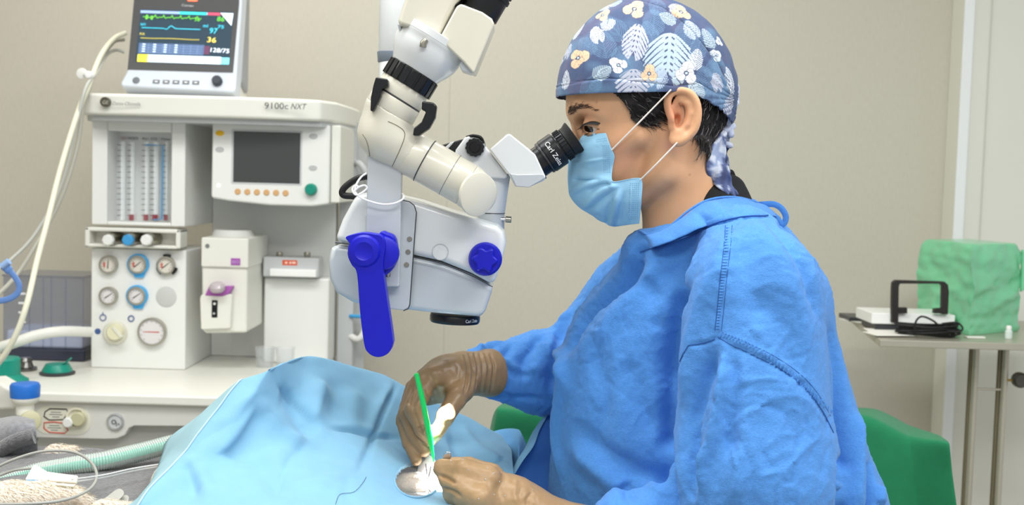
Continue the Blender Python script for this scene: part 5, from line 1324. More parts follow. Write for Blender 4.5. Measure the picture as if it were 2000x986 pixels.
seams = [
 ([(1250, 492), (1285, 480), (1330, 463), (1375, 444), (1412, 431), (1455, 423), (1500, 422)], .0035, -.0030),
 ([(1250, 490), (1285, 478), (1330, 460), (1375, 442), (1412, 431), (1455, 424), (1500, 424)], .0026, -.0028),
 ([(1416, 434), (1413, 480), (1406, 540), (1400, 600), (1398, 655)], .0022, -.0011), ([(1432, 434), (1424, 500), (1414, 560), (1408, 620)], .0020, -.0008),
 ([(1345, 674), (1375, 670), (1396, 662), (1404, 662)], .0022, -.0024), ([(1345, 674), (1330, 700), (1318, 735)], .0022, -.0018),
 ([(1402, 658), (1430, 674), (1460, 688), (1500, 708), (1540, 730), (1575, 760), (1605, 800), (1630, 850)], .0026, -.0030),
 ([(1400, 650), (1460, 678), (1520, 706), (1580, 748), (1620, 800)], .006, .0016),
]
for k in range(26):
    t = k / 25; x = 1440 + 190 * t; y = 672 + 150 * t * t + 20 * t; seams.append(([(x, y), (x - 7, y + 11)], .0020, -.0008))
for k in range(30):
    y = 450 + 6.8 * k; x = 1428 - .1 * (y - 440); seams.append(([(x - 9, y), (x + 5, y + 1.5)], .0020, -.0007))
for k in range(16):
    x = 1290 + 12 * k; y = 470 - .42 * (x - 1290); seams.append(([(x, y), (x + 6 - k * .3, y - 24)], .004, -.0012 if k % 2 else .0012))
wr = []
rs = random.Random(4)
def wrinkle(x0, y0, x1, y1, n, L0, L1, a0, a1, amp, w0=.0035):
    for _ in range(n):
        x, y = rs.uniform(x0, x1), rs.uniform(y0, y1); L_ = rs.uniform(L0, L1); an = R(rs.uniform(a0, a1)); b2 = rs.uniform(-.3, .3)
        wr.append(([(x, y), (x + L_ * .5 * math.cos(an), y + L_ * .5 * math.sin(an)), (x + L_ * math.cos(an + b2), y + L_ * math.sin(an + b2))], w0 * rs.uniform(.7, 1.9), amp * rs.choice([-1, -1, 1]) * rs.uniform(.5, 1.3)))
wrinkle(1100, 520, 1300, 960, 26, 25, 90, 20, 80, .0011); wrinkle(1330, 460, 1600, 660, 24, 25, 80, 40, 100, .0011); wrinkle(1330, 700, 1630, 970, 34, 25, 85, 20, 120, .0013)
wrinkle(1250, 500, 1400, 560, 10, 20, 60, -50, 0, .0012); wrinkle(1650, 600, 1710, 980, 12, 20, 50, 60, 110, .0014, .003); wrinkle(960, 680, 1100, 790, 14, 15, 45, -40, 60, .0015, .003)
wrinkle(1400, 670, 1560, 730, 12, 15, 45, 10, 60, .0014, .003)
gv = folds(gv, gfc, GT, [(p_, w2, a2 * 1.6) for p_, w2, a2 in big])
GT = bvh(gv, gfc)
gv = folds(gv, gfc, GT, seams)
gv = folds(gv, gfc, GT, wr, sharp=True)
N_ = vnormals(gv, gfc)
rot_ = np.array([[.8, 0, .6], [0, 1, 0], [-.6, 0, .8]])
wp = gv + np.stack([np_noise(gv, 9, 60 + k, 2) for k in range(3)], 1) * .03
r1 = (1 - np.abs(np_noise((wp @ rot_) * np.array((1.6, 1, .55)), 17, 61, 2))) ** 9; r2 = (1 - np.abs(np_noise((wp @ rot_.T) * np.array((1.4, 1, .7)), 30, 62, 2))) ** 9; r3 = (1 - np.abs(np_noise(wp * np.array((1.2, 1, .9)), 48, 64, 2))) ** 8
am = .35 + .9 * np.clip(np_noise(gv, 7, 65, 1) + .25, 0, 1)
gv = gv + N_ * ((r1 * .0024 - r2 * .0020 + r3 * .0014) * am * np.interp(to_px(gv)[:, 0], [1560, 1640], [1., .35]))[:, None]
crin = np.abs(np_noise(gv * np.array((1, 1, .8)), 40, 66, 3)); gv = gv - N_ * (crin * .0007)[:, None]
gv = gv + N_ * (np_noise(gv * np.array((1, 1, 2.2)), 150, 63, 2) * .0004)[:, None]
GM = mat('blue woven cotton gown', (76, 138, 210), .9, var=.12, vscale=330, bump=.6, bscale=750, sheen=.10, bump2=(170, .30, .0016), detail=6, stretch=(1, 1, 2.0), dist=.0008)
gown = np_obj('gown', gv, gfc, GM, pz)
GT = bvh(gv, gfc)
THR = mat('seam groove shade', (44, 90, 160), .9); THL = mat('seam stitch thread', (96, 156, 222), .8)  # dark tubes in this colour draw the shade of the seam grooves
def seam_line(pts, r_, m_, name='seam', lift=.0002):
    q = [onto(GT, x, y, lift) for x, y in catmull(pts, 6)]; q = [a for a in q if a is not None]
    k = 0
    while k < len(q) - 1 and len(q) > 2:          # drop jumps in depth
        if (q[k + 1] - q[k]).length > .03: q = q[:k + 1]; break
        k += 1
    if len(q) > 3: MB().tube(q, r_, 6).build(name, m_, gown)
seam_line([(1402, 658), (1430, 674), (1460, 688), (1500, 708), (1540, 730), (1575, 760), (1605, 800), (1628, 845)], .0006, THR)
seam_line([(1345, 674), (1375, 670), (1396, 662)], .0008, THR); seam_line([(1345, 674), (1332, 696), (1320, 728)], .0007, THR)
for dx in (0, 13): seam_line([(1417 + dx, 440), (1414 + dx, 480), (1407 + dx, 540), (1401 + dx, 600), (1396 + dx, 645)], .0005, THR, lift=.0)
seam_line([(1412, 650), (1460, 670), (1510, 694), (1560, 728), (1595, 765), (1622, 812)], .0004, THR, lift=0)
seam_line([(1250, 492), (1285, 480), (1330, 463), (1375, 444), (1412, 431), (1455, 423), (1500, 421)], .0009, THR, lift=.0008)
m = MB()
for k in range(34):
    t = k / 33; x = 1408 + 215 * t; y = 654 + 150 * t ** 1.5; q = onto(GT, x, y, .0004)
    if q is not None: m.sphere(q, (.0013, .0007, .0034), 8, 6, M=Matrix.Rotation(R(20), 3, 'Y'))
for k in range(36):
    y = 445 + 5.6 * k; x = 1423 - .1 * (y - 440); q = onto(GT, x, y, .0002)
    if q is not None: m.sphere(q, (.0032, .0006, .0009), 8, 6)
m.build('seam_puckers', GM, gown)
# raised neck binding
topc = [(1246, 462, 1.50), (1250, 452, 1.462), (1268, 458, 1.437), (1305, 444, 1.420), (1345, 412, 1.412), (1378, 393, 1.415), (1412, 386, 1.428), (1445, 387, 1.450), (1478, 396, 1.49), (1488, 402, 1.52), (1470, 396, 1.56), (1420, 398, 1.59), (1350, 420, 1.60), (1290, 448, 1.585), (1256, 462, 1.55)]
botc = [(1230, 500, 1.50), (1250, 493, 1.44), (1285, 480, 1.405), (1330, 463, 1.385), (1375, 444, 1.375), (1412, 431, 1.378), (1455, 423, 1.40), (1500, 422, 1.44), (1520, 424, 1.49), (1522, 430, 1.53), (1490, 430, 1.58), (1430, 440, 1.62), (1350, 460, 1.64), (1280, 490, 1.63), (1240, 500, 1.57)]
T_ = path3(topc, 8, True); B_ = []
for x, y, Y in catmull(botc, 8, True):
    h = onto(GT, x, y, -.0012) if Y < 1.46 else None
    if h is not None and abs(h.y - Y) > .022: h = None
    B_.append(h if h is not None else at(x, y, Y))
rows = []
for k in range(11):
    t = k / 10; row = [a_ * (1 - t) + b2 * t + Vector((0, -1 if a_.y < 1.5 else 1, .6)) * (.0035 * math.sin(math.pi * t)) for a_, b2 in zip(T_, B_)]
    rows.append(row + [row[0].copy()])
rows.insert(0, [q * .92 + (sum(T_, Vector()) / len(T_)) * .08 - Vector((0, 0, .012)) for q in rows[0]])
bv = np.array([[tuple(q) for q in r_] for r_ in rows], dtype=np.float32).reshape(-1, 3); Wb = len(rows[0])
bf2 = np.array([(j * Wb + i, j * Wb + i + 1, (j + 1) * Wb + i + 1, (j + 1) * Wb + i) for j in range(len(rows) - 1) for i in range(Wb - 1)])
bv = bv + vnormals(bv, bf2) * (np_noise(bv * np.array((1, 1, 1)), 60, 77, 2) * .0016)[:, None]
nb_ = np_obj('neck_band', bv, bf2, GM, gown); s_ = nb_.modifiers.new('thickness', 'SOLIDIFY'); s_.thickness = .002; s_.offset = 0; s2_ = nb_.modifiers.new('smooth', 'SUBSURF'); s2_.levels = 1; s2_.render_levels = 1
MB().tube([q + Vector((0, -.0004, .0005)) for q in T_], .0016, 8, close=True).build('band_edge', GM, gown)
MB().tube(path3([(1482, 400, 1.49), (1492, 399, 1.485), (1512, 399, 1.48), (1527, 408, 1.478), (1535, 424, 1.478), (1529, 438, 1.48), (1516, 426, 1.48), (1496, 412, 1.482), (1484, 402, 1.485)], 6), .0042, 10, flat=(0, 1, 0)).build('gown_tie', GM, gown)
# ---------------------------------------------------------------- gloves
def chain(P, pts, k, d=None):
    for i in range(len(pts) - 1):
        a, b_ = pts[i], pts[i + 1]
        e = d_cone(P, W3(*a[:3]), W3(*b_[:3]), m_at(a[3], a[2]), m_at(b_[3], b_[2]))
        d = e if d is None else sm(d, e, k)
    return d
RF = dict(
 index=[(832, 752, 1.50, 20), (807, 802, 1.47, 17), (824, 837, 1.462, 14.5), (840, 859, 1.466, 12)],
 middle=[(818, 750, 1.515, 19), (794, 808, 1.49, 16), (810, 852, 1.475, 14), (829, 881, 1.465, 11.5)],
 ring=[(808, 757, 1.53, 17), (787, 820, 1.500, 14), (799, 866, 1.478, 13), (813, 899, 1.462, 11)],
 little=[(806, 765, 1.555, 14), (794, 815, 1.552, 12), (803, 850, 1.548, 10.5), (812, 872, 1.542, 9)],
 thumb=[(905, 752, 1.525, 25), (890, 780, 1.495, 20.5), (870, 813, 1.472, 17.5), (854, 846, 1.466, 13)])
def rhand(P):
    d = chain(P, [(985, 727, 1.61, 41), (955, 728, 1.595, 41), (905, 730, 1.56, 38), (868, 738, 1.54, 37), (838, 748, 1.525, 31)], .02)
    d = sm(d, d_cone(P, W3(850, 735, 1.51), W3(822, 755, 1.51), m_at(24, 1.51), m_at(20, 1.51)), .012)
    d = sm(d, d_cone(P, W3(880, 735, 1.53), W3(900, 758, 1.52), m_at(34, 1.53), m_at(26, 1.52)), .015)
    d = sm(d, d_cone(P, W3(858, 762, 1.545), W3(838, 772, 1.54), m_at(24, 1.54), m_at(20, 1.54)), .01)
    for k, F_ in RF.items():
        e = chain(P, F_, .004)
        d = sm(d, e, .010 if k == 'thumb' else .0032)
    ca = W3(963, 728, 1.598); cn = W3(985, 727, 1.61) - W3(905, 730, 1.56); cn /= np.linalg.norm(cn)
    return smax(d, (P - ca) @ cn, .002)
a = W3(770, 915, 1.5); b_ = W3(1010, 670, 1.55)
rv, rf = surf(rhand, (a[0], 1.42, a[2]), (b_[0] + .02, 1.68, b_[2] + .01), .0013)
rv = relax(rv, rf, 1, .4); RT = bvh(rv, rf)
fo = [([(900 + 5.2 * k, 684 + .5 * k), (907 + 5.2 * k, 715), (907 + 5.0 * k, 740), (901 + 5.2 * k, 772 - .5 * k)], .0017, (-.0013 if k % 2 else .0008) * (1.4 if k % 3 else .6)) for k in range(13)]
fo += [([(826, 758), (812, 785), (810, 800), (820, 835), (834, 858)], .0016, -.0022), ([(806, 762), (800, 790)], .0016, -.0016), ([(828, 752), (838, 775), (846, 792)], .002, -.0016), ([(846, 750), (850, 775), (852, 790)], .002, -.0014), ([(838, 762), (842, 780), (842, 795)], .002, .001), ([(860, 720), (880, 730), (890, 750)], .004, -.0012), ([(794, 782), (802, 792), (800, 803)], .002, -.001), ([(884, 705), (895, 720), (893, 750)], .003, -.001), ([(860, 790), (872, 795), (880, 805)], .002, -.0008), ([(815, 838), (822, 834), (830, 832)], .0018, -.0008)]
rv = folds(rv, rf, RT, fo); RT = bvh(rv, rf)
rv = rv + vnormals(rv, rf) * (np_noise(rv, 90, 71, 2) * .0005)[:, None]
GLV = mat('tan latex glove', (140, 113, 82), .38, sss=.08, var=.10, vscale=45, bump=.3, bscale=260, spec=.45)
np_obj('glove', rv, rf, GLV, pz)
LF = dict(
 index=[(862, 913, 1.385, 17), (905, 914, 1.372, 18), (955, 934, 1.37, 26)],
 middle=[(872, 905, 1.415, 13), (915, 908, 1.41, 16), (960, 928, 1.40, 24)],
 thumb=[(868, 938, 1.372, 12), (892, 950, 1.360, 18), (935, 972, 1.352, 30)],
 ring=[(880, 966, 1.372, 15), (908, 975, 1.362, 20), (950, 995, 1.36, 30)],
 little=[(895, 995, 1.375, 17), (920, 1005, 1.37, 20), (955, 1020, 1.37, 26)])
def lhand(P):
    d = chain(P, [(950, 955, 1.385, 43), (1000, 985, 1.385, 50), (1045, 1010, 1.385, 47), (1110, 1030, 1.38, 42), (1240, 1040, 1.35, 52)], .02)
    for k, F_ in LF.items(): d = sm(d, chain(P, F_, .004), .005 if k in ('index', 'middle') else .013)
    return d
a = W3(840, 1090, 1.38); b_ = W3(1270, 880, 1.38)
lv, lf = surf(lhand, (a[0], 1.29, a[2]), (b_[0], 1.46, b_[2]), .0013)
lv = relax(lv, lf, 1, .4); LT = bvh(lv, lf)
fo = [([(856, 928), (874, 933), (892, 944)], .0022, -.0042), ([(864, 953), (882, 958), (902, 970)], .0022, -.0030), ([(1010, 935), (1004, 960), (1010, 985)], .003, .0012), ([(1040, 960), (1030, 975), (1032, 990)], .003, -.002), ([(1020, 950), (1016, 970), (1024, 990)], .003, -.001), ([(900, 902), (960, 912), (1000, 925)], .004, -.001), ([(985, 930), (975, 955), (985, 980)], .004, -.0008)]
lv = folds(lv, lf, LT, fo); LT = bvh(lv, lf); lv = lv + vnormals(lv, lf) * (np_noise(lv, 90, 72, 2) * .0006)[:, None]
GLV2 = mat('sand latex glove', (166, 134, 96), .36, sss=.08, var=.09, vscale=40, bump=.35, bscale=220, spec=.45)
lg = np_obj('glove', lv, lf, GLV2, pz)
m = MB()
for x, y in ((905, 896), (930, 899), (952, 914), (965, 924), (948, 936), (903, 898), (935, 986 - 12), (965, 966), (986, 968), (1040, 957), (881, 900), (960, 903), (975, 940), (915, 918)):
    q = onto(LT, x, y, .0002)
    if q is not None: m.sphere(q, (.0009, .0006, .0009), 8, 6)
m.build('water_drops', mat('water', (250, 250, 250), .03, trans=.6, coat=1.), lg); tag(col.objects[-1], kind='stuff')
# stool below the frame
stl = thing('stool', 'round grey stool hidden under the gown of the seated surgeon', 'stool', (at(1450, 900, 1.52).x, 1.52, 0))
sx_ = at(1450, 900, 1.52).x
MB().cyl((sx_, 1.52, .44), (sx_, 1.52, .50), .17, n=40, bev=.015).build('seat', DG, stl)
MB().cyl((sx_, 1.52, .08), (sx_, 1.52, .44), .025, n=20).build('column', CHROME, stl)
for k in range(5):
    a_ = 2 * math.pi * k / 5; e = Vector((sx_ + .26 * math.cos(a_), 1.52 + .26 * math.sin(a_), .06))
    l_ = MB().tube([Vector((sx_, 1.52, .09)), e], .016, 10).build('leg', CHROME, stl)
    MB().cyl(e + Vector((0, -.012, -.032)), e + Vector((0, .012, -.032)), .028, n=20).build('caster', BLKR, l_)
# ------------------------------------------------------------------ operating table, blanket, patient, drape
TZ = .790
tb = thing('operating_table', 'operating table edge under the grey blanket and blue drape', 'table', (-.45, 1.4, 0))
MB().box((-1.15, 1.02, TZ - .04), (-.02, 1.63, TZ - .008)).build('table_top', STEEL, tb, bevel=.006)
MB().cyl((-.5, 1.4, .05), (-.5, 1.4, TZ - .04), .07, n=32).build('column', STEEL, tb)
MB().box((-.8, 1.15, 0), (-.2, 1.62, .05)).build('foot', MG, tb, bevel=.015)
# blanket: lies on the table and rolls over at its far left corner
def hfield(fn, x0, x1, y0, y1, nx, ny): return [[Vector((x0 + (x1 - x0) * i / nx, y0 + (y1 - y0) * j / ny, fn(x0 + (x1 - x0) * i / nx, y0 + (y1 - y0) * j / ny))) for i in range(nx + 1)] for j in range(ny + 1)]
BLM = mat('charcoal fleece', (98, 97, 100), .95, bump=1., bscale=420, var=.40, vscale=170, sheen=.5, dist=.003)
def bz(x, y):
    z = TZ + .004 + .003 * noise.noise(Vector((x * 9, y * 9, 1))) + .002 * noise.noise(Vector((x * 30, y * 30, 2)))
    if y > 1.635: z = TZ - .004 - (y - 1.635) * 6
    return z
bl_ = MB().grid(hfield(bz, -1.17, -.04, .98, 1.65, 130, 90)).build('blanket', BLM, angle=80)
s_ = bl_.modifiers.new('thickness', 'SOLIDIFY'); s_.thickness = .006; s_.offset = -1
tag(bl_, 'charcoal fleece blanket spread on the operating table at the lower left', 'blanket')
g = [[(-80, 960, 1.62), (-10, 905, 1.62), (40, 905, 1.60), (70, 880, 1.60)],
     [(-80, 905, 1.60), (-20, 880, 1.58), (30, 872, 1.57), (72, 862, 1.58)],
     [(-80, 868, 1.60), (-20, 850, 1.59), (30, 835, 1.57), (70, 840, 1.575)],
     [(-80, 850, 1.63), (-20, 833, 1.62), (28, 821, 1.61), (66, 826, 1.60)],
     [(-80, 846, 1.68), (-20, 832, 1.67), (30, 824, 1.66), (62, 832, 1.65)],
     [(-80, 900, 1.72), (-20, 880, 1.71), (30, 870, 1.70), (60, 875, 1.69)]]
P = patch([[tuple(at(*q)) for q in r_] for r_ in g], 14, 8)
bf_ = MB().grid(P).build('folded_corner', mat('grey fleece underside', (128, 128, 132), .95, bump=1., bscale=400, var=.25, vscale=140, sheen=.4, dist=.0015), bl_, angle=80)
s_ = bf_.modifiers.new('thickness', 'SOLIDIFY'); s_.thickness = .010; s_.offset = 0
MB().tube(path3([(-60, 915, 1.585), (-10, 885, 1.57), (30, 862, 1.56), (66, 852, 1.565)], 8), .011, 14).build('rolled_edge', BLM, bl_, angle=80)
# patient: cream fur
FUR = mat('cream fur', (226, 212, 192), .85, var=.16, vscale=90, bump=.6, bscale=500)
an = thing('animal', 'cream furred animal patient lying under the blue drape with a foreleg on the blanket', 'animal', (-.35, 1.4, TZ))
def leg_f(P):
    d = chain(P, [(-120, 1005, 1.30, 46), (20, 985, 1.33, 40), (90, 975, 1.35, 30), (140, 975, 1.35, 20)], .02)
    d = sm(d, d_cone(P, W3(140, 968, 1.35), W3(170, 985, 1.34), m_at(20, 1.35), m_at(16, 1.35)), .01)
    d = sm(d, chain(P, [(200, 1000, 1.31, 26), (300, 1020, 1.32, 34), (520, 960, 1.42, 60)], .02), .01)
    d2 = chain(P, [(74, 902, 1.585, 12), (105, 886, 1.60, 17), (142, 882, 1.61, 13)], .008)
    d = np.minimum(d, d2)
    d = np.minimum(d, d_ell(P, np.array((-.33, 1.45, TZ + .01), dtype=np.float32), (.13, .11, .05)))
    d = sm(d, d_ell(P, W3(810, 944, 1.463), (.034, .026, .014)), .01)
    return d
v3, f3 = surf(leg_f, (-1.02, 1.12, TZ - .03), (.0, 1.75, .99), .0036)
v3 = relax(v3, f3, 1); px3 = to_px(v3)
c3 = np.tile(np.array(lin((228, 214, 196))), (len(v3), 1)); k_ = np.clip(np_noise(v3, 30, 81, 2), 0, 1)[:, None] * .5; c3 = c3 * (1 - k_) + np.array(lin((206, 172, 138))) * k_
w_ = np.exp(-(((px3[:, 0] - 812) / 22) ** 2 + ((px3[:, 1] - 935) / 26) ** 2))[:, None] * .3; c3 = c3 * (1 - w_) + np.array(lin((150, 134, 128))) * w_
np_obj('body', v3, f3, mat('fur skin', (228, 214, 196), .8, attr='tint', bump=.8, bscale=400), an, colors=c3)
n3 = vnormals(v3, f3); m = MB()
cand = np.where(((px3[:, 0] > -130) & (px3[:, 0] < 330) & (n3[:, 2] > -.3)))[0]
for i in rng.choice(cand, min(12000, len(cand) * 4)):
    p0 = Vector(v3[i]); nn_ = Vector(n3[i]); fl = Vector((.8, -.3, -.15)) + Vector((random.uniform(-.5, .5), random.uniform(-.5, .5), random.uniform(-.3, .3)))
    L_ = random.uniform(.006, .012); q = [p0, p0 + nn_ * L_ * .16 + fl * L_ * .4, p0 + nn_ * L_ * .12 + fl * L_]
    sd = fl.cross(nn_).normalized() * .00028; k = len(m.v)
    m.v += [q[0] - sd, q[0] + sd, q[1] - sd * .8, q[1] + sd * .8, q[2]]; m.f += [(k, k + 1, k + 3, k + 2), (k + 2, k + 3, k + 4)]
    mi_ = 0 if random.random() < .86 else 1; m.mi += [mi_, mi_]
cand = np.where(((px3[:, 0] > 772) & (px3[:, 0] < 850) & (px3[:, 1] > 905) & (px3[:, 1] < 968) & (n3[:, 2] > -.1)))[0]
for i in rng.choice(cand, min(900, len(cand) * 3)):
    p0 = Vector(v3[i]); nn_ = Vector(n3[i]); fl = Vector((.5, -.5, -.1)) + Vector((random.uniform(-.9, .9), random.uniform(-.9, .9), 0)); L_ = random.uniform(.003, .006)
    sd = fl.cross(nn_).normalized() * .0003; k = len(m.v); m.v += [p0 - sd, p0 + sd, p0 + nn_ * L_ * .5 + fl * L_]; m.f += [(k, k + 1, k + 2)]; m.mi += [random.choice((0, 1))]
o = m.build('fur', [mat('fur tip', (242, 236, 224), .7), mat('fur tip tan', (214, 188, 158), .7)], an, smooth=False); o['kind'] = 'stuff'
# drape
ctrl = [
 [(130, 1130, 1.12), (300, 1130, 1.11), (540, 1120, 1.11), (700, 1120, 1.13), (800, 1120, 1.16), (900, 1120, 1.2), (1010, 1130, 1.25)],
 [(200, 1060, 1.18), (345, 1045, 1.165), (545, 1035, 1.17), (715, 1040, 1.2), (820, 1040, 1.26), (905, 1040, 1.30), (1010, 1050, 1.32)],
 [(268, 988, 1.22), (375, 960, 1.26), (550, 945, 1.27), (728, 960, 1.32), (822, 978, 1.375), (905, 975, 1.42), (1005, 985, 1.44)],
 [(315, 935, 1.27), (420, 890, 1.32), (560, 880, 1.38), (735, 905, 1.42), (818, 925, 1.46), (905, 930, 1.51), (1002, 945, 1.53)],
 [(361, 885, 1.32), (455, 830, 1.355), (575, 812, 1.43), (732, 852, 1.51), (815, 875, 1.54), (908, 885, 1.59), (1000, 918, 1.60)],
 [(418, 815, 1.36), (495, 770, 1.385), (590, 750, 1.48), (748, 790, 1.57), (817, 820, 1.62), (912, 845, 1.66), (998, 897, 1.66)],
 [(474, 742, 1.40), (530, 720, 1.43), (604, 695, 1.53), (740, 728, 1.63), (822, 774, 1.67), (920, 820, 1.70), (991, 888, 1.70)]]
W0 = [[at(*q) for q in r_] for r_ in ctrl]
for r_ in W0:
    for q in r_: q.z = max(q.z, TZ + .012)
last = W0[-1]
W0.append([Vector((q.x + .01, q.y + .035, max(TZ + .01, q.z - .05))) for q in last]); W0.append([Vector((q.x + .02, q.y + .055, TZ - .10)) for q in last])
P = patch([[tuple(q) for q in r_] for r_ in W0], 26, 18, .45)
H_, W_ = len(P), len(P[0]); dv = np.array([[tuple(q) for q in r_] for r_ in P], dtype=np.float32).reshape(-1, 3)
df = np.array([(j * W_ + i, j * W_ + i + 1, (j + 1) * W_ + i + 1, (j + 1) * W_ + i) for j in range(H_ - 1) for i in range(W_ - 1)])
# turned-back flap left of the long crease
NRF = 7 * 18 - 17
crease = [P[j][0] for j in range(0, 6 * 18 + 1)]
outer = catmull([(-20, 1120, 1.20), (150, 1060, 1.25), (272, 985, 1.33), (300, 925, 1.40), (314, 892, 1.45), (336, 853, 1.50), (434, 786, 1.58)], 18, False, .3)
k0 = len(dv); NC = 10; fl_v = []
for j, (c_, o_) in enumerate(zip(crease, outer)):
    oo = at(*o_); oo.z = max(oo.z, TZ + .008)
    for i in range(1, NC + 1):
        t = i / NC; q = c_ * (1 - t) + oo * t; fl_v.append(tuple(q + Vector((0, 0, .006 * math.sin(math.pi * t)))))
dv = np.concatenate([dv, np.array(fl_v, dtype=np.float32)]); ff_ = []
def fi(j, i): return j * W_ if i == 0 else k0 + j * NC + i - 1
for j in range(len(crease) - 1):
    for i in range(NC): ff_.append((fi(j, i + 1), fi(j, i), fi(j + 1, i), fi(j + 1, i + 1)))
n_main = len(df); df = np.concatenate([df, np.array(ff_)])
DT = bvh(dv, df)
nv_ = vnormals(dv, df); sg = 1 if nv_[:, 2].mean() > 0 else -1
if sg < 0: df = df[:, ::-1].copy()
dfold = [
 ([(640, 838), (680, 842), (728, 852), (785, 856)], .004, -.0035), ([(640, 830), (690, 834), (760, 846)], .006, .0025), ([(774, 752), (750, 800), (730, 850), (715, 890), (700, 925)], .0045, -.0050), ([(765, 752), (740, 800), (720, 845)], .009, .0045),
 ([(545, 765), (565, 790), (595, 830), (620, 850)], .016, -.009), ([(632, 745), (615, 790), (598, 845)], .018, .008), ([(500, 790), (480, 840), (440, 900)], .018, -.007), ([(500, 790), (455, 850), (420, 890)], .009, .004),
 ([(700, 760), (690, 800), (680, 835)], .014, .005), ([(660, 740), (655, 780), (640, 820)], .012, -.003), ([(600, 850), (560, 880), (530, 910)], .020, .006), ([(500, 890), (530, 930), (560, 960)], .016, -.005), ([(390, 905), (400, 940), (430, 980)], .010, .004), ([(365, 900), (375, 940), (385, 975)], .008, -.004),
 ([(610, 960), (650, 930), (690, 925)], .010, .003), ([(680, 925), (678, 960), (685, 985)], .005, -.002), 
 ([(900, 830), (930, 870), (985, 905)], .010, .005), ([(880, 850), (900, 890), (940, 910)], .012, -.006), ([(850, 800), (870, 850), (880, 890)], .010, .004), ([(990, 893), (965, 908), (945, 915)], .003, -.004)]
dv = folds(dv, df, DT, dfold)
dcr = [([(774, 752), (752, 800), (728, 852), (712, 890), (700, 925)], .003, -.0035), ([(640, 838), (690, 846), (730, 851), (785, 856)], .0028, -.003), ([(495, 790), (455, 850), (420, 890)], .006, .005), ([(560, 760), (575, 800), (604, 845)], .010, -.007), ([(500, 775), (530, 815), (565, 850), (600, 855)], .010, .005), ([(540, 750), (570, 785), (625, 838)], .007, -.006), ([(360, 890), (395, 935), (405, 980)], .008, .004), ([(634, 740), (625, 780), (615, 830)], .007, .005), ([(615, 850), (560, 905), (530, 985)], .010, -.005), ([(990, 890), (960, 905), (940, 916)], .003, -.004)]
DT = bvh(dv, df)
dv = folds(dv, df, DT, dcr, sharp=True)
nv_ = vnormals(dv, df); fall = 1.0
dv = dv + nv_ * (np_noise(dv * np.array((1, 1, 1)), 14, 91, 3) * .0028)[:, None]
# opening of the drape over the eye: a clear film window
DM = mat('light blue drape', (124, 174, 204), .8, bump=.3, bscale=1600, var=.03, vscale=60, sheen=.1)
dpx = to_px(dv); openm = (((dpx[:, 0] - 815) / 44) ** 2 + ((dpx[:, 1] - 938) / 33) ** 2) < 1
yfront = dv[:, 1] < 1.60
kf = ~((openm & yfront)[df].all(1)); 
dr = np_obj('surgical_drape', dv, df[kf], [DM, mat('drape underside', (150, 186, 196), .85, bump=.3, bscale=1600, var=.03, vscale=60)])
mi_ = (np.arange(len(df)) >= n_main)[kf].astype(np.int32); dr.data.polygons.foreach_set('material_index', mi_) if len(mi_) == len(dr.data.polygons) else None
hem = [Vector(dv[j * W_]) for j in range(0, 6 * 18 + 1, 3)]
MB().tube([q + Vector((0, -.0006, .0006)) for q in hem], .0011, 6).build('hem', mat('pale hem', (176, 206, 222), .8), dr)
s_ = dr.modifiers.new('thickness', 'SOLIDIFY'); s_.thickness = .0012; s_.offset = -1
tag(dr, 'large light blue surgical drape tented over the patient in the foreground', 'drape')
DT = bvh(dv, df)
film_v = dv[np.unique(df[~kf])]
# film over the opening
cw = at(812, 938, 1.46)
rows = []
for j in range(10):
    rr_ = j / 9; row = []
    for i in range(49):
        a_ = 2 * math.pi * i / 48; q = onto(DT, 815 + 46 * rr_ * math.cos(a_), 938 + 35 * rr_ * math.sin(a_), .0015) or cw
        row.append(q + Vector((0, 0, .003 * (1 - rr_ ** 2))))
    rows.append(row)
rimp = [q for q in (onto(DT, 815 + 45 * math.cos(2 * math.pi * i / 60), 938 + 34 * math.sin(2 * math.pi * i / 60), .0004) for i in range(60)) if q is not None]
MB().tube(rimp, .0016, 8, close=True).build('window_rim', DM, dr)
FILM = mat('clear incise film', (240, 242, 248), .15, trans=.0, alpha=.16, coat=1., bump=.6, bscale=120)
MB().grid(rows).build('eye_window_film', FILM, dr)
lt = [onto(DT, x, y, .0008) for x, y in catmull([(655, 985), (664, 966), (690, 962), (708, 944), (715, 932)], 5)]
lt = [q for q in lt if q]
if len(lt) > 3: tag(MB().tube(lt, .00026, 5).build('suture_thread', mat('dark thread', (60, 80, 110), .6)), 'thin dark suture thread lying on the blue drape below the hands', 'thread')
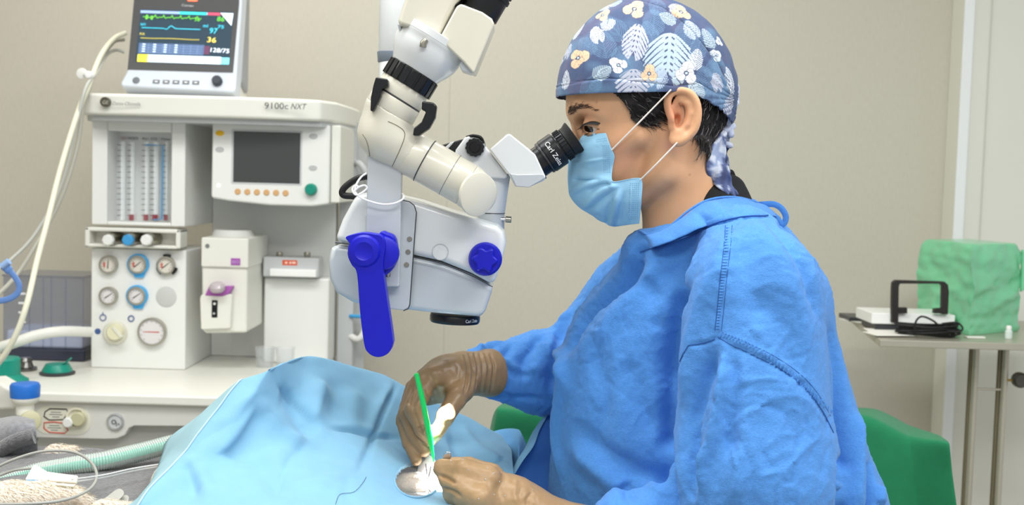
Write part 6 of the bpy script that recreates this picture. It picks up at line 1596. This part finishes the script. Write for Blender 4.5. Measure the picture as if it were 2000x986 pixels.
# second drape sheet: folds standing at the right, next to the gown
DM2 = mat('mid blue drape', (100, 158, 206), .8, bump=.3, bscale=1600, var=.04, vscale=60)
def sheet(ctrl, name, m_, lab, cat, nu=12, nv=10, th=.0014, parent=None):
    P = patch([[tuple(at(*q)) for q in r_] for r_ in ctrl], nu, nv)
    o = MB().grid(P).build(name, m_, parent, angle=80); s_ = o.modifiers.new('thickness', 'SOLIDIFY'); s_.thickness = th; s_.offset = 0
    if lab: tag(o, lab, cat)
    return o
sheet([[(944, 862, 1.70), (958, 846, 1.72), (985, 838, 1.73), (1012, 839, 1.73), (1020, 850, 1.70), (1028, 868, 1.68)],
       [(955, 878, 1.69), (972, 872, 1.69), (990, 870, 1.69), (1008, 862, 1.68), (1014, 870, 1.66), (1020, 885, 1.65)],
       [(975, 900, 1.67), (985, 900, 1.67), (1000, 905, 1.67), (1008, 905, 1.64), (1012, 905, 1.62), (1012, 908, 1.62)],
       [(985, 940, 1.64), (992, 940, 1.64), (1000, 945, 1.63), (1004, 945, 1.61), (1006, 945, 1.60), (1008, 945, 1.60)],
       [(985, 1040, 1.60), (995, 1040, 1.60), (1005, 1040, 1.60), (1010, 1040, 1.58), (1014, 1040, 1.57), (1018, 1040, 1.57)]],
      'drape_fold', DM2, 'rounded blue drape fold standing between the light drape and the green cloth', 'drape')
sheet([[(1078, 795, 1.66), (1100, 800, 1.66), (1130, 810, 1.66), (1160, 820, 1.66)],
       [(1048, 842, 1.63), (1070, 842, 1.63), (1110, 850, 1.63), (1150, 850, 1.63)],
       [(1030, 878, 1.60), (1052, 884, 1.61), (1090, 890, 1.62), (1140, 890, 1.62)],
       [(1012, 905, 1.58), (1030, 912, 1.60), (1080, 920, 1.61), (1130, 925, 1.61)],
       [(992, 945, 1.56), (1018, 955, 1.58), (1075, 965, 1.59), (1130, 970, 1.60)],
       [(970, 1040, 1.5), (1010, 1050, 1.52), (1070, 1060, 1.54), (1130, 1070, 1.55)]],
      'drape_fold', mat('deep blue drape', (62, 120, 196), .8, bump=.3, bscale=1600, var=.05, vscale=50), 'deep blue drape panel with pale turned edge hanging beside the gown', 'drape')
MB().tube([at(*q) for q in catmull([(1076, 797, 1.655), (1048, 840, 1.625), (1034, 872, 1.60), (1014, 902, 1.575), (992, 945, 1.555)], 6)], [.002 + .006 * math.sin(math.pi * k / 24) for k in range(25)], 8, flat=(0, .3, 1)).build('turned_edge', DM, col.objects[-1], angle=80)
# ------------------------------------------------------------------ hose, cables, clip, tubes on the blanket
ch = thing('breathing_hose', 'corrugated clear and mint green breathing hose lying across the grey blanket', 'hose', at(160, 920, 1.5))
hp = path3([(-60, 970, 1.42), (0, 944, 1.46), (60, 926, 1.485), (120, 914, 1.49), (200, 900, 1.50), (270, 884, 1.53), (340, 866, 1.56), (420, 850, 1.6)], 40)
step = []; acc = 0; stp = .00105; last = hp[0]
pts_ = [hp[0]]
for a_, b_ in zip(hp, hp[1:]):
    L_ = (b_ - a_).length; 
    while acc + L_ >= stp:
        t = (stp - acc) / L_; a_ = a_ + (b_ - a_) * t; pts_.append(a_.copy()); L_ = (b_ - a_).length; acc = 0
    acc += L_
r0 = m_at(19.5, 1.5)
HM = mat('clear corrugated hose', (206, 216, 210), .25, trans=.25, coat=.4, var=.03, vscale=30)
MB().tube(pts_, [r0 * (1.0 if k % 3 == 0 else .90) for k in range(len(pts_))], 22).build('corrugated_wall', HM, ch, angle=20)
inner_ = MB(); U0 = Vector((0, -.96, .16))
nrw = []
for k, q in enumerate(pts_):
    t = (pts_[min(k + 1, len(pts_) - 1)] - pts_[max(k - 1, 0)]).normalized(); s1 = (U0 - t * U0.dot(t)).normalized(); s2 = t.cross(s1)
    rk = r0 * (1.015 if k % 3 == 0 else .915)
    nrw.append([q + (s1 * math.cos(b3) + s2 * math.sin(b3)) * rk for b3 in np.linspace(-.5, .42, 8)])
inner_.grid(nrw).build('mint_stripe', mat('mint hose stripe', (168, 214, 200), .3, trans=.15, coat=.4), ch, angle=20)
GT_ = mat('grey tubing', (158, 158, 152), .35)
c_ = MB().tube(path3([(-30, 925, 1.42), (20, 900, 1.43), (80, 882, 1.44), (140, 882, 1.44), (175, 900, 1.42), (189, 928, 1.38), (175, 955, 1.34), (130, 975, 1.31), (70, 983, 1.29), (-20, 985, 1.28)], 12), .0019, 10).build('probe_cable', GT_)
tag(c_, 'grey probe cable looping over the hose and the furry leg', 'cable')
c_ = MB().tube(path3([(-40, 942, 1.40), (0, 928, 1.41), (30, 918, 1.41), (66, 914, 1.41)], 10), .0016, 8).build('probe_cable', GT_)
tag(c_, 'short grey cable end running into the white probe clip', 'cable')
pc = thing('probe_clip', 'white plastic pulse probe clip with a blue mark clamped over the furry leg', 'clip', at(100, 930, 1.36))
PC = mat('probe clip white', (240, 238, 228), .4)
def slabp(pts, Y, d, name, m_, par, bev=.0015):
    pl = Plane(at(100, 930, Y), (0, -.75, .66)); return MB().poly(hits(pl, pts), pl.n * -d).build(name, m_, par, bevel=bev)
slabp([(48, 936), (64, 908), (70, 907), (92, 920), (152, 928), (148, 942), (90, 938)], 1.355, .006, 'upper_jaw', PC, pc)
slabp([(50, 939), (90, 941), (148, 945), (143, 951), (80, 944)], 1.35, .004, 'lower_jaw', mat('probe clip cream', (226, 222, 200), .5), pc)
slabp([(51, 936), (78, 937), (76, 941), (53, 942)], 1.352, .003, 'blue_mark', mat('sky print', (70, 160, 215), .5), pc, bev=.0006)
CTB = mat('clear vinyl tube', (222, 224, 224), .12, trans=.3, coat=.5)
for k, (dy_, lb) in enumerate(((0, 'upper of two thin clear tubes running from the clip to the drape'), (5, 'lower of two thin clear tubes running from the clip to the drape'))):
    c_ = MB().tube(path3([(140, 936 + dy_, 1.352), (200, 928 + dy_, 1.38), (260, 915 + dy_ * .9, 1.42), (330, 904 + dy_ * .6, 1.46)], 10), .0012, 8).build('clear_tube', CTB)
    tag(c_, lb, 'tube', 'clear tubes on the blanket')
for k, (pts, lb) in enumerate(((([(170, 1000), (210, 968), (228, 955), (238, 955), (242, 964), (232, 976), (205, 1000)]), 'upper of two translucent plastic tongues at the bottom left'), (([(205, 1003), (232, 972), (246, 966), (252, 972), (246, 984), (228, 1003)]), 'lower of two translucent plastic tongues at the bottom left'))):
    pl = Plane(at(210, 980, 1.33 + .01 * k), (0, -.6, .8)); q = MB().poly(hits(pl, catmull(pts, 4, True)), pl.n * -.0016).build('plastic_tongue', mat('translucent tongue', (190, 188, 180), .25, trans=.4, coat=.4), bevel=.0005)
    tag(q, lb, 'tube end', 'plastic tongues on the blanket')
# ------------------------------------------------------------------ instruments in the field
ap_ = thing('applicator', 'bright green plastic applicator stick held upright in the gloved right hand', 'applicator', at(830, 800, 1.46))
GR = mat('bright green plastic', (20, 205, 92), .3, coat=.3)
q0, q1, q2, q3 = at(813, 729, 1.438), at(824, 775, 1.442), at(840, 855, 1.447), at(846, 893, 1.452)
MB().tube([q0, q0 + (q1 - q0) * .04, q1, q2, q3], [.0028, .0031, .0036, .0038, .0016], 12).build('handle', GR, ap_)
MB().cyl(q3, q3 + (q3 - q2).normalized() * .006, .0012, .0008, n=10).build('tip', GR, ap_)
fc = thing('forceps', 'small dark steel forceps end pinched between fingers of the gloved left hand', 'forceps', at(872, 892, 1.40))
MB().poly(hits(Plane((0, 1.395, 0)), [(864, 899), (866, 888), (872, 882), (880, 883), (882, 892), (876, 901), (870, 903)]), (0, .002, 0)).build('finger_ring', CHROME, fc, bevel=.0006)
MB().tube(path3([(872, 897, 1.398), (858, 915, 1.42), (846, 935, 1.445)], 4), [.0018] * 5 + [.0009] * 4, 10).build('blade', CHROME, fc)
sp_c = thing('eye_speculum', 'fine steel wire eye speculum and clamp in the brightly lit field below the hands', 'speculum', at(840, 960, 1.43))
for k, pts in enumerate(([(832, 905, 1.455), (834, 925, 1.45), (838, 950, 1.44), (836, 990, 1.42)], [(842, 910, 1.455), (836, 935, 1.45), (833, 960, 1.44), (832, 1000, 1.42)], [(838, 955, 1.435), (848, 968, 1.43), (862, 970, 1.43), (868, 985, 1.42)], [(850, 968, 1.43), (846, 990, 1.42), (845, 1010, 1.41)])):
    MB().tube(path3(pts, 6), .0011, 8).build('wire', CHROME, sp_c)
MB().box(at(853, 972, 1.43) - Vector((.004, .003, .002)), at(853, 972, 1.43) + Vector((.004, .003, .002))).build('clamp_block', CHROME, sp_c, bevel=.0006)
gz = sheet([[(824, 894, 1.475), (834, 888, 1.475), (846, 893, 1.47)], [(816, 922, 1.466), (838, 912, 1.458), (862, 918, 1.455)], [(830, 950, 1.448), (850, 945, 1.445), (872, 945, 1.44)], [(835, 1000, 1.42), (862, 1000, 1.415), (890, 1000, 1.41)]],  # white sheet added as the glare on the lit drape and film
      'glare_sheet', mat('white gauze', (240, 240, 238), .85, bump=.6, bscale=900), 'white sheet standing in for the glare of the microscope light between the hands', 'glare_sheet')
# ------------------------------------------------------------------ green draped trolley behind the surgeon
GRN = mat('green surgical cloth', (18, 116, 74), .88, bump=.4, bscale=800, var=.06, vscale=50, sheen=.1)
gd_ = thing('draped_trolley', 'trolley covered with a dark green cloth behind the surgeon', 'trolley', (at(1400, 900, 2.2).x, 2.2, 0))
def tp_(x, y, Y): return tuple(at(x, y, Y))
top = [(975, 798, 1.98), (1050, 805, 1.98), (1250, 800, 1.98), (1500, 805, 1.98), (1690, 812, 1.98), (1775, 853, 1.96), (1852, 866, 1.90)]
bk_ = [(985, 790, 2.3), (1060, 795, 2.34), (1250, 790, 2.36), (1500, 792, 2.36), (1706, 800, 2.34), (1775, 832, 2.24), (1832, 853, 2.06)]
R0 = [Vector(tp_(*q)) for q in bk_]; R1 = [Vector(tp_(*q)) for q in top]
rows = [[Vector((q.x, q.y + .04, .25)) for q in R0], [Vector((q.x, q.y + .02, q.z - .06)) for q in R0], R0, [(a_ + b_) / 2 + Vector((0, 0, .003)) for a_, b_ in zip(R0, R1)], R1]
for dz, dy_, sp2 in ((.05, -.012, .006), (.16, -.02, .02), (.34, -.03, .04), (.58, -.04, .05)):
    rows.append([Vector((q.x + sp2 * (i - 3) / 3 * 1.2, q.y + dy_ + .012 * math.sin(i * 2.4 + dz * 3), q.z - dz)) for i, q in enumerate(R1)])
for r_ in rows:
    l, rgt = r_[0], r_[-1]; r_.insert(0, Vector((l.x - .012, l.y + .05, l.z - .03))); r_.append(Vector((rgt.x + .012, rgt.y + .05, rgt.z - .03)))
    r_.insert(0, Vector((l.x - .03, l.y + .15, l.z - .16))); r_.append(Vector((rgt.x + .035, rgt.y + .15, rgt.z - .16)))
P = patch([[tuple(q) for q in r_] for r_ in rows], 14, 10, .55)
o = MB().grid(P).build('green_cloth', GRN, gd_, angle=80); s_ = o.modifiers.new('thickness', 'SOLIDIFY'); s_.thickness = .002; s_.offset = 0
gx0, gx1 = at(1040, 900, 2.1).x, at(1790, 900, 2.1).x
MB().box((gx0, 2.03, .70), (gx1, 2.28, .72)).build('trolley_top', STEEL, gd_, bevel=.004)
for x in (gx0 + .03, gx1 - .03):
    for y in (2.06, 2.25): MB().cyl((x, y, 0), (x, y, .70), .012, n=16).build('leg', STEEL, gd_)
# ------------------------------------------------------------------ steel table at the right
YT = 2.62
tb2 = thing('instrument_table', 'steel side table on thin legs at the right edge, against the white panel', 'table', (at(1900, 900, 2.8).x, 2.8, 0))
zt2 = at(1900, 668, YT).z
x0 = at(1718, 668, YT).x
TS2 = mat('satin steel', (188, 184, 168), .38, metal=.55, var=.03, vscale=10)
MB().poly([Vector((x0, YT, zt2)), Vector((x0 + .62, YT, zt2)), Vector((x0 + .62, 3.1, zt2)), Vector((at(1668, 634, 3.1).x - .01, 3.1, zt2))], (0, 0, -.017)).build('table_top', TS2, tb2, bevel=.002)
for x, y in ((at(1900, 800, 2.74).x, 2.74), (at(1958, 800, 2.74).x, 2.74), (x0 + .58, 2.74)):
    MB().cyl((x, y, 0), (x, y, zt2 - .017), .0085, n=18).build('leg', TS2, tb2)
lx, rx = at(1900, 800, 2.74).x, at(1958, 800, 2.74).x
MB().cyl((lx - .010, 2.745, .0), (lx - .010, 2.745, zt2 - .017), .005, n=12).build('leg_shade_rod', mat('shadow rod', (120, 112, 90), .4, metal=.4), tb2)  # darker rod added as the shaded side of the leg
MB().cyl((rx - .012, 2.745, .0), (rx - .012, 2.745, zt2 - .017), .005, n=12).build('leg_shade_rod', mat('shadow rod', 0), tb2)
MB().cyl(Vector((lx, 2.74, at(1930, 760, 2.74).z)), Vector((rx, 2.74, at(1930, 760, 2.74).z)), .003, n=10).build('cross_bar', TS2, tb2)
MB().tube([at(1962, 742, 2.735), at(1985, 743, 2.735)], .003, 8).build('crank_arm', mat('brass', (170, 140, 70), .35, metal=.8), tb2)
o = at(1992, 742, 2.735); MB().lathe(o + Vector((0, .012, 0)), (0, -1, 0), [(.016, 0), (.019, .004), (.019, .018), (.014, .022), (.0002, .022)], 16).build('crank_knob', mat('dark nickel', (92, 90, 84), .35, metal=.7), tb2)
zt2 += .0006
# wrapped box
def ZP(x, y, Y): q = at(x, y, Y); return Vector((q.x, Y, zt2))
bx0, bx1, bx2 = ZP(1787, 640, 2.98), ZP(1893, 655, 2.74), ZP(1987, 655, 2.86)
HZ = at(1893, 504, 2.74).z; HT = .035
fourth = bx0 + bx2 - bx1
def quadbox(a, b_, c_, d, z0, z1, t=0.0):
    cen_ = (a + b_ + c_ + d) / 4; f_ = lambda q, z: Vector((cen_.x + (q.x - cen_.x) * (1 + t), cen_.y + (q.y - cen_.y) * (1 + t), z))
    return [[f_(q, z0) for q in (a, b_, c_, d)], [f_(q, z1) for q in (a, b_, c_, d)]]
rows = []; cor_ = [bx0, bx1, bx2, fourth]; cen_ = sum(cor_, Vector()) / 4
NZ, NS = 34, 26
for j in range(NZ + 8):
    if j <= NZ: z = zt2 + (HZ - zt2) * j / NZ; k = 1.0 + (.03 * math.exp(-((j / NZ - .05) / .05) ** 2))
    else: t = (j - NZ) / 7; z = HZ + .034 * math.sin(t * math.pi / 2); k = 1 - .10 * t - (.0 if t < 1 else 0) - .06 * t * t
    row = []
    for e in range(4):
        a_, b_ = cor_[e], cor_[(e + 1) % 4]; dr_ = (b_ - a_).normalized(); no_ = Vector((dr_.y, -dr_.x, 0))
        for i in range(NS):
            q = a_ + (b_ - a_) * i / NS; q = Vector((cen_.x + (q.x - cen_.x) * k, cen_.y + (q.y - cen_.y) * k, z))
            wv = noise.noise(Vector((q.x * 14, q.y * 14, q.z * 34 + e * 5))) * .009 + noise.noise(Vector((q.x * 40, q.y * 40, q.z * 60))) * .005
            row.append(q + no_ * wv * min(1, j / 3))
    row.append(row[0].copy()); rows.append(row)
ctr = Vector((cen_.x, cen_.y, HZ + .036)); rows.append([ctr + (q - ctr) * .5 for q in rows[-1]]); rows.append([ctr.copy() for _ in rows[0]])
GW = mat('pale green wrap film', (128, 212, 164), .30, trans=.12, coat=.4, bump=.15, bscale=40, var=.05, vscale=12)
wb = MB().grid(rows).build('wrapped_box', GW, angle=60)
tag(wb, 'tall box wrapped in crinkled pale green film on the steel side table', 'box')
q = ZP(1980, 655, 2.8)
MB().poly([bx2 + Vector((.0, -.002, HZ - zt2 + .02)), bx2 + Vector((.03, -.01, HZ - zt2 + .01)), bx2 + Vector((.02, -.02, HZ - zt2 - .07)), bx2 + Vector((-.002, -.012, HZ - zt2 - .09))], (0, .012, 0)).build('loose_flap', GW, wb, bevel=.004)
# white device with black carrying frame
dv_ = thing('handled_device', 'flat white device with a black upright U shaped handle on the steel side table', 'device', ZP(1785, 640, 2.80))
Yd = 2.78; pl = Plane((0, Yd, 0))
a_, c_ = at(1702, 632, Yd), at(1866, 615, Yd)
MB().box((a_.x, Yd, at(1780, 634, Yd).z), (c_.x, Yd + .13, at(1780, 613, Yd).z)).build('white_top', mat('bright white plastic', 0), dv_, bevel=.002)
MB().box((a_.x + .012, Yd + .004, zt2), (c_.x - .004, Yd + .12, at(1780, 634, Yd).z)).build('under_shade_block', DG, dv_, bevel=.002)  # dark block put in for the shade and cables under the device
hy = Yd - .012
MB().box((at(1650, 628, 3.0).x, 2.96, zt2), (at(1712, 628, 3.0).x, 3.06, zt2 + .012)).build('rear_tray', DG, dv_, bevel=.002)
MB().poly(hits(Plane((0, hy, 0)), [(1742, 630), (1743, 565), (1744, 552), (1750, 547), (1845, 550), (1852, 556), (1854, 570), (1852, 614), (1840, 614), (1841, 558), (1836, 554), (1758, 554), (1756, 560), (1755, 630)]), (0, .016, 0)).build('handle_frame', mat('dark brown plastic', (40, 36, 34), .5), dv_, bevel=.0015)
MB().poly(hits(Plane((0, hy, 0)), [(1755, 601), (1772, 601), (1772, 612), (1755, 612)]), (0, .016, 0)).build('handle_lug', MATS['dark brown plastic'], dv_)
MB().poly(hits(Plane((0, hy, 0)), [(1826, 603), (1841, 602), (1841, 612), (1825, 612)]), (0, .016, 0)).build('handle_lug', MATS['dark brown plastic'], dv_)
m = MB(); rs2 = random.Random(3); q0 = ZP(1812, 650, 2.70)
for k in range(9):
    pts = []
    for i in range(26):
        t = i / 26 * 2 * math.pi; pts.append(q0 + Vector((rs2.uniform(-.002, .002) + (.068 + .008 * math.sin(k * 1.7)) * math.cos(t) + .006 * math.sin(k * 3), (.026 + .003 * k % .01) * math.sin(t) + .003 * math.cos(k), .005 + .0028 * k + .0025 * math.sin(2 * t + k))))
    m.tube(catmull(pts, 3, True), .0026, 7, close=True)
for pts in ([(1840, 645, 2.68), (1872, 648, 2.66), (1880, 640, 2.67), (1868, 630, 2.7), (1840, 632, 2.7)], [(1786, 655, 2.66), (1788, 630, 2.66), (1800, 618, 2.67), (1822, 626, 2.68), (1838, 640, 2.69)]):
    m.tube(path3(pts, 6), .0024, 7)
cbk = m.build('coiled_cable', BLKR); tag(cbk, 'bundle of coiled black cable in front of the white device on the side table', 'cable')
pl2 = thing('paper_sheets', 'white papers lying at the near left corner of the steel side table', 'paper', ZP(1720, 650, 2.8))
for k, (x_, y_, an_, w2_, h2_) in enumerate(((1716, 2.93, .35, .10, .20), (1745, 2.76, -.1, .13, .08), (1735, 2.70, .2, .10, .07))):
    q = ZP(x_, 650, y_); q.z = zt2 + .0006 + .0012 * k; ca, sa = math.cos(an_), math.sin(an_)
    pts = [q + Vector((ca * a2 * w2_ / 2 - sa * b2 * h2_ / 2, sa * a2 * w2_ / 2 + ca * b2 * h2_ / 2, 0)) for a2, b2 in ((-1, -1), (1, -1), (1, 1), (-1, 1))]
    MB().poly(pts, (0, 0, .001)).build('sheet', mat('paper white', (236, 234, 226), .8), pl2)
q = ZP(1769, 660, 2.66); q = at(1970, 650, 2.70); q.z = zt2
bt2 = thing('small_bottle', 'small translucent white bottle beside the green wrapped box', 'bottle', q)
MB().lathe(q, (0, 0, 1), [(.008, 0), (.0085, .002), (.0085, .018), (.005, .021), (.005, .022)], 20).build('bottle_body', mat('translucent bottle', (214, 228, 222), .25), bt2)
MB().lathe(q + Vector((0, 0, .021)), (0, 0, 1), [(.0062, 0), (.0062, .008), (.0045, .0105), (.0002, .0105)], 18).build('cap', MW, bt2)
q = at(1905, 659, 2.69); q.z = zt2
lb2 = MB().box(q - Vector((.022, .006, 0)), q + Vector((.022, .010, .004))).build('tape_strip', mat('white tape', (226, 232, 222), .5), bevel=.001); tag(lb2, 'short pale strip lying in front of the green wrapped box', 'strip')
